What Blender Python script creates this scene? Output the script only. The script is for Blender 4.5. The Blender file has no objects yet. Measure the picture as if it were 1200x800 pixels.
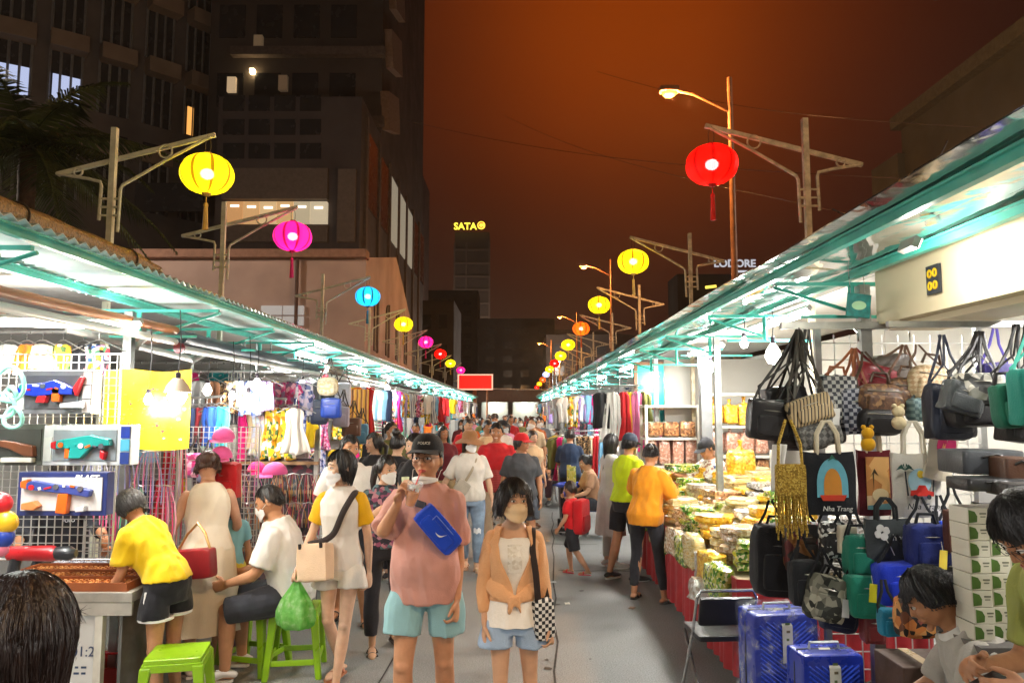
import bpy, math, random
import numpy as np
from mathutils import Vector, Matrix, noise as mnoise
R = math.radians
PI = math.pi
rnd = random.Random(11)
scene = bpy.context.scene
COL = scene.collection
F = 867.0
CAMZ = 1.9
PITCH = math.atan(80 / F)
_c, _s = math.cos(PITCH), math.sin(PITCH)
def at(px, py, Y):
 """World point at distance Y down the street seen at photo pixel (px, py)."""
 a, b = (px - 600) / F, (400 - py) / F
 k = Y / (_c - b * _s)
 return Vector((a * k, Y, CAMZ + (_s + b * _c) * k))
def atz(px, py, z):
 """World point at height z seen at photo pixel (px, py)."""
 a, b = (px - 600) / F, (400 - py) / F
 k = (z - CAMZ) / (_s + b * _c)
 return Vector((a * k, (_c - b * _s) * k, z))
LABELS = {}
def tag(o, label=None, cat=None, group=None, kind=None):
 if label:
  o['label'] = label
  if cat:
   LABELS.setdefault(label, []).append((o.name, group))
 if cat:
  o['category'] = cat
 if group:
  o['group'] = group
 if kind:
  o['kind'] = kind
 return o
def thing(name, label, cat, loc=(0, 0, 0), rz=0, group=None):
 o = bpy.data.objects.new(name, None)
 o.empty_display_size = .1
 COL.objects.link(o)
 o.location = loc
 o.rotation_euler = (0, 0, rz)
 return tag(o, label, cat, group)
def link_mesh(name, me, parent=None):
 o = bpy.data.objects.new(name, me)
 COL.objects.link(o)
 if parent:
  o.parent = parent
 return o
def copy_tree(o, parent=None):
 c = o.copy()
 COL.objects.link(c)
 c.parent = parent
 for ch in list(o.children):
  copy_tree(ch, c)
 return c
def rotm(rx=0, ry=0, rz=0):
 cx, sx, cy, sy, cz, sz = math.cos(rx), math.sin(rx), math.cos(ry), math.sin(ry), math.cos(rz), math.sin(rz)
 X = np.array([[1, 0, 0], [0, cx, -sx], [0, sx, cx]])
 Y = np.array([[cy, 0, sy], [0, 1, 0], [-sy, 0, cy]])
 Z = np.array([[cz, -sz, 0], [sz, cz, 0], [0, 0, 1]])
 return Z @ Y @ X
def unit(v):
 v = np.asarray(v, float)
 return v / (np.linalg.norm(v) + 1e-12)
class MB:
 def __init__(s):
  s.v, s.f, s.m, s.n = [], [], [], 0
 def add(s, verts, faces, mi=0):
  verts = np.asarray(verts, float)
  b = s.n
  s.v.append(verts)
  s.n += len(verts)
  for f in faces:
   s.f.append([b + i for i in f])
   s.m.append(mi)
  return s
 def box(s, c, size, rot=None, mi=0):
  h = np.array(size) / 2
  p = np.array([[x, y, z] for x in (-1, 1) for y in (-1, 1) for z in (-1, 1)]) * h
  if rot is not None:
   p = p @ rot.T
  return s.add(p + np.array(c), [(0, 1, 3, 2), (4, 6, 7, 5), (0, 4, 5, 1), (2, 3, 7, 6), (0, 2, 6, 4), (1, 5, 7, 3)], mi)
 def loft(s, rings, cap=True, close=False, mi=0):
  n = len(rings[0])
  v = np.concatenate([np.asarray(r, float) for r in rings])
  f = []
  k = len(rings)
  for i in range(k if close else k - 1):
   a, b = i * n, ((i + 1) % k) * n
   for j in range(n):
    j2 = (j + 1) % n
    f.append((a + j, a + j2, b + j2, b + j))
  if cap and not close:
   f.append(tuple(range(n - 1, -1, -1)))
   f.append(tuple((k - 1) * n + j for j in range(n)))
  return s.add(v, f, mi)
 def tube(s, path, r, n=8, flat=1.0, up=None, cap=True, rnd_cap=False, mi=0):
  p = np.asarray(path, float)
  k = len(p)
  r = np.full(k, r, float) if np.isscalar(r) else np.asarray(r, float)
  if rnd_cap:
   d0, d1 = unit(p[0] - p[1]), unit(p[-1] - p[-2])
   p = np.concatenate([[p[0] + d0 * r[0] * .92, p[0] + d0 * r[0] * .6], p, [p[-1] + d1 * r[-1] * .6, p[-1] + d1 * r[-1] * .92]])
   r = np.concatenate([[r[0] * .4, r[0] * .8], r, [r[-1] * .8, r[-1] * .4]])
   k += 4
  t = np.gradient(p, axis=0)
  t = np.array([unit(x) for x in t])
  u = np.array(up, float) if up is not None else (np.array([0, 0, 1.]) if abs(t[0][2]) < .9 else np.array([1., 0, 0]))
  a = np.linspace(0, 2 * PI, n, endpoint=False)
  rings = []
  for i in range(k):
   u = unit(u - t[i] * np.dot(u, t[i]))
   w = np.cross(t[i], u)
   rings.append(p[i] + r[i] * (np.outer(np.cos(a), w) + flat * np.outer(np.sin(a), u)))
  return s.loft(rings, cap, mi=mi)
 def lathe(s, prof, n=16, c=(0, 0, 0), mi=0, rot=None, squash=1.0):
  a = np.linspace(0, 2 * PI, n, endpoint=False)
  rings = []
  for r, z in prof:
   q = np.stack([r * np.cos(a), squash * r * np.sin(a), np.full(n, z)], 1)
   if rot is not None:
    q = q @ rot.T
   rings.append(q + np.array(c))
  return s.loft(rings, True, mi=mi)
 def prism(s, pts, t, o=(0, 0, 0), ux=(1, 0, 0), uz=(0, 0, 1), mi=0):
  """2D outline pts (x, z) extruded by t along the normal (towards -normal at front)."""
  ux, uz = np.array(ux, float), np.array(uz, float)
  nn = np.cross(ux, uz)
  q = np.array([np.array(o) + x * ux + z * uz for x, z in pts])
  k = len(pts)
  v = np.concatenate([q - nn * t / 2, q + nn * t / 2])
  f = [tuple(range(k)), tuple(range(2 * k - 1, k - 1, -1))] + [(i, i + k, (i + 1) % k + k, (i + 1) % k) for i in range(k)]
  return s.add(v, f, mi)
 def sphere(s, c, r, n=14, m=9, rot=None, mi=0, fn=None):
  r = np.array([r] * 3 if np.isscalar(r) else r, float)
  v, f = [], []
  for i in range(1, m):
   th = PI * i / m
   for j in range(n):
    ph = 2 * PI * j / n
    v.append((math.sin(th) * math.cos(ph), math.sin(th) * math.sin(ph), math.cos(th)))
  v += [(0, 0, 1), (0, 0, -1)]
  v = np.array(v)
  if fn:
   v = fn(v)
  v = v * r
  if rot is not None:
   v = v @ rot.T
  for i in range(m - 2):
   for j in range(n):
    j2 = (j + 1) % n
    f.append((i * n + j, (i + 1) * n + j, (i + 1) * n + j2, i * n + j2))
  T, B = len(v) - 2, len(v) - 1
  for j in range(n):
   f.append((T, j, (j + 1) % n))
   f.append((B, (m - 2) * n + (j + 1) % n, (m - 2) * n + j))
  return s.add(v + np.array(c), f, mi)
 def rbox(s, c, size, e=.35, n=24, m=12, rot=None, mi=0, lump=0, seed=0):
  """Rounded box (superellipsoid), optionally lumpy."""
  def fn(u):
   w = np.sign(u) * np.abs(u) ** e
   w = w / np.maximum(np.max(np.abs(w), axis=1, keepdims=True), 1e-6) * .5 + w * .5
   if lump:
    for i in range(len(w)):
     w[i] *= 1 + lump * mnoise.noise(Vector(u[i] * 2.3) + Vector((seed * 7.1, 0, 0)))
   return w
  return s.sphere(c, np.array(size) / 2, n, m, rot, mi, fn)
 def sheet(s, fn, nu, nv, thick=0.0, mi=0):
  """Grid surface fn(u, v) -> xyz, u v in 0..1; with thickness it is a closed slab."""
  g = np.array([[fn(i / nu, j / nv) for j in range(nv + 1)] for i in range(nu + 1)], float)
  w = nv + 1
  quads = [(i * w + j, (i + 1) * w + j, (i + 1) * w + j + 1, i * w + j + 1) for i in range(nu) for j in range(nv)]
  if not thick:
   return s.add(g.reshape(-1, 3), quads, mi)
  du, dv = np.gradient(g, axis=0), np.gradient(g, axis=1)
  nn = np.cross(du, dv)
  nn /= np.linalg.norm(nn, axis=2, keepdims=True) + 1e-12
  top, bot = (g + nn * thick / 2).reshape(-1, 3), (g - nn * thick / 2).reshape(-1, 3)
  k = len(top)
  f = list(quads) + [tuple(k + i for i in reversed(q)) for q in quads]
  for i in range(nu):
   for j, sg in ((0, 1), (nv, -1)):
    a, b = i * w + j, (i + 1) * w + j
    f.append((a, k + a, k + b, b) if sg > 0 else (b, k + b, k + a, a))
  for j in range(nv):
   for i, sg in ((0, -1), (nu, 1)):
    a, b = i * w + j, i * w + j + 1
    f.append((a, k + a, k + b, b) if sg > 0 else (b, k + b, k + a, a))
  return s.add(np.concatenate([top, bot]), f, mi)
 def mesh(s, name, mats):
  me = bpy.data.meshes.new(name)
  me.from_pydata(np.concatenate(s.v).tolist(), [], s.f)
  mats = mats if isinstance(mats, (list, tuple)) else [mats]
  for m in mats:
   me.materials.append(m)
  if len(mats) > 1:
   me.polygons.foreach_set('material_index', s.m)
  me.update()
  return me
 def build(s, name, mats, parent=None, smooth=True, bevel=0, loc=None, rz=0, auto=40, fix=False):
  me = s.mesh(name, mats)
  if fix:
   import bmesh
   bm = bmesh.new()
   bm.from_mesh(me)
   bmesh.ops.recalc_face_normals(bm, faces=bm.faces)
   bm.to_mesh(me)
   bm.free()
  if smooth:
   me.polygons.foreach_set('use_smooth', [True] * len(me.polygons))
   me.set_sharp_from_angle(angle=R(auto))
  o = link_mesh(name, me, parent)
  if loc is not None:
   o.location = loc
  o.rotation_euler[2] = rz
  if bevel:
   b = o.modifiers.new('bevel', 'BEVEL')
   b.width, b.segments, b.limit_method, b.angle_limit = bevel, 2, 'ANGLE', R(40)
  return o
def remeshed(mb, name, mats, vox, smooth=2, parent=None, wr=0, wscale=9., seed=0, fac=.5):
 """Fuse the shapes of mb into one continuous skin."""
 me = mb.mesh('raw', mats)
 t = link_mesh('raw', me)
 r = t.modifiers.new('r', 'REMESH')
 r.mode, r.voxel_size, r.use_smooth_shade = 'VOXEL', vox, True
 if smooth:
  q = t.modifiers.new('s', 'SMOOTH')
  q.factor, q.iterations = fac, smooth
 dg = bpy.context.evaluated_depsgraph_get()
 out = bpy.data.meshes.new_from_object(t.evaluated_get(dg), depsgraph=dg)
 bpy.data.objects.remove(t)
 bpy.data.meshes.remove(me)
 out.name = name
 if wr:
  n = len(out.vertices)
  co = np.empty(n * 3)
  no = np.empty(n * 3)
  out.vertices.foreach_get('co', co)
  out.vertices.foreach_get('normal', no)
  co, no = co.reshape(-1, 3), no.reshape(-1, 3)
  d = np.empty(n)
  for i in range(n):
   x, y, z = co[i]
   p = Vector((x * wscale * 1.25 + seed, y * wscale * 1.25, z * wscale * .5 + 3 * x))
   q = mnoise.noise(p)
   d[i] = (1 - abs(q) * 2.2) * .6 + mnoise.noise(p * 2.1) * .5
  co += no * (d * wr * 1.25)[:, None]
  out.vertices.foreach_set('co', co.ravel())
 if not out.materials:
  for m in (mats if isinstance(mats, (list, tuple)) else [mats]):
   out.materials.append(m)
 out.polygons.foreach_set('use_smooth', [True] * len(out.polygons))
 out.update()
 return link_mesh(name, out, parent)
# ---------------------------------------------------------------- materials
def srgb(h):
 """sRGB 0..255 triple or hex string -> linear"""
 if isinstance(h, str):
  h = [int(h[i:i + 2], 16) for i in (0, 2, 4)]
 return tuple(((x / 255) / 12.92 if x / 255 <= .04045 else (((x / 255) + .055) / 1.055) ** 2.4) for x in h)
def _new(name):
 m = bpy.data.materials.new(name)
 m.use_nodes = True
 nt = m.node_tree
 return m, nt, nt.nodes, nt.links, nt.nodes['Principled BSDF']
def _coord(nt, scale=1.0, kind='Object', sc3=None):
 tc = nt.nodes.new('ShaderNodeTexCoord')
 mp = nt.nodes.new('ShaderNodeMapping')
 nt.links.new(tc.outputs[kind], mp.inputs[0])
 mp.inputs['Scale'].default_value = sc3 or (scale,) * 3
 return mp.outputs[0]
def _noise(nt, vec, scale, detail=3, rough=.55):
 n = nt.nodes.new('ShaderNodeTexNoise')
 nt.links.new(vec, n.inputs['Vector'])
 n.inputs['Scale'].default_value = scale
 n.inputs['Detail'].default_value = detail
 n.inputs['Roughness'].default_value = rough
 return n.outputs[0]
def _ramp(nt, fac, stops, const=False):
 r = nt.nodes.new('ShaderNodeValToRGB')
 nt.links.new(fac, r.inputs[0])
 el = r.color_ramp.elements
 if const:
  r.color_ramp.interpolation = 'CONSTANT'
 for i, (p, c) in enumerate(stops):
  e = el[i] if i < len(el) else el.new(p)
  e.position = p
  e.color = (*c[:3], 1)
 return r.outputs[0]
def _bump(nt, bs, h, strength, dist=.01):
 b = nt.nodes.new('ShaderNodeBump')
 b.inputs['Strength'].default_value = strength
 b.inputs['Distance'].default_value = dist
 nt.links.new(h, b.inputs['Height'])
 nt.links.new(b.outputs[0], bs.inputs['Normal'])
MATS = {}
def mat(col, rough=.6, metal=0., var=.18, scale=6., bump=.0, bscale=80., spec=.5, coat=0., sheen=0., sub=0., alpha=1., name='paint', sc3=None, fold=0.):
 """A procedural material: base colour with mottling, uneven gloss and a fine bump."""
 c = srgb(col) if isinstance(col, str) else tuple(col)
 key = (c, rough, metal, var, scale, bump, bscale, spec, coat, sheen, sub, alpha, sc3, fold)
 if key in MATS:
  return MATS[key]
 m, nt, N, L, bs = _new(name)
 v = _coord(nt, sc3=sc3)
 n = _noise(nt, v, scale)
 lo = tuple(max(0, x * (1 - var)) for x in c)
 hi = tuple(min(1, x * (1 + var)) for x in c)
 L.new(_ramp(nt, n, [(.3, lo), (.7, hi)]), bs.inputs['Base Color'])
 rr = nt.nodes.new('ShaderNodeMapRange')
 L.new(_noise(nt, v, scale * 2.7), rr.inputs[0])
 rr.inputs[1].default_value, rr.inputs[2].default_value = .3, .7
 rr.inputs[3].default_value, rr.inputs[4].default_value = max(.02, rough * .82), min(1, rough * 1.18)
 L.new(rr.outputs[0], bs.inputs['Roughness'])
 bs.inputs['Metallic'].default_value = metal
 bs.inputs['Specular IOR Level'].default_value = spec
 bs.inputs['Coat Weight'].default_value = coat
 bs.inputs['Coat Roughness'].default_value = .08
 bs.inputs['Sheen Weight'].default_value = sheen
 if sub:
  bs.inputs['Subsurface Weight'].default_value = sub
  bs.inputs['Subsurface Radius'].default_value = (.012, .005, .003)
  bs.inputs['Subsurface Scale'].default_value = 1
 if alpha < 1:
  bs.inputs['Alpha'].default_value = alpha
 if bump:
  h = _noise(nt, v, bscale, 4)
  if fold:
   dn = N.new('ShaderNodeTexNoise')
   mp = N.new('ShaderNodeMapping')
   mp.inputs['Scale'].default_value = (1.5, 1.5, .8)
   L.new(v, mp.inputs[0])
   L.new(mp.outputs[0], dn.inputs['Vector'])
   dn.noise_type = 'RIDGED_MULTIFRACTAL'
   dn.inputs['Scale'].default_value, dn.inputs['Detail'].default_value, dn.inputs['Distortion'].default_value = 7, 2.5, .8
   ma = N.new('ShaderNodeMath')
   ma.operation = 'MULTIPLY_ADD'
   ma.inputs[1].default_value = fold
   L.new(dn.outputs[0], ma.inputs[0])
   L.new(h, ma.inputs[2])
   h = ma.outputs[0]
  _bump(nt, bs, h, bump)
 MATS[key] = m
 return m
def cloth(col, bump=.25, var=.12, bscale=160., rough=.85):
 return mat(col, rough=rough, var=var, scale=5, bump=bump + .1, bscale=bscale, sheen=.15, spec=.25, name='cloth', fold=2.2)
def plastic(col, rough=.32, coat=.15, var=.08):
 return mat(col, rough=rough, coat=coat, var=var, scale=4, bump=.04, bscale=30, name='plastic')
def metal(col, rough=.35, var=.2, m=.9):
 return mat(col, rough=rough, metal=m, var=var, scale=9, bump=.05, bscale=40, name='metal')
def leather(col, rough=.42):
 return mat(col, rough=rough, var=.2, scale=7, bump=.25, bscale=140, coat=.1, name='leather')
def emit(col, strength, name='glow'):
 c = srgb(col) if isinstance(col, str) else tuple(col)
 key = ('e', c, strength)
 if key in MATS:
  return MATS[key]
 m, nt, N, L, bs = _new(name)
 bs.inputs['Base Color'].default_value = (*[x * .6 for x in c], 1)
 bs.inputs['Emission Color'].default_value = (*c, 1)
 bs.inputs['Emission Strength'].default_value = strength
 MATS[key] = m
 return m
def cells(cols, scale=20., rough=.6, bump=.3, metric=None, sc3=None, coat=0., rand=1., edge=None, name='mixed goods'):
 """Patches of several colours (prints, snacks, beads)."""
 cols = [srgb(c) if isinstance(c, str) else c for c in cols]
 key = ('c', tuple(cols), scale, rough, bump, sc3, coat, rand, edge)
 if key in MATS:
  return MATS[key]
 m, nt, N, L, bs = _new(name)
 v = _coord(nt, sc3=sc3)
 vo = N.new('ShaderNodeTexVoronoi')
 L.new(v, vo.inputs['Vector'])
 vo.inputs['Scale'].default_value = scale
 vo.inputs['Randomness'].default_value = rand
 sp = N.new('ShaderNodeSeparateColor')
 L.new(vo.outputs['Color'], sp.inputs[0])
 k = len(cols)
 out = _ramp(nt, sp.outputs[0], [(i / k, c) for i, c in enumerate(cols)], True)
 L.new(out, bs.inputs['Base Color'])
 bs.inputs['Roughness'].default_value = rough
 bs.inputs['Coat Weight'].default_value = coat
 bs.inputs['Coat Roughness'].default_value = .12
 if bump:
  _bump(nt, bs, vo.outputs['Distance'], bump, .01)
 MATS[key] = m
 return m
def check(c1, c2, scale=30., rough=.5, rot=0., bump=.1, sc3=None):
 c1, c2 = [srgb(c) if isinstance(c, str) else c for c in (c1, c2)]
 key = ('k', c1, c2, scale, rough, rot, sc3)
 if key in MATS:
  return MATS[key]
 m, nt, N, L, bs = _new('chequered')
 tc = N.new('ShaderNodeTexCoord')
 mp = N.new('ShaderNodeMapping')
 L.new(tc.outputs['Object'], mp.inputs[0])
 mp.inputs['Rotation'].default_value = (0, rot, 0)
 mp.inputs['Location'].default_value = (.003, .37 / scale, .003)
 ck = N.new('ShaderNodeTexChecker')
 L.new(mp.outputs[0], ck.inputs[0])
 ck.inputs['Scale'].default_value = scale
 ck.inputs[1].default_value, ck.inputs[2].default_value = (*c1, 1), (*c2, 1)
 sep = N.new('ShaderNodeSeparateXYZ')
 L.new(mp.outputs[0], sep.inputs[0])
 cb = N.new('ShaderNodeCombineXYZ')
 L.new(sep.outputs[0], cb.inputs[0])
 L.new(sep.outputs[2], cb.inputs[2])
 cb.inputs[1].default_value = .37 / scale
 L.new(cb.outputs[0], ck.inputs[0])
 L.new(ck.outputs[0], bs.inputs['Base Color'])
 bs.inputs['Roughness'].default_value = rough
 if bump:
  _bump(nt, bs, _noise(nt, tc.outputs['Object'], 150), bump)
 MATS[key] = m
 return m
def stripes(cols, scale=8., axis='X', rough=.8, distort=0., sharp=True, bump=.15, diag=None):
 """Bands of colour across one axis."""
 cols = [srgb(c) if isinstance(c, str) else c for c in cols]
 key = ('s', tuple(cols), scale, axis, rough, distort, sharp, diag)
 if key in MATS:
  return MATS[key]
 m, nt, N, L, bs = _new('striped')
 tc = N.new('ShaderNodeTexCoord')
 w = N.new('ShaderNodeTexWave')
 mp = N.new('ShaderNodeMapping')
 L.new(tc.outputs['Object'], mp.inputs[0])
 if diag:
  mp.inputs['Rotation'].default_value = (0, diag, 0)
 L.new(mp.outputs[0], w.inputs[0])
 w.bands_direction = axis
 w.wave_profile = 'SAW'
 w.inputs['Scale'].default_value = scale
 w.inputs['Distortion'].default_value = distort
 k = len(cols)
 out = _ramp(nt, w.outputs['Fac'], [(i / k, c) for i, c in enumerate(cols)], sharp)
 L.new(out, bs.inputs['Base Color'])
 bs.inputs['Roughness'].default_value = rough
 if bump:
  _bump(nt, bs, _noise(nt, tc.outputs['Object'], 120), bump)
 MATS[key] = m
 return m
def text_mesh(txt, size, m, parent, o, ux=(1, 0, 0), uz=(0, 0, 1), depth=.001, name='lettering', align='CENTER', shear=0., bold=0.):
 """Lettering as a thin raised mesh; o is its centre, ux/uz its writing plane."""
 cu = bpy.data.curves.new('t', 'FONT')
 cu.body, cu.size, cu.extrude, cu.align_x, cu.align_y, cu.shear, cu.offset = txt, size, depth, align, 'CENTER', shear, bold
 cu.resolution_u = 3
 t = bpy.data.objects.new('t', cu)
 COL.objects.link(t)
 dg = bpy.context.evaluated_depsgraph_get()
 me = bpy.data.meshes.new_from_object(t.evaluated_get(dg), depsgraph=dg)
 bpy.data.objects.remove(t)
 me.name = name
 ux, uz = Vector(ux).normalized(), Vector(uz).normalized()
 M = Matrix((ux, uz, ux.cross(uz))).transposed().to_4x4()
 M.translation = Vector(o)
 me.transform(M)
 me.materials.clear()
 me.materials.append(m)
 return link_mesh(name, me, parent)
# ---------------------------------------------------------------- people
def smooth01(a, b, x):
 t = min(1, max(0, (x - a) / (b - a)))
 return t * t * (3 - 2 * t)
RINGS = {
 'm': [(.80, .085, .085, .0), (.86, .150, .112, .01), (.93, .166, .120, .012), (1.02, .158, .114, .0), (1.10, .153, .110, -.004), (1.20, .162, .114, -.006), (1.29, .172, .116, -.004), (1.37, .160, .094, .004), (1.42, .112, .070, .012), (1.46, .064, .060, .014)],
 'f': [(.80, .085, .085, .0), (.86, .152, .112, .012), (.92, .168, .122, .014), (1.02, .142, .104, .0), (1.09, .126, .094, -.002), (1.18, .138, .106, -.012), (1.26, .148, .118, -.022), (1.34, .142, .096, -.004), (1.41, .098, .066, .010), (1.46, .055, .053, .014)],
}
SKIN_BASE = 'b57f5e'
def skin(col):
 return mat(col, rough=.52, var=.10, scale=14, bump=.06, bscale=120, sub=.08, spec=.4, name='skin')
HAIRMATS = {}
def hair_mat(col):
 if col not in HAIRMATS:
  m, nt, N, L, bs = _new('hair')
  c = srgb(col)
  v = _coord(nt, sc3=(90, 90, 9))
  n = _noise(nt, v, 1.6, 4)
  L.new(_ramp(nt, n, [(.3, tuple(x * .45 for x in c)), (.75, tuple(min(1, x * 2.0 + .006) for x in c))]), bs.inputs['Base Color'])
  bs.inputs['Roughness'].default_value = .38
  bs.inputs['Specular IOR Level'].default_value = .6
  _bump(nt, bs, n, .7, .006)
  HAIRMATS[col] = m
 return HAIRMATS[col]
class Person:
 def __init__(s, label, loc, H=1.65, rz=0., sex='f', girth=1., belly=0., lean=0., twist=0., tilt=0., pelvis=None, arms=None, legs=None, hands=None,
    head=(0, 0, 0), hs=1., skin_col=SKIN_BASE, lod=0, group=None, feet=None, shoulder=1., limb=None):
  s.root = thing('person', label, 'person', loc, rz, group)
  s.H, s.k, s.lod, s.sex, s.girth, s.belly, s.lean, s.twist, s.tilt = H, H / 1.7, lod, sex, girth, belly, R(lean), R(twist), R(tilt)
  s.dz = 0 if pelvis is None else pelvis / s.k - .93
  s.hs = hs
  s.shw = shoulder
  s.limb = limb or (girth * (.93 if sex == 'f' else 1.02))
  s.skin = skin(skin_col)
  s.seed = rnd.random() * 50
  arms = arms or {}
  legs = legs or {}
  hands = hands or {}
  feet = feet or {}
  sx = (.150 if sex == 'f' else .170) * (1 + (girth - 1) * .6) * shoulder
  s.sh, s.el, s.wr, s.hip, s.kn, s.an, s.hand, s.fdir = {}, {}, {}, {}, {}, {}, {}, {}
  for g in (-1, 1):
   s.sh[g] = s.T((g * sx, .006, 1.352))
   e, w = arms.get(g, ((g * .055, .025, -.27), (g * .02, -.06, -.235)))
   s.el[g] = s.sh[g] + np.array(e)
   s.wr[g] = s.el[g] + np.array(w)
   s.hip[g] = np.array((g * .088 * (1 + (girth - 1) * .5), .005, .90 + s.dz))
   kn, an = legs.get(g, ((g * .012, -.015, -.42), (g * .0, .035, -.40)))
   s.kn[g] = s.hip[g] + np.array(kn)
   s.an[g] = s.kn[g] + np.array(an)
   s.hand[g] = hands.get(g, {})
   s.fdir[g] = feet.get(g, (g * .18, -1, 0))
  hy, hp, hr = [R(x) for x in head]
  nb = s.T((0, .012, 1.455))
  s.neck0 = s.T((0, .016, 1.40))
  s.hrot = rotm(s.lean * .55, 0, s.twist * .5) @ rotm(0, 0, hy) @ rotm(hp, hr, 0)
  s.hc = nb + rotm(s.lean * .55 + hp * .35, hr * .4, 0) @ np.array([0, -.018, .128 + (hs - 1) * .10])
  s.vox = {0: .0064, 1: .012, 2: .02}[lod] * max(.8, s.k)
 def T(s, p):
  """Upper-body bend: leaning forward, sideways tilt and twist above the hips."""
  p = np.array(p, float)
  w = smooth01(.90, 1.12, p[2])
  q = p - np.array([0, 0, .95])
  q = rotm(s.lean * w, s.tilt * w, s.twist * w) @ q
  return q + np.array([0, 0, .95 + s.dz])
 def ring(s, z):
  t = RINGS[s.sex]
  zs = [r[0] for r in t]
  rx, ry, off = [float(np.interp(z, zs, [r[i] for r in t])) for i in (1, 2, 3)]
  g = 1 + (s.girth - 1) * (1.15 if z < 1.33 else .6)
  b = s.belly * math.exp(-((z - 1.04) / .13) ** 2)
  return rx * g + b * .35, ry * g + b * .6, off - b * .75
 def surf(s, x, z, off=.02, back=False):
  """Point on the torso surface (1.70 m units), in front or behind."""
  rx, ry, oy = s.ring(z)
  t = min(.98, abs(x) / (rx + off))
  y = (ry + off) * math.sqrt(1 - t * t)
  return s.T((x, oy + (y if back else -y), z)) * s.k
 def torso(s, mb, zs, off=0., fac=1., flare=0., n=26, ruffle=0.):
  a = np.linspace(0, 2 * PI, n, endpoint=False)
  rings = []
  z0, z1 = min(zs), max(zs)
  for z in zs:
   rx, ry, oy = s.ring(max(z, .86) if off else z)
   fl = flare * (z1 - z) / max(1e-6, z1 - z0)
   rx, ry = (rx + off) * fac + fl, (ry + off) * fac + fl * .8
   ca, sa = np.cos(a), np.sin(a)
   q = .85
   X = rx * np.sign(ca) * np.abs(ca) ** q
   Yv = ry * np.sign(sa) * np.abs(sa) ** q
   if ruffle:
    m = 1 + ruffle * (z1 - z) / max(1e-6, z1 - z0) * np.sin(a * 9 + s.seed)
    X, Yv = X * m, Yv * m
   rings.append(np.array([s.T((x, y + oy, z)) for x, y in zip(X, Yv)]) * s.k)
  mb.loft(rings)
 def limbs(s, mb, pts, rad, n=12):
  mb.tube(np.array(pts) * s.k, np.array(rad) * s.k, n, rnd_cap=True)
 def arm_path(s, g, frac):
  """Points from the shoulder along the arm; frac 1 = elbow, 2 = wrist."""
  a, b, c = s.sh[g], s.el[g], s.wr[g]
  ts = np.linspace(0, frac, 3 + int(4 * frac))
  out = []
  for t in ts:
   p = a + (b - a) * t if t < 1 else b + (c - b) * (t - 1)
   if .75 < t < 1.25:
    w = (t - .75) / .5
    p0, p1, p2 = a + (b - a) * .75, b, b + (c - b) * .25
    p = (1 - w) ** 2 * p0 + 2 * w * (1 - w) * (p0 * .15 + p1 * .7 + p2 * .15) + w * w * p2
   out.append(p)
  return ts, np.array(out)
 ARM_R = ([0, .15, .5, .85, 1.0, 1.2, 1.5, 1.9, 2.0], [.050, .052, .045, .039, .038, .040, .035, .026, .025])
 LEG_R = ([0, .12, .4, .8, 1.0, 1.12, 1.35, 1.7, 1.93, 2.0], [.088, .088, .078, .058, .053, .052, .056, .042, .034, .034])
 def leg_path(s, g, frac, start=0.):
  a, b, c = s.hip[g], s.kn[g], s.an[g]
  ts = np.linspace(start, frac, 4 + int(5 * frac))
  return ts, np.array([a + (b - a) * t if t < 1 else b + (c - b) * (t - 1) for t in ts])
 def body(s):
  mb = MB()
  k = s.k
  s.torso(mb, [.80, .83, .86, .90, .93, .98, 1.02, 1.06, 1.10, 1.15, 1.2, 1.25, 1.29, 1.33, 1.37, 1.40, 1.42, 1.46])
  s.limbs(mb, [s.neck0, s.neck0 * .45 + s.hc * .55, s.hc + s.hrot @ np.array([0, .02, -.03])], [.056 * s.girth ** .5, .051 * s.girth ** .5, .05])
  for g in (-1, 1):
   ts, p = s.arm_path(g, 2.)
   s.limbs(mb, p, np.interp(ts, *s.ARM_R) * s.limb)
   ts, p = s.leg_path(g, 2.)
   s.limbs(mb, p, np.interp(ts, *s.LEG_R) * s.limb, 14)
   kd = unit(np.cross(np.array([1, 0, 0]), unit(s.an[g] - s.kn[g])))
   mb.sphere((s.kn[g] + np.array([0, -.012, .0])) * k, .048 * s.limb * k)
   d = unit(np.array(s.fdir[g]))
   an = s.an[g]
   ft = [an - d * .045 + (0, 0, -.045), an + (0, 0, -.035), an + d * .07 + (0, 0, -.048), an + d * .13 + (0, 0, -.058), an + d * .165 + (0, 0, -.062)]
   mb.tube(np.array(ft) * k, np.array([.030, .036, .038, .040, .028]) * k, 12, flat=.62, rnd_cap=True)
   s.make_hand(mb, g)
  s.make_head(mb)
  return remeshed(mb, 'body', s.skin, s.vox, 3 if s.lod == 0 else 2, s.root, fac=.45)
 def make_hand(s, mb, g):
  h = s.hand[g]
  k = s.k * h.get('size', 1.0)
  d = unit(h.get('dir', s.wr[g] - s.el[g]))
  n = np.array(h.get('palm', (-g, .15, 0)), float)
  n = unit(n - d * np.dot(n, d))
  lat = np.cross(d, n)
  thumb = h.get('thumb', None)
  if thumb is None:
   thumb = 1 if np.dot(lat, np.array([0, -1, 0.2])) > 0 else -1
  lat = lat * thumb                      # towards the thumb side
  w = s.wr[g] * s.k
  curl = R(h.get('curl', 22))
  mb.tube([w - d * .01 * k, w + d * .03 * k, w + d * .065 * k, w + d * .09 * k], np.array([.026, .036, .041, .038]) * k, 12, flat=.42, up=n, rnd_cap=True)
  if s.lod >= 2:
   mb.tube([w + d * .08 * k, w + d * .125 * k + n * .02 * k, w + d * .15 * k + n * .045 * k], np.array([.034, .03, .022]) * k, 10, flat=.4, up=n, rnd_cap=True)
   return
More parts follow.
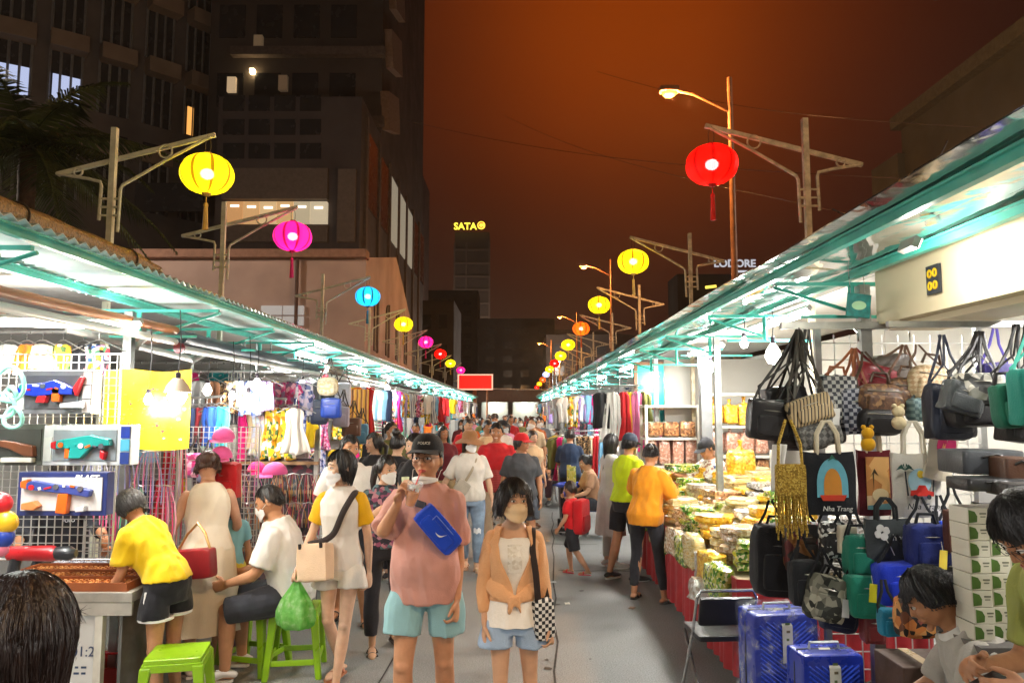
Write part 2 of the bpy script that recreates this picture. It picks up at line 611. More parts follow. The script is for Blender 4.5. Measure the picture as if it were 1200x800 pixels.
  for i, (o, ln) in enumerate(((.031, .078), (.0105, .088), (-.0105, .082), (-.031, .066))):
   p = w + d * .085 * k + lat * o * k
   pts, a = [p - d * .03 * k, p], curl * .8
   dd = d
   for j, fr in enumerate((.45, .32, .25)):
    dd = unit(d * math.cos(a) + n * math.sin(a) + lat * o * 1.5)
    p = p + dd * ln * fr * k * 1.05
    pts.append(p)
    a += curl * 1.1
   mb.tube(pts, np.array([.0085, .0086, .0082, .0077, .0065]) * k * (1.1 if s.lod else 1.0), 8, rnd_cap=True)
  p = w + d * .03 * k + lat * .026 * k
  tc = R(h.get('tcurl', 25))
  d1 = unit(d * .62 + lat * .75 + n * .35 * math.sin(tc * 1.5))
  d2 = unit(d * .85 + lat * .28 + n * .9 * math.sin(tc))
  mb.tube([p - d1 * .01 * k, p + d1 * .034 * k, p + d1 * .034 * k + d2 * .03 * k, p + d1 * .034 * k + d2 * .052 * k], np.array([.014, .0125, .0108, .008]) * k, 8, rnd_cap=True)
  s.hand[g]['grip'] = (w + d * .085 * k + n * .035 * k) / s.k
 def hp(s, v):
  """Head-local point -> person-local metres."""
  return (s.hc + s.hrot @ (np.array(v) * s.hs)) * s.k
 HR = (.077, .097, .120)
 def hsurf(s, az, el, f=1.0):
  """Point on the skull; az 0 = face, el from -90 to 90."""
  ca, sa, ce, se = math.cos(az), math.sin(az), math.cos(el), math.sin(el)
  v = np.array([sa * ce, -ca * ce, se])
  return s.headshape(v[None])[0] * np.array(s.HR) * f
 def headshape(s, v):
  v = v.copy()
  z = v[:, 2]
  low = np.clip(-z, 0, 1)
  v[:, 0] *= 1 - .34 * low ** 1.6
  front = np.clip(-v[:, 1], 0, 1)
  back = np.clip(v[:, 1], 0, 1)
  v[:, 1] -= .10 * low * (1 - .2 * low) - .10 * low * front
  v[:, 1] *= 1 - .10 * back * np.clip(-z, 0, 1)
  v[:, 0] *= 1 + .05 * np.clip(z, 0, 1) * back
  return v
 def make_head(s, mb):
  hk = s.hs * s.k
  mb.sphere(s.hc * s.k, np.array(s.HR) * hk, 28, 18, s.hrot, fn=s.headshape)
  if s.lod >= 2:
   mb.sphere(s.hp((0, -.1, -.012)), .016 * hk)
   return
  mb.tube([s.hp((0, -.088, .022)), s.hp((0, -.100, -.004)), s.hp((0, -.108, -.022)), s.hp((0, -.096, -.032))], np.array([.008, .0105, .0145, .010]) * hk, 8, rnd_cap=True)
  for g in (-1, 1):
   mb.sphere(s.hp((g * .011, -.100, -.027)), .0085 * hk, 8, 6)
   mb.sphere(s.hp((g * .079, .012, -.008)), np.array([.010, .020, .032]) * hk, 10, 8, s.hrot @ rotm(0, 0, g * .4))
   mb.sphere(s.hp((g * .040, -.070, -.022)), .024 * hk, 10, 8)
   mb.sphere(s.hp((g * .030, -.084, .030)), np.array([.022, .012, .008]) * hk, 10, 8, s.hrot)
  mb.sphere(s.hp((0, -.088, -.058)), np.array([.026, .016, .016]) * hk, 10, 8, s.hrot)
  mb.sphere(s.hp((0, -.083, -.098)), np.array([.022, .018, .014]) * hk, 10, 8, s.hrot)
 def face(s, mouth=True, lips='9c4f45', brow='1b1310', glasses=False):
  hk = s.hs * s.k
  white, dark, brm = mat('d8d0c6', .3, var=.02), mat('120c09', .2, var=.02), mat(brow, .7)
  for g in (-1, 1):
   mb = MB()
   c = s.hp((g * .031, -.0875, .006))
   mb.sphere(c, np.array([.0150, .0085, .0068]) * hk, 12, 8, s.hrot @ rotm(0, 0, g * .25))
   mb.sphere(s.hp((g * .031, -.0945, .006)), np.array([.0062, .0036, .0062]) * hk, 10, 6, s.hrot, mi=1)
   mb.tube([s.hp((g * .0145, -.094, .008)), s.hp((g * .025, -.0985, .0145)), s.hp((g * .037, -.095, .0150)), s.hp((g * .0475, -.084, .009))], np.array([.0008, .0014, .0015, .0009]) * hk, 6, mi=1)
   mb.build('eye', [white, dark], s.root)
   mb = MB()
   mb.tube([s.hp((g * .012, -.0985, .029)), s.hp((g * .028, -.101, .035)), s.hp((g * .042, -.091, .034)), s.hp((g * .052, -.079, .028))], np.array([.0020, .0026, .0024, .0012]) * hk, 6, flat=.8)
   mb.build('eyebrow', brm, s.root)
  if mouth:
   mb = MB()
   mb.tube([s.hp((-.024, -.094, -.059)), s.hp((-.010, -.105, -.055)), s.hp((0, -.1065, -.0565)), s.hp((.010, -.105, -.055)), s.hp((.024, -.094, -.059))], np.array([.0015, .0036, .0034, .0036, .0015]) * hk, 8)
   mb.tube([s.hp((-.022, -.094, -.061)), s.hp((-.008, -.105, -.0655)), s.hp((.008, -.105, -.0655)), s.hp((.022, -.094, -.061))], np.array([.0015, .0042, .0042, .0015]) * hk, 8)
   mb.build('mouth', mat(lips, .4, var=.08), s.root)
  if glasses:
   mb = MB()
   for g in (-1, 1):
    t = np.linspace(0, 2 * PI, 18)
    mb.tube([s.hp((g * .034 + .024 * math.cos(a), -.108 + .004 * abs(math.cos(a)), .004 + .019 * math.sin(a))) for a in t], .0011 * hk, 6)
    mb.tube([s.hp((g * .058, -.102, .008)), s.hp((g * .078, -.03, .012)), s.hp((g * .080, .02, .006))], .0011 * hk, 6)
   mb.tube([s.hp((-.010, -.110, .008)), s.hp((.010, -.110, .008))], .0016 * hk, 6)
   mb.build('glasses', metal('3a3a3c'), s.root)
 def part(s, mb, name, m, **kw):
  return mb.build(name, m, s.root, **kw)
 def hair(s, col='17110f', length=-.02, vol=.012, fringe=.055, face_w=58, side=None, back=None, wave=.0, n=56, name='hair', curl_in=0., bun=None, pony=None, part_x=0., lift=0.):
  """A thick cap of hair: falls to `length` (head-local z) at the sides/back, opens at the face."""
  mb = MB()
  nv = 20
  side = length if side is None else side
  back = length if back is None else back
  fw, fd = R(face_w), R(24)
  outer, inner = [], []
  for i in range(n):
   az = -PI + 2 * PI * i / n
   aa = abs(az)
   w = smooth01(fw - fd / 2, fw + fd / 2, aa)
   low = side + (back - side) * smooth01(R(90), R(150), aa)
   zf = fringe + .012 * math.sin(az * 5 + s.seed) + part_x * math.sin(az)
   zb = zf * (1 - w) + low * w
   ro, ri = [], []
   for j in range(nv + 1):
    t = j / nv
    z = .120 + vol + (zb - .120 - vol) * (1 - math.cos(t * PI / 2)) if zb > 0 else None
    if z is None:
     z = (.120 + vol) * math.cos(min(t * 1.9, 1) * PI / 2) if t < .527 else zb * (t - .527) / .473
    zz = max(-.93, min(1, z / (.120 + vol)))
    if z >= 0:
     ce = math.sqrt(max(0, 1 - zz * zz))
     p = np.array([math.sin(az) * ce * (.077 + vol), -math.cos(az) * ce * (.097 + vol) + .004, z])
    else:
     dn = -z
     pin = 1 - curl_in * min(1, dn / max(.02, -low)) ** 2 * .35
     taper = 1 - .12 * min(1, dn / .2)
     yb = -math.cos(az) * (.097 + vol) + .004 + (.02 * min(1, dn / .12) if aa < PI / 2 else 0)
     if aa > R(110):
      yb -= min(.03, dn * .25)
     p = np.array([math.sin(az) * (.077 + vol) * taper * pin, yb * pin, z])
    rid = wave * math.sin(az * 7 + z * 38 + s.seed) * t + .0034 * math.sin(az * 31 + s.seed + z * 14) * t + .0024 * math.sin(az * 53 + z * 26 + 3 * math.sin(az * 5)) + .002 * math.sin(az * 17 + s.seed * 3)
    rd = np.array([math.sin(az), -math.cos(az), 0])
    q = p + rd * (rid + lift * t * w)
    ro.append(s.hp(q))
    th = min(.02, .006 + .014 * t)
    ri.append(s.hp(p - rd * th - np.array([0, 0, .008 * (1 - t)])))
   outer.append(ro)
   inner.append(ri)
  o, q = np.array(outer), np.array(inner)
  V = np.concatenate([o.reshape(-1, 3), q.reshape(-1, 3)])
  w_, off, fcs = nv + 1, n * (nv + 1), []
  for i in range(n):
   i2 = (i + 1) % n
   for j in range(nv):
    a, b, c, d = i * w_ + j, i2 * w_ + j, i2 * w_ + j + 1, i * w_ + j + 1
    fcs.append((a, d, c, b))
    fcs.append((off + a, off + b, off + c, off + d))
   a, b = i * w_ + nv, i2 * w_ + nv
   fcs.append((a, off + a, off + b, b))
  mb.add(V, fcs)
  if s.lod < 2:
   hr = random.Random(int(s.seed * 100))
   fine = .33 if s.root.location.y < 3.2 else .8
   for _ in range(1500 if fine < .5 else 320 if s.lod == 0 else 110):
    i, j0 = hr.randrange(n), hr.randrange(2, nv - 6)
    i2 = (i + hr.choice((-2, -1, 0, 1, 2))) % n
    off_ = hr.uniform(.0003, .0022 if fine < .5 else .004)
    pts = []
    for q_ in range(6):
     f_ = q_ / 5
     j = int(j0 + (nv - j0) * f_)
     a_ = np.array(outer[i][j]) * (1 - f_) + np.array(outer[i2][j]) * f_
     pts.append(a_ + unit(a_ - s.hc * s.k) * off_)
    d_ = unit(pts[-1] - pts[-2]) + np.array([hr.uniform(-.4, .4), hr.uniform(-.4, .4), -.3])
    pts.append(pts[-1] + d_ * hr.uniform(.004, .02 if length < -.03 else .009))
    mb.tube(pts, np.array([.0016, .0022, .0022, .0022, .002, .0016, .0005]) * fine, 3, cap=False)
  if bun:
   mb.sphere(s.hp(bun[0]), bun[1] * s.k, 16, 12, fn=lambda u: u * (1 + .06 * np.sin(u[:, [2]] * 14 + u[:, [0]] * 9)))
  if pony:
   mb.tube([s.hp(p) for p in pony[0]], np.array(pony[1]) * s.k, 12, rnd_cap=True)
  ob = mb.build(name, hair_mat(col), s.root, auto=80)
  return ob
 def mask(s, col='e6e4e0', down=False):
  mb = MB()
  dz, dy = (-.088, .012) if down else (0, 0)
  def fn(u, v):
   az = R(-66 + 132 * u)
   e = abs(2 * u - 1)
   lo, hi = -.118 + .045 * e ** 2, -.002 - .038 * e ** 1.5
   z = (lo + (hi - lo) * v) * (.36 if down else 1) + dz
   c = math.cos(az)
   r = .098 + .022 * math.exp(-(az / .55) ** 2) * (1 - abs(v - .6) * 1.0) + .003 * math.sin(v * 12)
   return s.hp((math.sin(az) * .080 * (1 + .02), -(c * r) - .006 * c + dy, z))
  mb.sheet(fn, 18, 10, .0035 * s.k)
  for g in (-1, 1):
   mb.tube([s.hp((g * .072, -.045, -.03 + dz)), s.hp((g * .082, .0, -.005 + dz * .6)), s.hp((g * .083, .024, -.02 + dz * .4))], .0016 * s.k, 5)
  return s.part(mb, 'face_mask', mat(col, .75, var=.06, bump=.2, bscale=60))
 # ---- clothes
 def top(s, m, hem=.86, sleeve=.55, off=.014, flare=.0, neck=1.445, sleeve_off=.014, sleeve_m=None, name='shirt', sflare=.012, wr=.006, ruffle=0.):
  zs = sorted(set([hem, hem + .012] + [z for z in (.90, .93, .98, 1.02, 1.06, 1.10, 1.15, 1.2, 1.25, 1.29, 1.33, 1.37, 1.40, 1.42) if hem + .02 < z < neck] + [neck]))
  mb = MB()
  s.torso(mb, zs, off, 1., flare, ruffle=ruffle)
  sl = []
  for g in (-1, 1):
   if sleeve:
    q = mb if sleeve_m is None else MB()
    ts, p = s.arm_path(g, sleeve)
    rad = np.interp(ts, *s.ARM_R) * s.limb + sleeve_off + sflare * ts / max(.3, sleeve)
    q.tube(p * s.k, rad * s.k, 14)
    q.sphere(p[0] * s.k, (rad[0]) * s.k)
    if sleeve_m is not None:
     sl.append(q)
  v = {0: .0095, 1: .014, 2: .024}[s.lod]
  o = remeshed(mb, name, m, v, 2, s.root, wr=wr if s.lod < 2 else 0, seed=s.seed)
  if s.lod < 2 and neck > 1.44:
   q = MB()
   g_ = s.girth ** .5
   q.tube([s.T((.069 * g_ * math.cos(t), .066 * g_ * math.sin(t) + .008, 1.434 - .016 * (1 - math.sin(t)))) * s.k for t in np.linspace(0, 2 * PI, 25)], .0075 * s.k, 8)
   q.build('collar', m, s.root)
  for q in sl:
   remeshed(q, 'sleeve', sleeve_m, v, 2, s.root, wr=wr * .7, seed=s.seed)
  return o
 def pants(s, m, frac=1.95, top=1.0, off=.012, loose=.0, name='trousers', wr=.005, flare=0.):
  mb = MB()
  zs = [.80, .83, .86, .90, .93, .96] + ([1.0] if top > 1.0 else []) + [top]
  s.torso(mb, zs, min(off, .009))
  for g in (-1, 1):
   ts, p = s.leg_path(g, frac)
   rad = np.interp(ts, *s.LEG_R) * s.limb + off + loose * .6 * ts / frac + flare * np.clip(ts - .2, 0, 1)
   rad = rad * np.interp(ts, [0, .16], [.84, 1])
   p = p + np.outer(np.clip(ts / .35, 0, 1) * (.010 + loose * .45), (g, 0, 0))
   mb.tube(p * s.k, rad * s.k, 16)
   mb.sphere(p[0] * s.k, rad[0] * s.k)
  v = {0: .0095, 1: .014, 2: .024}[s.lod]
  return remeshed(mb, name, m, v, 2, s.root, wr=wr if s.lod < 2 else 0, seed=s.seed + 9)
 def skirt(s, m, hem=.45, top=1.04, off=.012, flare=.08, name='skirt', ruffle=.05):
  mb = MB()
  zs = list(np.linspace(hem, top, 9))
  a = np.linspace(0, 2 * PI, 48, endpoint=False)
  rings = []
  for z in zs:
   rx, ry, oy = s.ring(max(z, .90))
   fl = flare * (top - z) / (top - hem)
   mm = 1 + ruffle * (top - z) / (top - hem) * np.sin(a * 11 + s.seed) * (1 + .4 * np.sin(a * 3))
   base = s.T((0, 0, max(z, .88)))
   X, Yv = (rx + off + fl) * np.cos(a) * mm, (ry + off + fl) * np.sin(a) * mm + oy
   if z > .9:
    rings.append(np.array([s.T((x, y, z)) for x, y in zip(X, Yv)]) * s.k)
   else:
    rings.append(np.stack([X, Yv, np.full(48, z + s.dz)], 1) * s.k)
  mb.loft(rings)
  return s.part(mb, name, m, auto=60)
 def shoes(s, m, sole=None, kind='sneaker', names='shoe'):
  k = s.k
  for g in (-1, 1):
   d = unit(np.array(s.fdir[g]))
   up = np.array([0, 0, 1.])
   an = s.an[g]
   lat = unit(np.cross(d, up))
   mb = MB()
   if kind == 'sneaker':
    ft = [an - d * .055 + (0, 0, -.03), an + (0, 0, -.018), an + d * .06 + (0, 0, -.036), an + d * .13 + (0, 0, -.05), an + d * .175 + (0, 0, -.056)]
    mb.tube(np.array(ft) * k, np.array([.034, .046, .046, .046, .034]) * k, 14, flat=.72, rnd_cap=True)
    base = an + (0, 0, -.072)
   else:
    base = an + (0, 0, -.084)
    for t0, h in ((.115, .036), (.02, .06)) if kind == 'sandal' else ((.085, .042),):
     c = an + d * t0
     mb.tube([(c + lat * x + (0, 0, -.075 + h * (1 - (x / .048) ** 2))) * k for x in np.linspace(-.045, .045, 9)], .0065 * k * (1.6 if kind == 'sandal' else 2.2), 6, up=up, flat=1)
   out = [(-.062, .0), (-.05, .028), (.0, .033), (.07, .042), (.13, .046), (.175, .034), (.195, .0)]
   out = out + [(x, -y) for x, y in reversed(out[1:-1])]
   n0 = mb.n
   mb.prism(out, .022 if kind == 'sneaker' else .018, o=base * k, ux=d * k, uz=lat * k, mi=1 if sole else 0)
   mb.build(names, [m, sole] if sole else m, s.root, auto=50, fix=True)
 def cap(s, m, brim=True, text=None, tm=None, name='cap', up=.0):
  mb = MB()
  vol = .014
  rings = []
  for j in range(9):
   t = j / 8
   z = .135 * math.cos(t * PI / 2) + .035 * t + up
   r = math.sin(t * PI / 2)
   rings.append([s.hp((math.sin(a) * (.077 + vol) * max(r, .02), -math.cos(a) * (.097 + vol) * max(r, .02) + .003, z)) for a in np.linspace(0, 2 * PI, 32, endpoint=False)])
  mb.loft(rings)
  if brim:
   def fn(u, v):
    az = R(-62 + 124 * u)
    r = v * .075 * math.cos(az * .9) ** .7
    return s.hp((math.sin(az) * (.090 + r * .35), -math.cos(az) * (.110) - r + .003, .040 + up - .012 * v - .016 * abs(math.sin(az)) * v))
   mb.sheet(fn, 16, 5, .004)
  o = s.part(mb, name, m, auto=50, fix=True)
  if text:
   a = s.hrot @ np.array([1, 0, 0])
   c = s.hrot @ np.array([0, .35, .94])
   t = text_mesh(text, .022 * s.k, tm, o, s.hp((.012, -.108, .078 + up)), a, c, .0015)
  return o
 def brim_hat(s, m, r=.085, droop=.05, name='sun_hat'):
  mb = MB()
  rings = []
  for t in np.linspace(0, 1, 8):
   z = .15 * math.cos(t * PI / 2) ** .7 + .045 * t
   q = math.sin(t * PI / 2)
   rings.append([s.hp((math.sin(a) * .096 * max(q, .02), -math.cos(a) * .115 * max(q, .02), z)) for a in np.linspace(0, 2 * PI, 36, endpoint=False)])
  for t in np.linspace(.2, 1, 5):
   rings.append([s.hp((math.sin(a) * (.096 + r * t), -math.cos(a) * (.115 + r * t), .045 - droop * t * (1 + .25 * math.sin(a * 3 + 1)))) for a in np.linspace(0, 2 * PI, 36, endpoint=False)])
  for t in np.linspace(1, .1, 4):
   rings.append([s.hp((math.sin(a) * (.094 + r * t), -math.cos(a) * (.113 + r * t), .039 - droop * t * (1 + .25 * math.sin(a * 3 + 1)))) for a in np.linspace(0, 2 * PI, 36, endpoint=False)])
  mb.loft(rings)
  return s.part(mb, name, m, auto=60)
 def strap_pts(s, pts, off=.022):
  return [s.surf(x, z, off, b) for x, z, b in pts]
 def item(s, name, label, cat, group=None):
  """A thing carried by this person: top-level, with the person's own axes."""
  return thing(name, label, cat, s.root.location, s.root.rotation_euler[2], group)
# ---------------------------------------------------------------- the people one can tell apart
def gp(px, Y, z=.9):
 return Vector(((px - 600) / F * (Y * _c + (z - CAMZ) * _s), Y, 0))
def strap(p, root, pts, w=.014, m=None, off=.024, name='strap', th=.3):
 mb = MB()
 P = np.array([(q if len(q) == 3 and not isinstance(q[2], bool) else p.surf(q[0], q[1], off, q[2])) for q in pts])
 t = np.linspace(0, len(P) - 1, len(P) * 5)
 Q = np.stack([np.interp(t, range(len(P)), P[:, i]) for i in range(3)], 1)
 for _ in range(3):
  Q[1:-1] = (Q[:-2] + 2 * Q[1:-1] + Q[2:]) / 4
 mb.tube(Q, w, 8, flat=th, up=(0, -1, 0))
 return mb.build(name, m, root)
SK, SK2, SK3 = 'c99a78', 'b88360', 'd6ac8e'
GREYS = 0
black_cloth = cloth('1b1b1e')
# --- man drinking, pink T-shirt
man = Person('stout man in salmon pink T-shirt and black cap drinking from a plastic cup', gp(499, 4.3), 1.735, 0, 'm', girth=.87, belly=.034, twist=-6, limb=1.0, shoulder=.94, skin_col='c08a66',
   arms={-1: ((-.085, -.17, -.17), (.105, -.10, .185)), 1: ((.028, .03, -.275), (.0, -.07, -.24))},
   legs={-1: ((-.03, -.07, -.415), (0, .04, -.40)), 1: ((.02, .03, -.42), (.0, .17, -.37))},
   hands={-1: {'dir': (.35, -.25, 1), 'palm': (.8, -.5, -.2), 'curl': 52, 'tcurl': 40}, 1: {'curl': 40}}, head=(-8, -3, 0), lod=0)
man.body()
man.face(lips='b8434a', glasses=True)
man.hair('15100d', length=.0, vol=.008, fringe=.07, face_w=75, back=-.06, side=.0)
man.cap(cloth('232225'), up=.012, text='POLICE', tm=cloth('d9d5cc'))
man.mask(down=True)
man.top(cloth('cb9486', .3), hem=.815, sleeve=.86, off=.016, flare=.034, sleeve_off=.016, sflare=.02, wr=.010)
man.pants(cloth('8fb9bd', .3), frac=.62, top=.96, off=.016, loose=.03, name='shorts', wr=.008)
man.shoes(plastic('d8d8d4'), kind='sandal', names='sandal')
bag = man.item('waist_bag', 'bright blue nylon waist bag worn across the chest of the salmon T-shirt', 'bag')
k = man.k
c = man.surf(.10, 1.225, .075)
rot = rotm(0, R(49), R(14))
blue = cloth('1d48c8', .35)
mb = MB()
mb.rbox(c, (.275 * k, .08 * k, .13 * k), .42, 32, 16, rot, lump=.05, seed=2)
b = mb.build('bag_body', blue, bag)
fr = rot @ np.array([0, -1, 0])
mb = MB()
mb.rbox(c + fr * .036 * k + rot @ np.array([0, 0, -.018]) * k, (.21 * k, .035 * k, .075 * k), .45, 28, 12, rot)
mb.build('front_pocket', blue, bag)
mb = MB()
mb.tube([c + rot @ np.array([x, -.044 + .02 * (x / .12) ** 2, .040]) * k for x in np.linspace(-.105, .105, 9)], .003, 6)
mb.tube([c + rot @ np.array([-.07, -.046, .040]) * k, c + rot @ np.array([-.07, -.056, .01]) * k], .005, 6, flat=.4)
mb.build('zipper', plastic('7088d8'), bag)
sw = []
for t in np.linspace(0, 1, 12):
 sw.append((-.030 + .075 * t, .012 - .030 * math.sin(min(1, t * 1.35) * PI * .55) + .026 * t))
for t in np.linspace(1, 0, 12):
 sw.append((-.030 + .075 * t, .010 - .050 * math.sin(min(1, t * 1.25) * PI * .62) * (1 - .35 * t) + .028 * t + .002))
mb = MB()
mb.prism([(x * k * .85, z * k * .85) for x, z in sw], .003, o=c + fr * .0585 * k + rot @ np.array([.015, 0, -.015]) * k, ux=rot @ np.array([.82, 0, .57]), uz=rot @ np.array([-.57, 0, .82]))
mb.build('emblem', cloth('eeeeee'), bag, smooth=False)
strap(man, bag, [tuple(c + rot @ np.array([-.14, .0, .03]) * k), (-.075, 1.37, False), (-.10, 1.42, False), (-.115, 1.41, True), (.02, 1.2, True), (.17, 1.1, True), (.19, 1.12, False), tuple(c + rot @ np.array([.14, .01, .02]) * k)], .019, cloth('2a2830'), off=.045)
g = np.array(man.hand[-1]['grip']) * k
cup = man.item('drink_cup', 'clear plastic cup of orange iced tea held up to the man with the black cap', 'cup')
dirn = unit(np.array([.25, -.10, 1]))
ry = rotm(R(8), R(14), 0)
g = g + np.array([.035, -.02, .0])
glass = mat('e8ecec', .12, var=.02, coat=.6, alpha=.22, name='clear plastic')
mb = MB()
mb.lathe([(.026, -.07), (.034, -.02), (.041, .05), (.043, .055), (.041, .058), (.038, .05)], 22, g, rot=ry)
mb.build('cup_wall', glass, cup)
mb = MB()
mb.lathe([(.024, -.067), (.032, -.018), (.036, .012), (.001, .014)], 20, g, rot=ry)
mb.build('tea', mat('d8801a', .15, var=.25, scale=30, coat=.4), cup)
mb = MB()
for i in range(9):
 a = i * 2.4
 mb.rbox(g + ry @ np.array([.018 * math.cos(a), .018 * math.sin(a), .018 + .011 * (i % 3)]), (.02, .02, .018), .4, 10, 6, rotm(a, a * 2, 0))
mb.build('ice', mat('e9ecec', .15, var=.03, coat=.5), cup)
mb = MB()
mb.tube([g + ry @ np.array([0, 0, -.04]), g + ry @ np.array([.006, 0, .07]), np.array(man.hp((.0, -.108, -.058)))], .0042, 8)
mb.build('straw', plastic('d9483c'), cup)
# --- woman in the peach cardigan
lady = Person('woman with wavy black bob, tan face mask and peach cardigan over a white top', gp(602, 4.1), 1.515, R(3), 'f', girth=.85, shoulder=.92, head=(14, 2, 2), skin_col=SK,
   arms={-1: ((-.045, .03, -.265), (-.005, -.07, -.225)), 1: ((.042, .03, -.265), (.04, -.07, -.225))},
   legs={-1: ((-.0, -.05, -.42), (.01, .06, -.40)), 1: ((.02, .0, -.42), (.0, .10, -.39))}, hands={-1: {'curl': 34}, 1: {'curl': 38}})
lady.body()
lady.face(mouth=False)
lady.hair('1c1412', length=-.092, vol=.021, fringe=.05, face_w=50, back=-.10, wave=.013, part_x=.026, curl_in=.1, lift=.028)
lady.mask('e2c094')
lady.top(mat('e6ded0', .85, var=.08, bump=.3, bscale=70), hem=.90, sleeve=0, off=.011, neck=1.365, name='camisole', flare=.01, wr=.006, ruffle=.0)
mb = MB()
mb.sheet(lambda u, v: lady.surf(-.042 + .084 * u, 1.17 + .165 * v, .0185), 10, 12, .004)
lady.part(mb, 'crochet_panel', cells(['e6ded0', 'e0d7c7', 'dcd2c2', 'd2c6b2'], 60, .9, .2, name='crochet'))
lady.skirt(mat('e9e1d4', .85, var=.08, bump=.3, bscale=70), hem=.855, top=1.06, off=.014, flare=.035, name='peplum', ruffle=.05)
peach = cloth('d9a06f', .4, .12, 110)
k = lady.k
zs = np.linspace(1.0, 1.425, 16)
def card(u, v):
 z = 1.0 + .43 * v
 op = R(3) + R(36) * smooth01(.08, .70, v) + R(6) * smooth01(.8, 1, v)
 a = -PI / 2 + op + (2 * PI - 2 * op) * u
 rx, ry, oy = lady.ring(z)
 o = .026 + .004 * math.sin(u * 40) * (1 - v)
 return lady.T(((rx + o) * math.cos(a), (ry + o) * math.sin(a) + oy, z)) * k
mb = MB()
mb.sheet(card, 60, 18, .008)
lady.part(mb, 'cardigan', peach)
for g_ in (-1, 1):
 mb = MB()
 ts, p = lady.arm_path(g_, 1.72)
 rad = np.interp(ts, *lady.ARM_R) * lady.limb + .013 + .009 * np.sin(ts * 2)
 mb.tube(p * k, rad * k, 16)
 mb.sphere(p[0] * k, rad[0] * k * 1.02)
 remeshed(mb, 'cardigan_sleeve', peach, .0095, 2, lady.root, wr=.011, seed=g_ * 3)
mb = MB()
c = lady.surf(.0, 1.015, .04)
mb.rbox(c, (.055, .04, .05), .6, 14, 10, lump=.2)
for g_ in (-1, 1):
 mb.tube([c, c + np.array([g_ * .022, -.006, -.03]), c + np.array([g_ * .03, .004, -.06])], [.015, .018, .010], 8, flat=.6, rnd_cap=True)
 mb.tube([c, lady.surf(g_ * .05, 1.035, .034), lady.surf(g_ * .10, 1.06, .032), lady.surf(g_ * .135, 1.10, .03)], [.022, .034, .045, .05], 12, flat=.3, up=(0, -1, 0), rnd_cap=True)
remeshed(mb, 'cardigan_knot', peach, .007, 2, lady.root, wr=.006)
lady.pants(cloth('9fb4cc', .35), frac=.42, top=1.0, off=.014, loose=.045, name='shorts', wr=.006, flare=.02)
lady.shoes(plastic('cfc6b8'), kind='sandal', names='sandal')
cb = lady.item('shoulder_bag', 'small black and white chequered bag hanging at the hip of the woman in peach', 'bag')
c = np.array(lady.wr[1]) * k + np.array([-.03, -.035, .03])
mb = MB()
mb.rbox(c, (.115, .07, .21), .5, 28, 16, rotm(0, R(-4), R(25)), lump=.06)
mb.build('bag_body', check('141416', 'd8d4cc', 55, .7), cb)
strap(lady, cb, [tuple(c + np.array([-.03, -.02, .09])), tuple(c + np.array([-.045, -.06, .25])), (.105, 1.30, False), (.115, 1.42, False), (.115, 1.40, True), (.15, 1.2, True), tuple(c + np.array([.02, .03, .10]))], .017, cloth('2e221d'), off=.042)
wb = MB()
w = np.array(lady.wr[1]) * k
wd = unit(lady.wr[1] - lady.el[1])
wb.tube([w - wd * .035, w - wd * .018], .031, 14)
lady.part(wb, 'wristband', plastic('5cc4b8'))
# --- woman with yellow sleeves
yel = Person('woman with straight black bob and white mask in white T-shirt with yellow sleeves', gp(399, 5.2), 1.615, R(-8), 'f', girth=.88, shoulder=.95, head=(-48, 4, 0), skin_col=SK3,
   arms={-1: ((-.10, .03, -.25), (-.07, -.06, -.22)), 1: ((.055, .05, -.265), (.01, .0, -.245))},
   legs={-1: ((-.03, .06, -.42), (.03, .20, -.36)), 1: ((-.02, -.06, -.42), (-.06, .0, -.41))}, hands={-1: {'curl': 62}, 1: {'curl': 30}})
yel.body()
yel.face(mouth=False)
yel.hair('100d0d', length=-.10, vol=.014, fringe=.066, face_w=56, back=-.12, curl_in=.5, part_x=.02)
yel.mask('dedcda')
yel.top(mat('ddd6cc', .85, var=.05, bump=.2, bscale=150), hem=.86, sleeve=.66, off=.015, sleeve_m=cloth('e0aa10'), sflare=.02, wr=.008)
mb = MB()
a = np.linspace(0, 2 * PI, 25)
mb.tube([yel.T((.070 * math.cos(t), .066 * math.sin(t) + .008, 1.432 - .016 * (1 - math.sin(t)))) * yel.k for t in a], .0085 * yel.k, 8)
yel.part(mb, 'collar', cloth('2a211f'))
yel.pants(cloth('ded6c8'), frac=.40, top=1.0, off=.014, loose=.04, name='shorts', flare=.02)
yel.shoes(leather('b9714a'), kind='sandal', names='sandal')
k = yel.k
tb = yel.item('tote_bag', 'cream tote bag at the hip of the woman with yellow sleeves', 'bag')
c = yel.surf(-.13, .93, .07) + np.array([0.0, -.02, 0])
rt = rotm(R(-6), R(-8), R(-18))
mb = MB()
mb.rbox(c, (.26, .09, .245), .3, 32, 14, rt, lump=.06, seed=3)
b = mb.build('bag_body', cloth('d8b898', .3, .08), tb)
mb = MB()
for x in (-.09, .09):
 mb.tube([c + rt @ np.array([x, -.045, .09]), c + rt @ np.array([x, -.05, .125])], .012, 8, flat=.35, up=(0, -1, 0))
mb.build('bag_tab', cloth('2a2422'), tb)
strap(yel, tb, [tuple(c + rt @ np.array([.08, -.04, .12])), (.0, 1.12, False), (.065, 1.28, False), (.115, 1.415, False), (.115, 1.40, True), (.0, 1.2, True), (-.13, 1.05, True), tuple(c + rt @ np.array([-.08, .03, .12]))], .021, cloth('3b3230'), off=.042)
gb = yel.item('carrier_bag', 'translucent green plastic carrier bag hanging from the hand beside the green stools', 'bag')
w = (np.array(yel.wr[-1]) + np.array([-.005, -.02, -.085])) * k
green, gn, N, L, bs = _new('thin green plastic')
tr = N.new('ShaderNodeBsdfTranslucent')
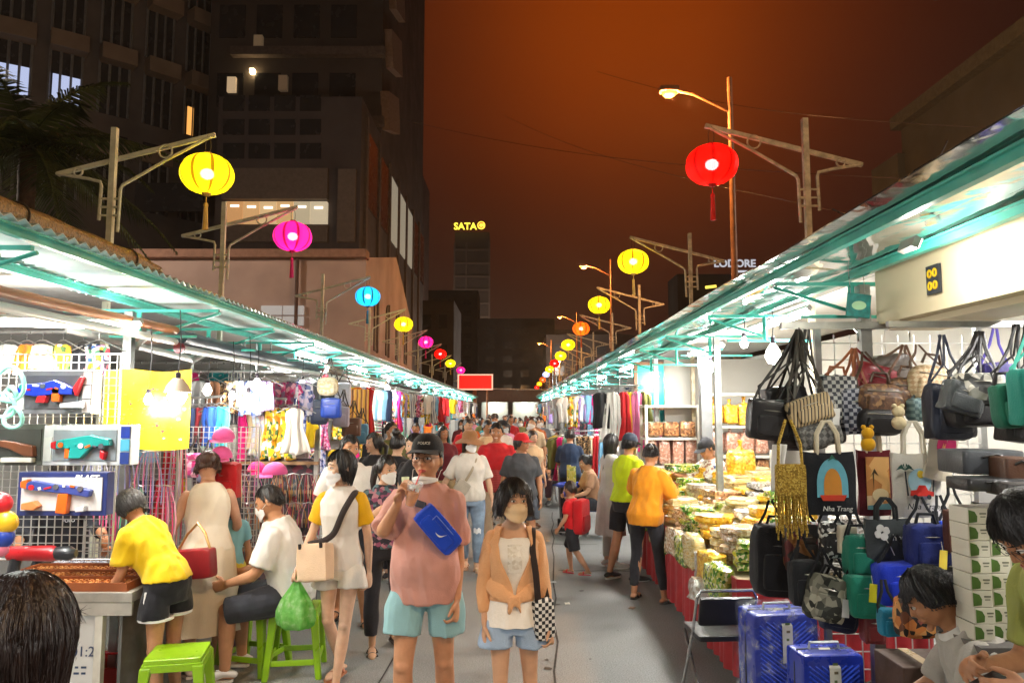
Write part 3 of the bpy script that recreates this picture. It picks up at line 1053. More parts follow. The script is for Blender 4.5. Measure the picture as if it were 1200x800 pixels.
mx = N.new('ShaderNodeMixShader')
out = N['Material Output']
v = _coord(gn)
n_ = _noise(gn, v, 22, 4)
L.new(_ramp(gn, n_, [(.3, srgb('5cb848')), (.55, srgb('98d878')), (.72, srgb('d8f0c4'))]), bs.inputs['Base Color'])
tr.inputs[0].default_value = (*srgb('8fe070'), 1)
bs.inputs['Roughness'].default_value = .25
_bump(gn, bs, _noise(gn, v, 30, 3), .6, .02)
mx.inputs[0].default_value = .45
L.new(bs.outputs[0], mx.inputs[1])
L.new(tr.outputs[0], mx.inputs[2])
L.new(mx.outputs[0], out.inputs[0])
mb = MB()
def bagring(z, r, sx, sy, ph):
 a = np.linspace(0, 2 * PI, 40, endpoint=False)
 m = 1 + .10 * np.sin(a * 6 + ph) + .05 * np.sin(a * 13 + 2 * ph)
 return np.stack([w[0] + r * sx * np.cos(a) * m, w[1] + r * sy * np.sin(a) * m, np.full(40, w[2] + z)], 1)
mb.loft([bagring(*q) for q in ((.03, .010, 1, 1, 0), (-.02, .018, 1, 1, .3), (-.08, .05, 1.1, .8, .6), (-.15, .09, 1.1, .75, .9), (-.22, .12, 1.05, .75, 1.1), (-.27, .128, 1, .75, 1.3), (-.31, .12, 1, .75, 1.4), (-.335, .09, 1, .7, 1.5), (-.34, .03, 1, .7, 1.6))])
mb.build('bag_skin', green, gb, auto=180)
mb = MB()
mb.rbox(w + np.array([.01, 0, -.27]), (.15, .1, .10), .5, 16, 10, lump=.2)
mb.build('contents', cells(['d8b070', 'e8e2d4', 'c85848', '88b060'], 30, .5), gb)
# --- man in white tee behind her
p = Person('man in white T-shirt with red sleeve bands walking behind the yellow sleeved woman', gp(408, 6.8), 1.665, R(12), 'm', girth=1.06, head=(20, 5, 0), lod=1, skin_col='b98460',
  arms={-1: ((-.10, .0, -.26), (-.02, -.08, -.23)), 1: ((.08, .0, -.265), (.02, -.1, -.22))}, legs={1: ((.04, -.06, -.42), (.03, .02, -.41)), -1: ((0, .05, -.42), (0, .16, -.37))})
p.body(); p.face()
p.hair('14100e', length=.0, vol=.012, fringe=.065, face_w=70, back=-.06, side=-.01)
p.top(cloth('dedad2'), hem=.84, sleeve=.8, off=.02, sflare=.02, wr=.009)
mb = MB()
for g_ in (-1, 1):
 ts, q = p.arm_path(g_, .8)
 r_ = (np.interp(.8, *p.ARM_R) * p.limb + .036) * p.k
 mb.tube([q[-1] * p.k * .85 + q[-2] * p.k * .15, q[-1] * p.k * 1.0], r_, 16)
p.part(mb, 'sleeve_band', cloth('b32a30'))
p.pants(cloth('2a2c33'), frac=.8, off=.014, loose=.03, name='shorts')
p.shoes(plastic('1d1a1a'), kind='slide', names='flip_flop')
# --- woman with floral top and black trousers
p = Person('woman with long dark ponytail in dark floral top and black trousers behind the drinking man', gp(451, 6.05), 1.53, R(22), 'f', girth=.98, head=(24, 8, 0), lod=1, skin_col=SK,
  arms={-1: ((-.10, -.02, -.24), (.10, -.17, .10)), 1: ((.08, .0, -.25), (-.06, -.16, -.17))}, legs={-1: ((-.01, -.02, -.42), (0, .02, -.41)), 1: ((.03, .05, -.42), (.02, .14, -.37))})
p.body(); p.face(mouth=False)
p.hair('1a1311', length=-.03, vol=.014, fringe=.065, face_w=62, back=-.05, side=-.03, pony=([(0, .10, .02), (0, .16, -.02), (-.02, .15, -.14), (-.03, .12, -.26)], (.03, .036, .03, .01)))
p.mask('e2e0dc')
p.top(cells(['2b2530', '3b3440', '84415c', '4f6a70', '26222b', 'a8727c'], 34, .85, .1, name='floral print'), hem=.90, sleeve=1.1, off=.016, wr=.007)
p.pants(cloth('232126'), frac=1.8, off=.014, loose=.01)
p.shoes(leather('2e221d'), kind='sandal', names='sandal')
# --- two women in black
p = Person('woman in black T-shirt with tan crossbody bag glancing left toward the goods', gp(438, 8.6), 1.63, R(-20), 'f', head=(-30, 0, 0), lod=1, skin_col=SK3,
  arms={1: ((.07, -.02, -.25), (-.09, -.17, .0)), -1: ((-.06, .02, -.27), (0, -.06, -.23))})
p.body(); p.face()
p.hair('17110f', length=-.06, vol=.013, fringe=.06, face_w=55, back=-.1, pony=([(0, .10, .0), (.03, .15, -.05), (.04, .13, -.18)], (.03, .034, .012)))
p.top(black_cloth, hem=.9, sleeve=.8, off=.02, wr=.008)
p.pants(cloth('1d1c20'), frac=1.9)
p.shoes(plastic('d8d4cc'), plastic('e8e8e4'))
it = p.item('crossbody_bag', 'tan crossbody bag on pale strap worn over a black T-shirt', 'bag')
c = p.surf(.06, .97, .05)
mb = MB()
mb.rbox(c, (.22, .08, .15), .4, 24, 12)
mb.build('bag_body', leather('b08468'), it)
strap(p, it, [tuple(c + np.array([-.09, 0, .06])), (-.06, 1.2, False), (-.08, 1.42, False), (-.08, 1.4, True), (.1, 1.1, True), tuple(c + np.array([.1, .02, .06]))], .012, leather('d8c8b0'), off=.034)
p = Person('woman with hair in a high bun wearing black, her back to the street', gp(465, 8.5), 1.62, R(150), 'f', girth=1.05, head=(10, 0, 0), lod=1, skin_col=SK3)
p.body()
p.hair('17110f', length=-.01, vol=.012, fringe=.06, face_w=60, back=-.05, bun=((0, .045, .145), .05))
p.top(cloth('1e1e22'), hem=.86, sleeve=.9, off=.022, wr=.009)
p.pants(cloth('242228'), frac=1.9)
p.shoes(plastic('2c2c30'), plastic('c8c8c4'))
p = Person('woman in black vest top holding a green drink behind the black cap', gp(487, 7.4), 1.66, R(-30), 'f', girth=1.05, head=(-28, 4, 0), lod=1, skin_col=SK3,
  arms={1: ((.09, -.04, -.25), (-.11, -.17, .10)), -1: ((-.07, .02, -.27), (0, -.06, -.23))}, hands={1: {'curl': 50}})
p.body(); p.face()
p.hair('17110f', length=-.03, vol=.013, fringe=.06, face_w=60, back=-.06, pony=([(0, .10, .03), (.0, .16, .0), (.0, .15, -.14)], (.028, .034, .012)))
p.top(cloth('1c1b1f'), hem=.88, sleeve=.25, off=.018, wr=.007)
p.pants(cloth('201f24'), frac=1.9)
p.shoes(plastic('2c2c30'), plastic('c8c8c4'))
it = p.item('drink_cup', 'tall cup of pale green drink held by the woman in a black vest', 'cup')
g = np.array(p.hand[1]['grip']) * p.k
mb = MB()
mb.lathe([(.028, -.07), (.038, .05), (.036, .06), (.0, .062)], 16, g)
mb.build('cup_wall', mat('cfd8b0', .2, coat=.4), it)
# --- hat woman, red polo man, red cap woman
p = Person('woman in white T-shirt, ripped jeans and brown bucket hat walking toward us', gp(550, 9.0), 1.625, R(8), 'f', girth=1.08, head=(22, 4, 0), lod=1, skin_col=SK3,
  arms={-1: ((-.13, .03, -.24), (-.10, -.04, -.19)), 1: ((.09, .03, -.265), (.04, -.03, -.23))}, legs={-1: ((.02, .03, -.42), (.04, .12, -.38)), 1: ((.0, -.05, -.42), (.0, .0, -.41))})
p.body(); p.face(mouth=False)
p.hair('33211a', length=-.12, vol=.014, fringe=.06, face_w=52, back=-.15)
p.mask('efeeec')
p.brim_hat(cloth('9c6f48', .4))
p.top(cloth('dcd6cc'), hem=.86, sleeve=.85, off=.022, sflare=.022, wr=.009)
p.pants(mat('7f95ad', .9, var=.35, scale=9, bump=.3, bscale=150), frac=1.9, off=.014, loose=.015, name='jeans')
mb = MB()
mb.sheet(lambda u, v: (p.kn[1] + np.array([-.045 + .09 * u, -.080 + .03 * abs(u - .5), -.01 + .06 * v + .01 * math.sin(u * 11)])) * p.k, 8, 5, .004)
p.part(mb, 'torn_patch', cloth('dfe3e6'))
p.shoes(leather('c8a48c'), kind='sandal', names='sandal')
it = p.item('crossbody_bag', 'pale grey crossbody bag on the white T-shirt of the woman in the bucket hat', 'bag')
c = p.surf(-.10, 1.04, .05)
mb = MB()
mb.rbox(c, (.17, .07, .15), .5, 24, 12, rotm(0, R(35), 0))
mb.build('bag_body', leather('b0aa9c'), it)
strap(p, it, [tuple(c + np.array([.04, -.01, .07])), (.02, 1.25, False), (.09, 1.41, False), (.09, 1.4, True), (-.1, 1.1, True), tuple(c + np.array([-.06, .03, .06]))], .016, leather('a89c84'), off=.036)
p = Person('smiling man in bright red polo shirt between the bucket hat and red cap women', gp(582, 9.9), 1.72, R(-4), 'm', head=(0, 4, 0), lod=1, skin_col='b07a56', girth=1.05)
p.body(); p.face(lips='e0c8bc')
p.hair('12100e', length=.0, vol=.014, fringe=.065, face_w=68, back=-.06, side=-.005)
p.top(mat('c81c24', .85, bump=.2, bscale=150), hem=1.10, sleeve=.8, off=.022, wr=.008)
p.top(stripes(['c43c40', 'd06058', 'b8484c'], 14, 'Z', .9), hem=.82, sleeve=0, off=.020, neck=1.13, name='shirt_panel', wr=.008)
p.pants(cloth('c8b49a'), frac=1.92, off=.014, loose=.02)
p.shoes(leather('4a382c'), plastic('d0ccc0'))
p = Person('woman in charcoal T-shirt and red baseball cap looking to her left', gp(611, 9.3), 1.60, R(10), 'f', girth=1.14, head=(48, 2, 0), lod=1, skin_col=SK2,
  arms={1: ((.085, .03, -.265), (.0, -.08, -.23)), -1: ((-.075, .05, -.26), (-.01, -.03, -.24))}, legs={-1: ((-.0, .06, -.42), (.0, .14, -.38)), 1: ((.03, -.06, -.42), (.03, .0, -.41))})
p.body(); p.face()
p.hair('1a1412', length=-.05, vol=.012, fringe=.06, face_w=60, back=-.09)
p.cap(cloth('c41a22'))
p.top(mat('44464a', .9, var=.15, bump=.25, bscale=140), hem=.84, sleeve=.75, off=.022, wr=.009)
p.pants(cloth('4b525c'), frac=.75, off=.014, loose=.035, name='shorts')
p.shoes(plastic('2c2c30'), kind='sandal', names='sandal')
# --- boy in red
p = Person('small boy in red shirt, black shorts and red clogs crossing the empty lane', gp(671, 8.75), 1.03, R(-118), 'm', girth=1.1, head=(-20, 0, 0), hs=1.32, lod=1, skin_col='b98a6a', lean=4,
  arms={-1: ((-.05, .03, -.26), (-.01, -.12, -.2)), 1: ((.07, -.02, -.26), (.0, -.14, -.19))}, legs={-1: ((-.03, -.15, -.40), (0, .05, -.40)), 1: ((.03, .10, -.41), (.0, .25, -.34))})
p.body(); p.face(mouth=False)
p.hair('2a1d18', length=.0, vol=.006, fringe=.06, face_w=70, back=-.05, side=.0)
p.mask('5a54b8')
p.top(cloth('cc1820'), hem=.84, sleeve=.7, off=.02, wr=.008)
p.pants(cloth('23242a'), frac=1.0, off=.016, loose=.04, name='shorts', flare=.02)
p.shoes(plastic('cc2230'), kind='slide', names='clog')
it = p.item('backpack', 'red backpack on the back of the small boy in red', 'bag')
c = p.surf(0, 1.10, .07, True)
mb = MB()
mb.rbox(c, (.26, .12, .40), .45, 24, 14, lump=.04)
mb.build('bag_body', cloth('c01a22', .3), it)
mb = MB()
mb.rbox(c + np.array([0, .055, -.07]), (.2, .05, .18), .45, 20, 12)
mb.build('front_pocket', cloth('a8141c', .3), it)
# --- customers at the food stall
p = Person('woman in orange T-shirt and tight black trousers reaching over the food stall', gp(757, 7.65), 1.555, R(142), 'f', girth=1.07, lean=12, head=(14, 16, 0), skin_col=SK2,
  arms={1: ((.10, -.12, -.20), (.06, -.25, .02)), -1: ((-.10, -.08, -.24), (.0, -.20, -.08))},
  legs={-1: ((-.04, -.03, -.42), (-.09, .06, -.40)), 1: ((.03, -.02, -.42), (.02, .06, -.40))}, hands={1: {'palm': (0, 0, -1)}, -1: {'palm': (0, 0, -1)}})
p.body()
p.hair('1d1513', length=-.01, vol=.012, fringe=.06, face_w=60, back=-.05, bun=((0, .105, .055), .045))
p.top(cloth('dd8a16', .3), hem=.82, sleeve=.95, off=.026, sleeve_off=.02, sflare=.03, wr=.011)
p.pants(cloth('26262b'), frac=1.85, off=.008)
p.shoes(leather('241c1a'), kind='sandal', names='sandal')
p = Person('woman in neon yellow T-shirt, black shorts and dark cap at the food stall', gp(735, 8.5), 1.625, R(124), 'f', girth=1.1, head=(12, 10, 0), skin_col=SK2, lean=4,
  arms={1: ((.07, -.06, -.25), (-.02, -.20, -.10)), -1: ((-.07, .02, -.26), (.0, -.13, -.20))}, legs={-1: ((-.0, -.05, -.42), (.0, .02, -.41)), 1: ((.03, .05, -.42), (.03, .10, -.39))})
p.body(); p.face(mouth=False)
p.hair('1d1513', length=-.03, vol=.010, fringe=.06, face_w=60, back=-.07)
p.cap(cloth('2c3442'))
p.mask('dfe2e4')
p.top(cloth('c9dc14', .3), hem=.92, sleeve=.9, off=.026, sflare=.03, wr=.010)
p.pants(cloth('26262b'), frac=.80, off=.016, loose=.03, name='shorts', top=1.0)
p.shoes(plastic('26262a'), plastic('e0e0dc'))
mb = MB()
ts, q = p.arm_path(-1, .62)
mb.rbox((q[-1] * p.k) + rotm(0, 0, 0) @ np.array([-.072, .0, 0]), (.012, .06, .035), .3, 12, 8)
p.part(mb, 'sleeve_patch', cloth('d4dcdc'))
p = Person('woman with long dark hair in a long pale grey vest behind the neon shirt', gp(716, 9.2), 1.60, R(112), 'f', head=(8, 8, 0), lod=1, skin_col=SK3)
p.body(); p.face(mouth=False)
p.hair('17110f', length=-.30, vol=.014, fringe=.055, face_w=52, back=-.34)
p.mask('e6e4e2')
p.top(cloth('c9c4bc'), hem=.86, sleeve=.2, off=.02, wr=.006)
p.skirt(cloth('c4beb6'), hem=.42, top=1.0, off=.02, flare=.05, name='vest_skirt')
p.pants(cloth('b8b2aa'), frac=1.9, off=.012)
p.shoes(plastic('d8d8d4'), plastic('e8e8e4'))
# --- food seller
sel = Person('food seller in black cap and pale shirt holding out a yellow packet', Vector((gp(846, 8.9).x, 8.9, 0)), 1.60, R(-62), 'f', girth=1.05, lean=22, head=(-6, 14, 0), skin_col='b07c5a', lod=1,
   arms={-1: ((-.06, -.20, -.16), (-.02, -.22, .05)), 1: ((.08, -.12, -.22), (-.05, -.2, .0))}, hands={-1: {'palm': (.4, 0, -1), 'curl': 45}})
sel.body(); sel.face()
sel.hair('14100e', length=-.02, vol=.008, fringe=.06, face_w=66, back=-.06)
sel.cap(cloth('1c1c20'))
sel.top(cells(['d8cfc4', 'cfc4b8', '9a7468', 'e2dcd2'], 40, .9, .1, name='dotted print'), hem=.86, sleeve=1.2, off=.022, wr=.008)
sel.pants(cloth('2a2a30'))
sel.shoes(plastic('26262a'), plastic('bbbbb4'))
g = np.array(sel.hand[-1]['grip']) * sel.k
it = sel.item('snack_packet', 'flat yellow snack packet held out by the food seller', 'packet')
mb = MB()
mb.rbox(g + np.array([-.02, -.13, .02]), (.22, .26, .05), .5, 26, 12, rotm(R(12), R(18), R(20)), lump=.18, seed=4)
mb.build('packet_skin', mat('d89a18', .25, var=.3, scale=22, coat=.6, bump=.4, bscale=30), it)
# --- left counter customers
p = Person('person in yellow T-shirt and black running shorts leaning over the trinket counter', gp(196, 4.80), 1.49, R(-112), 'f', girth=.98, lean=38, head=(-12, 32, 0), skin_col=SK2,
  arms={-1: ((-.03, -.20, -.15), (.02, -.24, -.02)), 1: ((.04, .02, -.26), (.02, -.12, -.16))},
  legs={-1: ((-.01, -.02, -.42), (-.0, .05, -.40)), 1: ((.02, .02, -.42), (.0, .06, -.40))}, hands={-1: {'palm': (0, 0, -1), 'curl': 30}})
p.body()
p.hair('120e0e', length=-.07, vol=.018, fringe=.05, face_w=50, back=-.09, curl_in=.4)
p.top(cloth('e2bc10', .3), hem=.95, sleeve=.8, off=.024, sflare=.03, wr=.011)
p.pants(cloth('1d1d22'), frac=.46, off=.014, loose=.03, top=1.02, name='shorts', flare=.02)
mb = MB()
for g_ in (-1, 1):
 ts, q = p.leg_path(g_, .46)
 r_ = (np.interp(.46, *p.LEG_R) * p.limb + .014 + .03 + .02 * .26) * p.k
 mb.tube([q[-1] * p.k + (0, 0, .006), q[-1] * p.k + (0, 0, -.008)], r_ + .002, 20)
 mb.tube([(q[i] + np.array([g_ * (np.interp(ts[i], *p.LEG_R) * p.limb + .0165 + .03 * ts[i] / .46 + .02 * max(0, ts[i] - .2)), 0, 0])) * p.k for i in range(len(q))], .0065, 6)
p.part(mb, 'shorts_trim', cloth('e6e4e0'))
p.shoes(plastic('d8c8c0'), plastic('e8e4e0'))
p = Person('woman in sleeveless cream dress with auburn hair and a red quilted handbag', gp(243, 5.55), 1.60, R(-152), 'f', girth=1.04, lean=14, head=(-8, 30, 0), skin_col='c4957a',
  arms={1: ((.10, .05, -.24), (.04, -.16, -.14)), -1: ((-.09, -.06, -.24), (.0, -.20, -.10))})
p.body()
p.hair('3a1c10', length=-.05, vol=.02, fringe=.06, face_w=56, back=-.06, wave=.008, bun=((0, .08, .02), .065))
cream = mat('dccdb4', .85, var=.08, bump=.25, bscale=110)
p.top(mat('ddd3c0', .85, var=.06, bump=.25, bscale=110), hem=.93, sleeve=0, off=.018, neck=1.44, wr=.007, name='bodice')
p.skirt(cream, hem=.33, top=1.03, off=.02, flare=.075, ruffle=.06)
p.shoes(plastic('d6bfae'), plastic('e6ddd0'))
hb = p.item('handbag', 'dark red quilted leather handbag on the arm of the cream dress', 'bag')
k = p.k
c = np.array([.114, .285, .84])
rt = rotm(0, R(6), R(-38))
red = leather('8e1c24')
mb = MB()
mb.rbox(c, (.31, .10, .20), .32, 36, 16, rt)
b = mb.build('bag_body', red, hb)
mb = MB()
for sgn in (1, -1):
 for i in range(-3, 5):
  q = [(x, (x - i * .045) * sgn) for x in np.linspace(-.14, .14, 15)]
  q = [(x, z) for x, z in q if -.07 < z < .085]
  if len(q) > 1:
   mb.tube([c + rt @ np.array([x, .0475 - .015 * (x / .15) ** 2 - .012 * (z / .1) ** 2, z]) for x, z in q], .0024, 5)
mb.build('quilting', leather('5e1016'), hb)
mb = MB()
mb.rbox(c + rt @ np.array([0, .052, -.055]), (.05, .01, .018), .3, 12, 8, rt)
mb.build('clasp', metal('c8a050', .3), hb)
mb = MB()
mb.tube([c + rt @ np.array([-.13, 0, .09]), c + rt @ np.array([-.1, 0, .2]), c + rt @ np.array([-.03, -.03, .27]), c + rt @ np.array([.05, -.02, .2]), c + rt @ np.array([.12, 0, .09])], .009, 8)
mb.build('handle', metal('caa468', .35), hb)
p = Person('child in yellow skirt and mauve socks half hidden behind the cream dress', gp(268, 5.9), 1.25, R(-150), 'f', girth=.95, head=(0, 10, 0), hs=1.15, lod=1, skin_col=SK2)
p.body()
p.hair('17110f', length=-.10, vol=.015, fringe=.05, face_w=52, back=-.14)
p.top(cloth('7fb4bc'), hem=.95, sleeve=.6, off=.018)
p.skirt(cloth('d6c040'), hem=.50, top=1.02, off=.018, flare=.09)
p.shoes(plastic('c8c0c4'), plastic('e8e4e0'))
mb = MB()
for g_ in (-1, 1):
 mb.tube([p.an[g_] * p.k + (0, 0, -.03), p.an[g_] * p.k + (0, 0, .08)], [.032, .034], 12)
p.part(mb, 'sock', cloth('9a7ab0'))
sit = Person('man in white T-shirt and face mask sitting on a green stool', gp(343, 5.55), 1.70, R(-88), 'm', girth=1.08, lean=16, head=(-2, 14, 0), skin_col='b98662', pelvis=.60,
   arms={-1: ((-.05, -.10, -.26), (.04, -.22, -.06)), 1: ((.05, -.08, -.26), (-.06, -.22, -.07))},
   legs={-1: ((-.05, -.42, -.06), (-.02, .02, -.42)), 1: ((.06, -.41, -.08), (.02, .0, -.40))}, feet={-1: (-.1, -1, 0), 1: (.1, -1, 0)})
sit.body(); sit.face(mouth=False)
sit.hair('16110f', length=.01, vol=.006, fringe=.07, face_w=72, back=-.055, side=.0)
sit.mask('e6e6e4')
sit.top(mat('dcd9d2', .85, var=.05, bump=.25, bscale=140), hem=.86, sleeve=.8, off=.022, sflare=.025, wr=.011)
sit.pants(cloth('33353c'), frac=1.0, off=.016, loose=.03, name='shorts')
sit.shoes(plastic('d8d4d0'), plastic('e6e4e0'))
# --- stallholder behind the toys
p = Person('stallholder in black jacket and white mask behind the hanging toy boxes', gp(72, 5.5), 1.60, R(25), 'm', lean=18, head=(10, 22, 0), lod=1, skin_col=SK2,
  arms={1: ((.10, -.12, -.22), (.05, -.24, -.03)), -1: ((-.08, -.1, -.24), (.02, -.2, -.06))})
p.body(); p.face(mouth=False)
p.hair('17110f', length=-.0, vol=.012, fringe=.06, face_w=66, back=-.06)
p.mask('e4e6ea')
p.top(cloth('22242c'), hem=.84, sleeve=1.25, off=.024, wr=.009)
p.pants(cloth('2c3040'))
text_mesh('POLO', .03, cloth('c8ccd4'), p.root, p.surf(.06, 1.25, .034), depth=.002)
# --- backs and heads close to the camera
p = Person('dark haired person seen from behind, very close, hair with a reddish sheen', Vector((-.87, 1.33, 0)), 1.595, R(176), 'f', girth=1.05, head=(0, 6, 0), skin_col=SK2)
p.body()
p.hair('1c1110', length=-.22, vol=.020, fringe=.06, face_w=55, back=-.30)
p.top(cloth('22201f'), hem=.86, sleeve=.9, off=.02)
p.pants(cloth('26252a'))
p.shoes(plastic('26262a'), plastic('bbbbb4'))
gl = Person('man with glasses in lime shirt leaning in to handle the boxed goods', Vector((2.10, 2.52, 0)), 1.78, R(-80), 'm', girth=.9, lean=40, head=(-8, 24, 0), skin_col='ac7855',
   arms={-1: ((-.02, -.02, -.275), (.06, -.21, .02)), 1: ((.06, -.06, -.26), (-.10, -.22, .0))}, hands={-1: {'palm': (1, 0, -.3), 'curl': 38, 'tcurl': 45}, 1: {'palm': (-1, 0, -.3), 'curl': 35}})
gl.body(); gl.face(glasses=True)
gl.hair('14100e', length=.035, vol=.02, fringe=.05, face_w=66, back=.0, side=.03, wave=.004)
gl.top(mat('8f9448', .85, var=.1, bump=.25, bscale=140), hem=.84, sleeve=.8, off=.02, wr=.010)
gl.pants(cloth('3a3c46'))
gl.shoes(plastic('26262a'), plastic('bbbbb4'))
g = (np.array(gl.hand[-1]['grip']) + np.array(gl.hand[1]['grip'])) / 2 * gl.k
it = gl.item('phone', 'black phone held in both hands of the man with glasses', 'phone')
mb = MB()
mb.rbox(g, (.075, .15, .012), .2, 24, 8, rotm(R(20), 0, 0))
mb.build('phone_case', plastic('1a1c20'), it)
bs_ = Person('man in stone grey shirt bending down beside the suitcases, black hair', Vector((2.09, 3.0, 0)), 1.66, R(-112), 'm', girth=1.12, lean=40, head=(0, 12, 0), skin_col='a87450', pelvis=.62,
   arms={-1: ((-.06, -.12, -.25), (.02, -.2, -.12)), 1: ((.08, -.06, -.26), (.0, -.2, -.1))},
   legs={-1: ((-.06, -.40, -.1), (-.02, .04, -.40)), 1: ((.08, -.38, -.1), (.03, .04, -.40))})
bs_.body(); bs_.face()
bs_.hair('121014', length=.0, vol=.02, fringe=.045, face_w=62, back=-.06, side=-.02, wave=.007)
bs_.top(mat('a8a298', .9, var=.1, bump=.3, bscale=130), hem=.84, sleeve=.85, off=.024, wr=.012)
mb = MB()
mb.sheet(lambda u, v: bs_.T((.075 * math.cos(2 * PI * u) * (1 + .25 * v), .07 * math.sin(2 * PI * u) * (1 + .25 * v) + .014, 1.465 - .03 * v)) * bs_.k, 24, 4, .005)
bs_.part(mb, 'collar', mat('d8d6d0', .85, bump=.2))
bs_.pants(cloth('2c2e36'))
bs_.shoes(plastic('26262a'), plastic('bbbbb4'))
# ---------------------------------------------------------------- street, stalls, canopies, lanterns
asph, nt, N, L, bs = _new('asphalt')
v = _coord(nt, kind='Object')
big = _noise(nt, v, .35, 4, .6)
mid = _noise(nt, v, 3.2, 5, .65)
fine = _noise(nt, v, 95, 3)
mx = N.new('ShaderNodeMix')
mx.data_type = 'RGBA'
L.new(_ramp(nt, big, [(.3, (.21, .215, .21)), (.7, (.27, .27, .26))]), mx.inputs[6])
L.new(_ramp(nt, mid, [(.3, (.075, .075, .075)), (.44, (.18, .18, .178)), (.75, (.25, .25, .24))]), mx.inputs[7])
mx.inputs[0].default_value = .5
m2 = N.new('ShaderNodeMix')
m2.data_type = 'RGBA'
m2.blend_type = 'MULTIPLY'
m2.inputs[0].default_value = .6
L.new(mx.outputs[2], m2.inputs[6])
L.new(_ramp(nt, fine, [(.36, (.42, .42, .42)), (.64, (1.45, 1.45, 1.42))]), m2.inputs[7])
L.new(m2.outputs[2], bs.inputs['Base Color'])
L.new(_ramp(nt, mid, [(.3, (.45,) * 3), (.7, (.85,) * 3)]), bs.inputs['Roughness'])
_bump(nt, bs, fine, .35, .006)
MB().sheet(lambda u, w: (-400 + 800 * u, -30 + 900 * w, 0), 8, 8).build('ground', mat('4a4844', .9, var=.3, scale=.2), smooth=False).location.z = -.006
tag(bpy.data.objects['ground'], kind='structure')
tag(MB().sheet(lambda u, w: (-5.2 + 9.6 * u, -2 + 64 * w, 0), 4, 20).build('street', asph, smooth=False), kind='structure')
seam = mat('2e2d2b', .7, var=.4, scale=12)
mb = MB()
for px, py, z_ in ((0, 0, 0),):
 for x0, y0, x1, y1, w in ((.55, 9.0, 1.5, 8.95, .012), (-.2, 10.8, 1.2, 10.7, .012), (.25, 4.2, .75, 14, .008), (-1.0, 2, -.85, 9, .006)):
  n = 14
  pts = [(x0 + (x1 - x0) * i / n + .02 * math.sin(i * 2.7), y0 + (y1 - y0) * i / n + .02 * math.sin(i * 1.9)) for i in range(n + 1)]
  d = unit(np.array([y0 - y1, x1 - x0]))
  for (a, b), (c, e) in zip(pts[:-1], pts[1:]):
   mb.add([(a - d[0] * w, b - d[1] * w, .004), (c - d[0] * w, e - d[1] * w, .004), (c + d[0] * w, e + d[1] * w, .004), (a + d[0] * w, b + d[1] * w, .004)], [(0, 1, 2, 3)])
tag(mb.build('street_seams', seam, smooth=False), kind='structure')
mb = MB()
for i in range(40):
 x, y = rnd.uniform(-1.6, 1.3), rnd.uniform(4.5, 16)
 r_ = rnd.uniform(.006, .03)
 a = np.linspace(0, 2 * PI, 14, endpoint=False)
 mb.add([(x + r_ * (1 + .3 * math.sin(3 * t + i)) * math.cos(t), y + r_ * (1.2 + .3 * math.sin(2 * t + i)) * math.sin(t), .005) for t in a], [tuple(range(14))])
tag(mb.build('street_stains', mat('3a3835', .5, var=.3), smooth=False), kind='structure')
teal = mat('45b0a0', .38, var=.22, scale=5, bump=.08, bscale=40, coat=.2, name='teal paint')
steel = metal('9a9c9a', .4)
alu = mat('aeaeaa', .4, metal=.5, var=.1, name='aluminium')
whitep = mat('b0ada6', .55, var=.06, scale=2, bump=.05, bscale=30, name='white panel')
greyp = mat('8c8b88', .6, var=.10, scale=3, bump=.05, bscale=30, name='grey panel')
creamp = mat('dccfae', .5, var=.05, scale=1.5, bump=.04, bscale=20, name='cream panel')
film, nt, N, L, bs = _new('silver film')
v = _coord(nt)
bs.inputs['Metallic'].default_value = .95
L.new(_ramp(nt, _noise(nt, v, 2.2, 4), [(.3, (.50, .50, .48)), (.7, (.80, .81, .80))]), bs.inputs['Base Color'])
L.new(_ramp(nt, _noise(nt, v, 4, 3), [(.35, (.03,) * 3), (.7, (.16,) * 3)]), bs.inputs['Roughness'])
_bump(nt, bs, _noise(nt, v, 4.5, 2), .16, .05)
corr, nt, N, L, bs = _new('corrugated sheet')
v = _coord(nt)
L.new(_ramp(nt, _noise(nt, v, 3, 4), [(.3, (.40, .56, .54)), (.7, (.72, .78, .76))]), bs.inputs['Base Color'])
bs.inputs['Roughness'].default_value = .22
bs.inputs['Metallic'].default_value = .1
ORD = ['first', 'second', 'third', 'fourth', 'fifth', 'sixth', 'seventh', 'eighth', 'ninth', 'tenth', 'eleventh', 'twelfth', 'thirteenth', 'fourteenth', 'fifteenth']
XA = {-1: -2.14, 1: 1.52}
XB = {-1: -2.72, 1: 1.95}
XW = {-1: -4.5, 1: 3.7}
ZB = 2.665
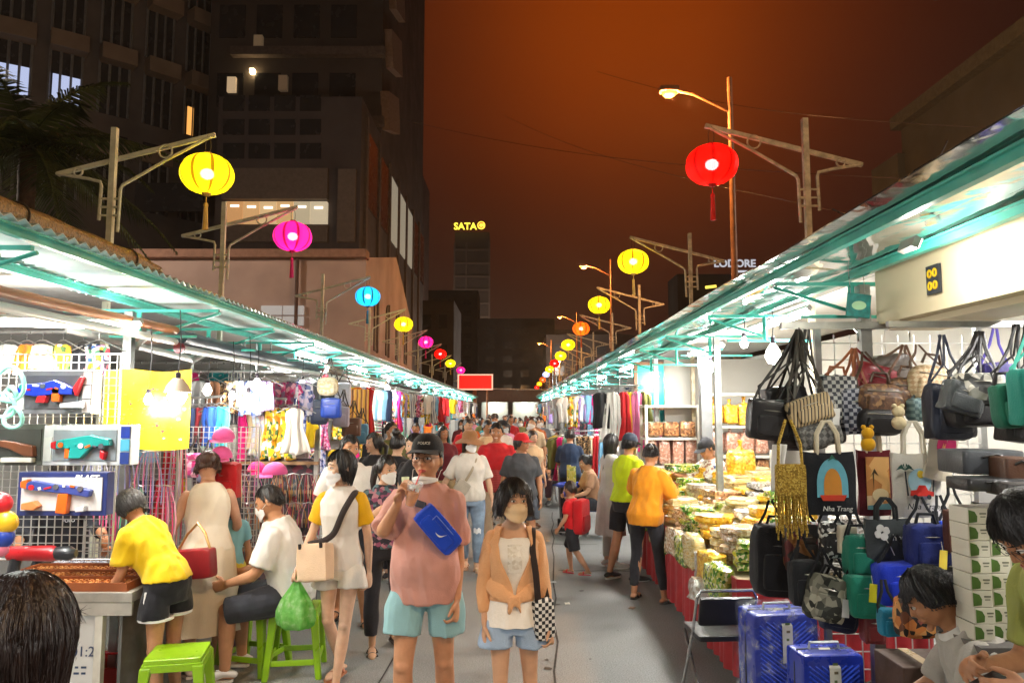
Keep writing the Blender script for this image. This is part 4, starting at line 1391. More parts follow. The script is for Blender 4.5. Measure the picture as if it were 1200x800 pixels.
def bay(sg, y0, y1, label, fascia=None, panel=whitep, under=None, side=True):
 t = thing('market_stall', label, 'market stall', ((XA[sg] + XW[sg]) / 2, y0, 0), 0, 'market stalls on the left' if sg < 0 else 'market stalls on the right')
 ox = (XA[sg] + XW[sg]) / 2
 Ln = y1 - y0
 X = lambda x: x - ox
 def part(name, m, f, **kw):
  mb = MB()
  f(mb)
  return mb.build(name, m, t, smooth=False, **kw)
 for x, nm in ((XA[sg], 'beam'), (XB[sg], 'beam')):
  part(nm, teal, lambda mb: (mb.box((X(x), Ln / 2, ZB), (.035, Ln, .046)), mb.box((X(x) - sg * .026, Ln / 2, ZB + .016), (.016, Ln - .004, .010))))
 for yy in (.06, Ln / 2) if y0 > 1.1 else (.06,):
  def br(mb):
   w = XB[sg] + sg * .55
   mb.box((X((XA[sg] + w) / 2), yy, ZB - .047), (abs(w - XA[sg]), .026, .022))
   mb.box((X((XA[sg] + w) / 2), yy, ZB - .235), (abs(w - XA[sg]) * .72, .022, .018))
   a, b = np.array([X(XA[sg]), yy + .035, ZB - .06]), np.array([X(XA[sg] + sg * .55), yy + .035, ZB - .235])
   mb.tube([a, b], .011, 6)
   mb.tube([(X(XB[sg]), yy, ZB - .235), (X(XB[sg]), yy, ZB - .05)], .018, 6)
  part('bracket', teal, br)
 e0, e1 = XA[sg] - sg * (.15 if sg > 0 else .05), XB[sg] + sg * .22
 def cs(mb):
  if sg > 0:
   mb.sheet(lambda u, w: (X(e0 + (e1 - e0) * u), Ln * w + .002, ZB + .036 + .008 * math.sin(u * 9 + w * 5)), 8, 16, .006)
  else:
   n = int(Ln / .045)
   mb.sheet(lambda u, w: (X(e0 + (e1 - e0) * u), Ln * w, ZB + .040 + .012 * math.sin(w * n * PI)), 3, n * 2, .004)
 part('canopy_sheet', film if sg > 0 else corr, cs)
 rx0, rx1 = XB[sg] + sg * .23, XW[sg]
 part('roof', panel, lambda mb: mb.box((X((rx0 + rx1) / 2), Ln / 2, ZB + .14), (abs(rx1 - rx0), Ln, .05)))
 part('back_panel', panel, lambda mb: mb.box((X(XW[sg]) - sg * .03, Ln / 2, 1.35), (.05, Ln - .01, 2.7)))
 if side:
  def sp(mb):
   x0 = XB[sg] + sg * .12
   mb.box((X((x0 + XW[sg]) / 2), Ln - .03, 1.3), (abs(XW[sg] - x0) - .08, .04, 2.6))
  part('side_panel', panel, sp)
 for yy in (.05,):
  part('post', steel, lambda mb: mb.box((X(XB[sg] + sg * .06), yy, 1.31), (.06, .06, 2.6)))
 if fascia:
  x = XB[sg] + sg * .16
  part('fascia', fascia, lambda mb: (mb.box((X(x), Ln / 2, 2.54), (.10, Ln - .004, .32)), mb.box((X(x + sg * .16), Ln / 2, 2.36), (.30, Ln - .006, .03))))
 if under:
  under(t, X, Ln)
 return t
LB = [1.2, 5.3, 7.9, 10.6, 13.4, 16.4, 19.4, 22.6, 26, 29.6, 33.4, 37.4, 41.6, 46]
RB = [1.0, 4.15, 7.2, 10.3, 13.6, 17, 20.6, 24.4, 28.4, 32.6, 37, 41.5, 46]
LS = ['with toy boxes and a trinket counter', 'of pink caps and bags', 'of summer clothes', 'of handbags and dresses', 'with folding grey shutter and signs', 'of toys and goggles']
RS = ['of hanging bags with a cream fascia', 'of dried food behind the bag stall', 'of snacks on white shelves', 'of long dresses', 'with low clothes rack']
for i in range(len(LB) - 1):
 bay(-1, LB[i], LB[i + 1], f'{ORD[i]} canopied stall down the left row, ' + (LS[i] if i < len(LS) else 'in the bright distance'), panel=whitep if i % 2 == 0 else greyp, side=i > 0)
for i in range(len(RB) - 1):
 bay(1, RB[i], RB[i + 1], f'{ORD[i]} canopied stall down the right row, ' + (RS[i] if i < len(RS) else 'in the bright distance'), fascia=creamp if i == 0 else None, panel=whitep, side=i > 1)
awn = [(1.3, 5.4, 'a3653a', 'rust brown rolled awning under the teal canopy above the toys'), (5.5, 9.6, '3a4a54', 'slate blue rolled awning with red end cap above the caps stall'), (9.8, 14.4, '8a7a66', 'beige rolled awning farther down the left canopy'), (14.6, 20, '4a5258', 'grey rolled awning past the summer clothes')]
for y0, y1, c_, lb in awn:
 ar = .03 if y0 < 2 else .05
 t = thing('rolled_awning', lb, 'awning', (-2.47, y0, 2.48 if y0 < 2 else 2.44), 0, 'rolled awnings on the left')
 mb = MB()
 n = 40
 mb.loft([[( ar * (1 + .06 * math.sin(3 * a + i * 1.3)) * math.cos(a), (y1 - y0) * i / n, ar * (1 + .06 * math.sin(2 * a + i * 2.1)) * math.sin(a) - .012 * math.sin(i / n * PI)) for a in np.linspace(0, 2 * PI, 14, endpoint=False)] for i in range(n + 1)])
 mb.build('fabric_roll', mat(c_, .5, var=.45, scale=16, bump=.4, bscale=30, sc3=(1, .15, 1)), t)
 mb = MB()
 mb.tube([(0, -.02, -.085), (0, y1 - y0, -.085)], .026, 10)
 mb.build('front_rail', mat('dadad6', .35, var=.05), t)
 mb = MB()
 mb.tube([(0, -.035, -.085), (0, -.02, -.085)], .042, 16)
 mb.build('end_cap', plastic('8c2030'), t)
 for yy in (.5, y1 - y0 - .4):
  mb = MB()
  mb.tube([(0, yy, -.07), (-.35, yy + .55, -.10), (-.62, yy + .1, -.02)], .018, 8, flat=1.6)
  mb.build('folding_arm', alu, t)
t = thing('rolled_tarpaulin', 'long gold brown rolled tarpaulin lying on top of the left canopy', 'tarpaulin', (-2.43, 1.2, 2.845))
mb = MB()
n = 60
mb.loft([[((.062 + .010 * mnoise.noise(Vector((i * .3, a, 0)))) * math.cos(a), 3.75 * i / n, (.062 + .010 * mnoise.noise(Vector((i * .3, a, 5)))) * math.sin(a) * (1 - .5 * max(0, i / n - .93) / .07)) for a in np.linspace(0, 2 * PI, 20, endpoint=False)] for i in range(n + 1)])
gold = cells(['7a6038', '8a6c3e', '6e5a34', '94743c', '86683c'], 70, .45, .5, name='woven gold tarpaulin')
mb.build('fabric_roll', gold, t)
for yy in (1.2, 2.35, 3.4):
 mb = MB()
 mb.tube([(.069 * math.cos(a), yy, .069 * math.sin(a)) for a in np.linspace(0, 2 * PI, 25)], .006, 6)
 mb.build('tie_cord', cloth('3a3228'), t)
t = thing('black_plastic_sheet', 'crumpled glossy black plastic sheet on the roof beside the palm', 'plastic sheet', (-3.15, 4.1, 2.9))
mb = MB()
mb.sheet(lambda u, w: (-.25 + .5 * u, -.5 + 1.35 * w, .30 * math.sin(u * PI) ** .7 * (1 - .55 * w) + .05 * mnoise.noise(Vector((u * 7, w * 9, 0)))), 26, 34, .01)
mb.build('sheet_skin', mat('101114', .16, coat=.6, bump=.3, bscale=20), t)
TUBES, BULBS = [], []
def tube_lamp(a, b, label, power, group=None, r=.018):
 a, b = Vector(a), Vector(b)
 t = thing('tube_lamp', label, 'lamp', (a + b) / 2, 0, group)
 o = (a + b) / 2
 mb = MB()
 d = b - a
 mb.tube([a - o + Vector((0, 0, .035)), b - o + Vector((0, 0, .035))], .026, 4)
 mb.build('housing', alu, t, smooth=False)
 mb = MB()
 mb.tube([a - o + d * .02, b - o - d * .02], r, 10)
 mb.build('tube', emit((1, .97, .92), 9), t)
 TUBES.append((o - Vector((0, 0, .05)), d.length, math.atan2(d.y, d.x), power))
def bulb_lamp(p, label, power, r=.045, group=None, drop=.25, shade=None, col=(1, .95, .86)):
 t = thing('bulb_lamp', label, 'lamp', p, 0, group)
 mb = MB()
 mb.lathe([(.001, -r * 1.15), (r * .6, -r), (r, -r * .2), (r * .85, r * .5), (r * .45, r * 1.2), (.012, r * 1.5)], 16)
 mb.build('bulb', emit(col, 12), t)
 mb = MB()
 mb.lathe([(.014, r * 1.45), (.018, r * 1.6), (.018, r * 2.3), (.004, r * 2.4)], 12)
 mb.build('socket', plastic('2a2430'), t)
 mb = MB()
 mb.tube([(0, 0, r * 2.3), (.01, .0, r * 2.3 + drop * .5), (-.005, 0, r * 2.3 + drop)], .004, 5)
 mb.build('cord', plastic('1c1c1e'), t)
 if shade:
  mb = MB()
  mb.lathe([(r * .5, r * 1.7), (r * 1.15, r * .9), (r * 1.35, r * .25), (r * 1.3, r * .22), (r * 1.1, r * .8), (r * .4, r * 1.6)], 20)
  mb.build('lamp_shade', shade, t)
 BULBS.append((Vector(p), power, r, col))
# ---- lantern poles
def make_pole(m, street_side):
 t = thing('lantern_pole', 'x', 'lamp post', (0, 0, 0))
 g = street_side
 mb = MB()
 mb.box((0, 0, 2.12), (.046, .046, 4.25))
 mb.build('post', m, t, smooth=False)
 def tb(name, pts, r):
  mb = MB()
  mb.tube([(g * u, .0, z) for u, z in pts], r, 8)
  return mb.build(name, m, t)
 mb = MB()
 a, b = np.array([-.49 * g, .05, 3.865]), np.array([.82 * g, .05, 4.205])
 ang = math.atan2(b[2] - a[2], b[0] - a[0])
 mb.box((a + b) / 2, (np.linalg.norm(b - a), .032, .034), rotm(0, -ang, 0))
 mb.build('arm', m, t, smooth=False)
 tb('brace', [(.80, 4.17), (.44, 3.97), (.085, 3.755), (.07, 3.72), (.062, 3.36)], .014)
 tb('brace', [(-.47, 3.855), (-.20, 3.81), (-.10, 3.785), (-.09, 3.75), (-.098, 3.46)], .014)
 for z in (3.50, 3.57, 3.64):
  tb('rung', [(-.095, z), (.065, z)], .010)
 for u, z, r in ((.43, 4.045, .055), (-.29, 3.87, .036)):
  mb = MB()
  mb.tube([(g * (u + r * math.cos(a)), .0, z + r * math.sin(a)) for a in np.linspace(0, 2 * PI, 21)], .008, 6)
  mb.build('ring', m, t)
 return t
pole_l = make_pole(mat('c8cab4', .5, var=.2, scale=12, bump=.1, name='pale painted steel'), 1)
pole_r = make_pole(mat('bcae94', .55, var=.35, scale=14, bump=.15, name='rusty painted steel'), -1)
def make_lantern(name, colr, body, es, tassel):
 t = thing('paper_lantern', name, 'lantern', (0, 0, 0))
 m, nt, N, L, bs = _new('lantern silk')
 c = srgb(colr)
 v = _coord(nt)
 sep = N.new('ShaderNodeSeparateXYZ')
 L.new(v, sep.inputs[0])
 at2 = N.new('ShaderNodeMath')
 at2.operation = 'ARCTAN2'
 L.new(sep.outputs[0], at2.inputs[0])
 L.new(sep.outputs[1], at2.inputs[1])
 mu = N.new('ShaderNodeMath')
 mu.operation = 'MULTIPLY'
 mu.inputs[1].default_value = 8
 L.new(at2.outputs[0], mu.inputs[0])
 sn = N.new('ShaderNodeMath')
 sn.operation = 'SINE'
 L.new(mu.outputs[0], sn.inputs[0])
 rb = _ramp(nt, sn.outputs[0], [(0, (1, 1, 1)), (.80, (.9, .9, .9)), (.90, (.22, .14, .08)), (1, (.22, .14, .08))])
 mul = N.new('ShaderNodeMix')
 mul.data_type, mul.blend_type = 'RGBA', 'MULTIPLY'
 mul.inputs[0].default_value = 1
 mul.inputs[6].default_value = (*c, 1)
 L.new(rb, mul.inputs[7])
 L.new(mul.outputs[2], bs.inputs['Base Color'])
 L.new(mul.outputs[2], bs.inputs['Emission Color'])
 bs.inputs['Emission Strength'].default_value = es
 bs.inputs['Roughness'].default_value = .6
 tr = N.new('ShaderNodeBsdfTranslucent')
 L.new(mul.outputs[2], tr.inputs[0])
 ms = N.new('ShaderNodeMixShader')
 ms.inputs[0].default_value = .6
 out = N['Material Output']
 L.new(bs.outputs[0], ms.inputs[1])
 L.new(tr.outputs[0], ms.inputs[2])
 tp = N.new('ShaderNodeBsdfTransparent')
 m2 = N.new('ShaderNodeMixShader')
 m2.inputs[0].default_value = .06
 L.new(ms.outputs[0], m2.inputs[1])
 L.new(tp.outputs[0], m2.inputs[2])
 L.new(m2.outputs[0], out.inputs[0])
 mb = MB()
 mb.sphere((0, 0, .0), (.055, .055, .045), 14, 10)
 mb.build('bulb', emit(tuple(min(1, .55 + .45 * x) for x in c), 16), t)
 mb = MB()
 n = 48
 rings = []
 for th in np.linspace(.16, PI - .16, 17):
  a = np.linspace(0, 2 * PI, n, endpoint=False)
  r_ = .215 * math.sin(th) ** .85 * (1 - .05 * np.abs(np.sin(a * 8)) * math.sin(th))
  rings.append(np.stack([r_ * np.cos(a), r_ * np.sin(a), np.full(n, .165 * math.cos(th))], 1))
 mb.loft(rings, cap=False)
 mb.build('shade', m, t, auto=180)
 fm = mat(tassel, .7, var=.1)
 mb = MB()
 mb.lathe([(.038, .155), (.042, .17), (.03, .185), (.004, .19)], 16)
 mb.build('crown_cap', fm, t)
 mb = MB()
 mb.lathe([(.036, -.155), (.038, -.17), (.024, -.185), (.003, -.19)], 16)
 mb.tube([(0, 0, -.185), (0, 0, -.25)], .004, 6)
 mb.lathe([(.012, -.245), (.02, -.262), (.016, -.28), (.024, -.47), (.002, -.475)], 12)
 mb.build('tassel', fm, t)
 mb = MB()
 for s_ in (-.02, .02):
  mb.tube([(s_, 0, .185), (s_ * 1.2, 0, .26), (s_ * .3, 0, .33)], .003, 5)
 mb.build('hanger', mat('4a4038', .6), t)
 return t
LAN = {'yellow': make_lantern('x', 'ffe81a', 0, .62, 'c8a050'), 'magenta': make_lantern('x', 'ff2a9a', 0, .75, 'd02070'), 'blue': make_lantern('x', '2ac8ff', 0, .55, '207898'),
 'red': make_lantern('x', 'ff1408', 0, .85, 'c81a10'), 'orange': make_lantern('x', 'ff7a1a', 0, .7, 'c85a18'), 'white': make_lantern('x', 'c8d4ff', 0, .6, '90a0c8')}
used = set()
LIGHTS = []
def place_lantern(colr, loc, label, side):
 o = LAN[colr] if colr not in used else copy_tree(LAN[colr])
 used.add(colr)
 o.location = loc
 o['label'] = label
 o['group'] = f'lanterns along the {side} row'
 LABELS.setdefault(label, []).append((o.name, o['group']))
 LIGHTS.append((Vector(loc), colr))
def place_pole(proto, loc, label, side, first):
 o = proto if first else copy_tree(proto)
 o.location = loc
 o['label'] = label
 o['group'] = f'lantern poles along the {side} row'
 LABELS.setdefault(label, []).append((o.name, o['group']))
left = [(243, 199, 'yellow'), (343, 275, 'magenta'), (431, 347, 'blue'), (473, 380, 'yellow'), (499, 401, 'magenta'), (516, 415, 'red'), (528, 426, 'yellow'), (540, 434, 'magenta'), (553, 447, 'yellow')]
for i, (px, py, c_) in enumerate(left):
 Y = 1686 / (480 - py)
 p_ = at(px, py, Y)
 p_.z = 3.85
 nice = {'yellow': 'lemon yellow', 'magenta': 'magenta pink', 'blue': 'turquoise blue', 'red': 'scarlet red'}[c_]
 place_lantern(c_, p_, f'{nice} silk lantern, {ORD[i]} from the camera on the left poles', 'left')
 place_pole(pole_l, (p_.x - .785, Y, 0), f'pale metal lantern pole holding the {ORD[i]} lantern of the left row', 'left', i == 0)
right = [(834, 187, 'red'), (742, 305, 'yellow'), (702, 357, 'yellow'), (681, 385, 'orange'), (666, 404, 'yellow'), (657, 417, 'yellow'), (650, 426, 'red'), (644, 433, 'yellow'), (640, 439, 'white'), (636, 445, 'orange'), (632, 450, 'yellow'), (629, 454, 'red'), (626, 458, 'yellow')]
for i, (px, py, c_) in enumerate(right):
 Y = 1758 / (480 - py)
 p_ = at(px, py, Y)
 p_.z = 3.93
 nice = {'yellow': 'yellow', 'red': 'deep red', 'orange': 'orange red', 'white': 'bluish white'}[c_]
 place_lantern(c_, p_, f'{nice} silk lantern, {ORD[i]} from the camera on the right poles', 'right')
 place_pole(pole_r, (p_.x + .785, Y, .08), f'rust tinted lantern pole holding the {ORD[i]} lantern of the right row', 'right', i == 0)
# ---- street lamps on tall poles behind the right row
lampm = mat('8a5a38', .6, var=.3, scale=10, bump=.1)
for i, (px, py, ppx, Y) in enumerate(((784, 108, 855, 12.0), (684, 312, 716, 26.5), (656, 371, 676, 41.0), (632, 402, 646, 56.0))):
 b, p_ = at(px, py, Y), at(ppx, py, Y)
 t = thing('street_lamp', f'tall rusty street lamp with glowing amber head, {ORD[i]} from the camera', 'street lamp', (p_.x, Y, 0), 0, 'amber street lamps')
 mb = MB()
 mb.tube([(0, 0, 0), (0, 0, b.z * .5), (0, 0, b.z + .25)], [.07, .055, .04], 10)
 mb.build('pole', lampm, t)
 mb = MB()
 mb.tube([(0, 0, b.z - .35), (-.25, 0, b.z - .22), ((b.x - p_.x) * .6, 0, b.z - .04), (b.x - p_.x + .1, 0, b.z + .03)], .025, 8)
 mb.build('arm', lampm, t)
 mb = MB()
 mb.rbox((b.x - p_.x, 0, b.z + .04), (.34, .2, .1), .6, 18, 10)
 mb.build('lamp_head', lampm, t)
 mb = MB()
 mb.sphere((b.x - p_.x, 0, b.z - .02), (.12, .085, .07), 16, 10)
 mb.build('lamp_glass', emit((1, .40, .05), 2.6), t)
 LIGHTS.append((b - Vector((0, 0, .12)), 'lamp'))
# ---- overhead wires
wm = plastic('4a3428')
for i, (a, b, lb) in enumerate((((470, 140, 30), (1200, 216, 14), 'long sagging wire crossing the whole sky'), ((590, 135, 40), (1090, 270, 12), 'wire running down toward the right canopy'), ((700, 84, 30), (1200, 152, 16), 'upper wire behind the street lamp'), ((1110, 165, 9), (975, 245, 7), 'short stay wire from the first right lantern pole'))):
 A, B = at(*a), at(*b)
 mb = MB()
 mb.tube([A + (B - A) * t - Vector((0, 0, .5 * math.sin(t * PI))) for t in np.linspace(0, 1, 24)], .009, 5)
 tag(mb.build('overhead_wire', wm), lb, 'wire', 'wires overhead')
# ---- gate across the far end with red message screen
t = thing('message_screen', 'glowing red message screen in pale frame over the far end of the street', 'sign', at(557, 447.5, 44))
mb = MB()
mb.box((0, 0, 0), (1.94, .12, .80))
mb.build('screen', emit((1, .012, .008), .95), t, smooth=False)
mb = MB()
for x, z, sx, sz in ((0, .43, 2.1, .07), (0, -.43, 2.1, .07), (-1.01, 0, .07, .79), (1.01, 0, .07, .79)):
 mb.box((x, -.01, z), (sx, .16, sz))
mb.build('frame', emit((1, .55, .38), .7), t, smooth=False)
for x in (-.7, .7):
 mb = MB()
 zz = at(557, 447.5, 44).z
 mb.tube([(x, .1, -.4), (x, .1, -zz)], .06, 8)
 mb.build('leg', lampm, t)
t = thing('street_gate', 'dark overhead gate spanning the far end of the market street', 'gate', (0, 47, 0))
a, b = at(560, 456, 47), at(650, 472, 47)
for x in (a.x - .2, b.x + .2):
 mb = MB()
 mb.box((x, 0, a.z / 2), (.25, .25, a.z))
 mb.build('pillar', lampm, t, smooth=False)
mb = MB()
mb.box(((a.x + b.x) / 2, 0, (a.z + b.z) / 2), (b.x - a.x, .3, a.z - b.z - .1))
mb.build('lintel', mat('4a3c34', .6), t, smooth=False)
mb = MB()
mb.tube([(a.x - .2, -.2, a.z + .05), (b.x + .2, -.2, a.z - .05)], .04, 8)
mb.build('top_rail', mat('b0a89c', .5), t)
for i, (px, lb) in enumerate(((580, 'small white lit kiosk closing the far end of the street, left of the gate centre'), (616, 'small white lit kiosk closing the far end of the street, right of the gate centre'))):
 p_ = gp(px, 49, 1.2) if i < 0 else at(px, 480, 49)
 t = thing('far_kiosk', lb, 'kiosk', (p_.x, 49, 0))
 for nm, m, c, sz in (('back_panel', whitep, (0, .5, 1.3), (1.7, .05, 2.6)), ('roof', teal, (0, 0, 2.65), (1.9, 1.3, .08)), ('counter', creamp, (0, -.3, .5), (1.6, .4, 1.0)), ('post', steel, (-.85, -.5, 1.3), (.06, .06, 2.6)), ('post', steel, (.85, -.5, 1.3), (.06, .06, 2.6))):
  mb = MB()
  mb.box(c, sz)
  mb.build(nm, m, t, smooth=False)
 BULBS.append((Vector((p_.x, 48.9, 2.4)), 40, .05, (1, .95, .88)))
 mb = MB()
 mb.sphere((0, -.1, 2.48), .07, 12, 8)
 mb.build('lamp_globe', emit((1, .95, .86), 12), t)
for i in range(14):
 t = thing('litter_scrap', ['crumpled pale receipt', 'flattened brown paper scrap', 'torn white wrapper', 'small clear plastic scrap', 'folded leaflet', 'dull orange peel', 'bent drinking straw paper'][i % 7] + (' lying on the near asphalt' if i < 7 else ' lying farther up the lane'), 'litter', (rnd.uniform(-1.3, 1.2), rnd.uniform(5, 8.5) if i < 7 else rnd.uniform(9, 14), .006), rnd.uniform(0, 6), 'litter scraps')
 mb = MB()
 z_ = rnd.random() * 9
 mb.sheet(lambda u, v: ((u - .5) * .07, (v - .5) * .05, .004 + .012 * abs(mnoise.noise(Vector((u * 3 + z_, v * 3, i))))), 6, 5, .002)
 mb.build('scrap', mat(['c8c4b8', '7a5c40', 'd0d0cc', 'a8acac', 'b8a888', 'b8682c', 'd8d4c8'][i % 7], .6), t)
# ---------------------------------------------------------------- goods
PAL = {'white': 'dcd9d2', 'cream': 'd8caa8', 'black': '1c1c20', 'charcoal': '3c3e44', 'navy': '22304e', 'blue': '2450a8', 'sky blue': '7fb0d0', 'teal': '1f7f84', 'mint': '8cc8b0', 'green': '2f7a3a', 'olive': '6a6a34',
 'yellow': 'e0b818', 'orange': 'd8701c', 'red': 'b81c22', 'maroon': '6a1820', 'pink': 'd878a0', 'hot pink': 'd81c78', 'lilac': 'a890c8', 'purple': '6a3a90', 'brown': '6a4630', 'tan': 'b08a60', 'grey': '8c8c8c', 'beige': 'c4ac88'}
def pal(c):
 return cloth(PAL[c])
PRINTS = {'floral': lambda: cells(['e0b818', 'e8e0cc', 'd88a1c', '4a6a3a', 'e8c83a'], 22, .85, .15), 'pink print': lambda: cells(['d878a0', 'c83a80', 'e8b0c8', 'a83060', '8a6a90'], 26, .85, .15),
  'blue print': lambda: cells(['6a7ab0', 'd8dce8', '3a4a88', '9aa4d0', 'c8c0d8'], 24, .85, .15), 'leopard': lambda: cells(['8a6a48', '3a2a20', 'a88458', '1e1816', '9a7850'], 40, .85, .15),
  'striped': lambda: stripes(['dcd8d0', '2c3a58'], 10, 'X'), 'mixed': lambda: cells(['b8323a', '2a4a78', 'd8d0c0', '3a6a4a', 'd0a030', '1e1e24', 'c890b0'], 30, .8, .2), 'dark mixed': lambda: cells(['2a2a30', '4a3a50', '1c2c3c', '5a4a3a', '8a2a3a', '30383a'], 30, .8, .2),
  'pastel print': lambda: cells(['e8dcd8', 'c8d8e0', 'e0c0c8', 'd8d8b8', 'b8c0d8'], 24, .85, .15)}
def fabric(c):
 return PRINTS[c]() if c in PRINTS else pal(c)
GM = {}
HANG = metal('b8b8b8', .3)
def garment_mesh(kind, c, w, h):
 key = (kind, c, round(w, 2), round(h, 2))
 if key in GM:
  return GM[key]
 sd = rnd.random() * 20
 def W(v):
  if kind == 'T-shirt':
   return w * (np.interp(v, [0, .05, .34, .36, 1], [.45, .95, 1.28, .84, .9]))
  if kind == 'dress':
   return w * (np.interp(v, [0, .05, .16, .40, 1], [.35, .62, .66, .55, 1.15]))
  if kind == 'trousers':
   return w * (np.interp(v, [0, .3, 1], [.7, .8, .72]))
  if kind == 'scarf':
   return w * (.5 + .1 * math.sin(v * 6 + sd))
  return w * (np.interp(v, [0, .06, 1], [.5, .9, .95]))
 mb = MB()
 mb.sheet(lambda u, v: ((u - .5) * W(v) + .01 * math.sin(v * 5 + sd), .035 * math.sin(u * 13 + sd) * (.25 + .75 * v) + .02 * math.sin(u * 29 + v * 4 + sd) * v - .03 * math.sin(u * PI), -h * v - .05 * w * abs(u - .5) * (v < .1) - .01 * math.sin(u * 9 + sd) * (v > .95)), 18, 14, .012)
 GM[key] = mb.mesh('cloth_body', fabric(c))
 me = GM[key]
 me.polygons.foreach_set('use_smooth', [True] * len(me.polygons))
 return me
HM = None
def hanger_mesh():
 global HM
 if HM is None:
  mb = MB()
  mb.tube([(-.19, 0, -.05), (-.02, 0, .03), (.02, 0, .03), (.19, 0, -.05)], .005, 5)
  mb.tube([(0, 0, .03), (0, 0, .08), (.02, 0, .10)], .003, 5)
  HM = mb.mesh('hanger', HANG)
 return HM
def garment(kind, c, p, w, h, rz, label, group=None, hanger=True):
 name = {'T-shirt': 'shirt', 'dress': 'dress', 'trousers': 'trousers', 'scarf': 'scarf', 'top': 'blouse'}[kind]
 t = thing(name, label, {'shirt': 'shirt', 'blouse': 'shirt'}.get(name, name), p, rz, group)
 link_mesh('cloth_body', garment_mesh(kind, c, w, h), t)
 if hanger:
  link_mesh('hanger', hanger_mesh(), t)
 return t
NTH = ORD + ['sixteenth', 'seventeenth', 'eighteenth', 'nineteenth', 'twentieth', 'twenty-first', 'twenty-second']
def rail(desc, p0, p1, items, group, rz=0., w=.4, h=.6, jit=.02, bar=True, names=None):
 p0, p1 = Vector(p0), Vector(p1)
 if bar:
  t = thing('clothes_rail', f'thin metal bar, the {desc}', 'rail', (p0 + p1) / 2)
  mb = MB()
  mb.tube([p0 - (p0 + p1) / 2 + Vector((0, 0, .09)), p1 - (p0 + p1) / 2 + Vector((0, 0, .09))], .012, 8)
  mb.build('bar', HANG, t)
  mb = MB()
  mb.tube([p0 - (p0 + p1) / 2 + Vector((0, .01, .09)), p0 - (p0 + p1) / 2 + Vector((0, .01, max(.12, 2.6 - p0.z)))], .008, 6)
  mb.build('hook', HANG, t)
 n = len(items)
 for i, it in enumerate(items):
  c, kind = it.split('/')[:2]
  q = p0 + (p1 - p0) * (i + .5) / n + Vector((rnd.uniform(-jit, jit), rnd.uniform(-jit, jit), 0))
  nm = {'top': 'sleeveless top'}.get(kind, kind)
  garment(kind, c, q, w * rnd.uniform(.9, 1.1), h * rnd.uniform(.88, 1.12) * {'dress': 1.45, 'trousers': 1.5, 'scarf': 1.6}.get(kind, 1), rz + rnd.uniform(-.25, .25), f'{c} {nm}, {NTH[i]} along the {desc}', group)
def bagthing(label, p, w, h, d, m, kind='pouch', hook=None, sm=None, rz=0., tilt=0., pocket=True, group=None, cat='bag', name=None, lump=.08):
 """A soft bag centred at p; straps run up to the hook point."""
 nm = name or {'pouch': 'crossbody_bag', 'pack': 'backpack', 'dome': 'domed_bag', 'tote': 'tote_bag'}[kind]
 t = thing(nm, label, cat, p, rz, group)
 sd = rnd.random() * 30
 if group == 'bags hanging in the bag stall':
  w, h, d = w * 1.2, h * 1.2, d * 1.15
 sm = sm or leather('2a221e')
 rt = rotm(0, tilt, 0)
 mb = MB()
 if kind == 'dome':
  mb.sphere((0, 0, 0), (w / 2, d / 2, h / 2), 28, 16, rt, fn=lambda u: np.sign(u) * np.abs(u) ** np.array([.75, .7, .6]) * (1 - .12 * np.clip(u[:, [2]], 0, 1)))
 else:
  mb.rbox((0, 0, 0), (w, d, h), .42 if kind != 'pack' else .5, 28, 16, rt, lump=lump, seed=sd)
 mb.build('bag_body', m, t)
 if pocket:
  mb = MB()
  mb.rbox(rt @ np.array([0, -d * .42, -h * .14]), (w * .74, d * .4, h * .5), .45, 22, 12, rt)
  mb.build('front_pocket', m, t)
  mb = MB()
  mb.tube([rt @ np.array([x * w, -d * .5 + .10 * d * abs(x) * 2, h * .22]) for x in np.linspace(-.36, .36, 7)], .0035, 5)
  mb.build('zipper', metal('a8a49a', .35), t)
 if kind in ('pack', 'dome'):
  mb = MB()
  mb.tube([rt @ np.array([-.05, 0, h * .47]), rt @ np.array([-.035, 0, h * .47 + .05]), rt @ np.array([.035, 0, h * .47 + .05]), rt @ np.array([.05, 0, h * .47])], .008, 6)
  mb.build('handle', sm, t)
 if hook is not None:
  hk = rotm(0, 0, -rz) @ np.array(Vector(hook) - Vector(p))
  for g in (-1, 1):
   a = rt @ np.array([g * w * .44, .01, h * .30])
   mb = MB()
   mb.tube([a, a * .75 + hk * .25 + np.array([g * .012, .012 * math.sin(sd), 0]), a * .35 + hk * .65, hk + np.array([g * .008, 0, 0])], .0075, 6, flat=.3, up=(0, -1, .05))
   mb.build('strap', sm, t)
   if hk[2] > h * .9 + .1:
    mb = MB()
    mb.tube([a * .5, a * .6 + hk * .22 + np.array([g * .03, .02, .03 * math.sin(sd)]), a * .1 + hk * .6 + np.array([-g * .012, .01, 0]), hk + np.array([-g * .012, .01, 0])], .0055, 6, flat=.35, up=(0, -1, .05))
    mb.build('strap', sm, t)
 return t
def wire_grid(label, x0, x1, z0, z1, Y, step=.05, r=.0028, col=alu, rz=0., group=None):
 w, h = x1 - x0, z1 - z0
 t = thing('wire_grid_panel', label, 'wire rack', ((x0 + x1) / 2, Y, z0), rz, group)
 mb = MB()
 for i in range(int(w / step) + 1):
  mb.box((-w / 2 + i * step, 0, h / 2), (r * 2, r * 2, h))
 for j in range(int(h / step) + 1):
  mb.box((0, .006, j * step), (w, r * 2, r * 2))
 mb.build('wire_mesh', col, t, smooth=False)
 mb = MB()
 mb.tube([(-w / 2, 0, 0), (w / 2, 0, 0), (w / 2, 0, h), (-w / 2, 0, h), (-w / 2, 0, 0)], .009, 6)
 mb.build('frame', col, t)
 return t
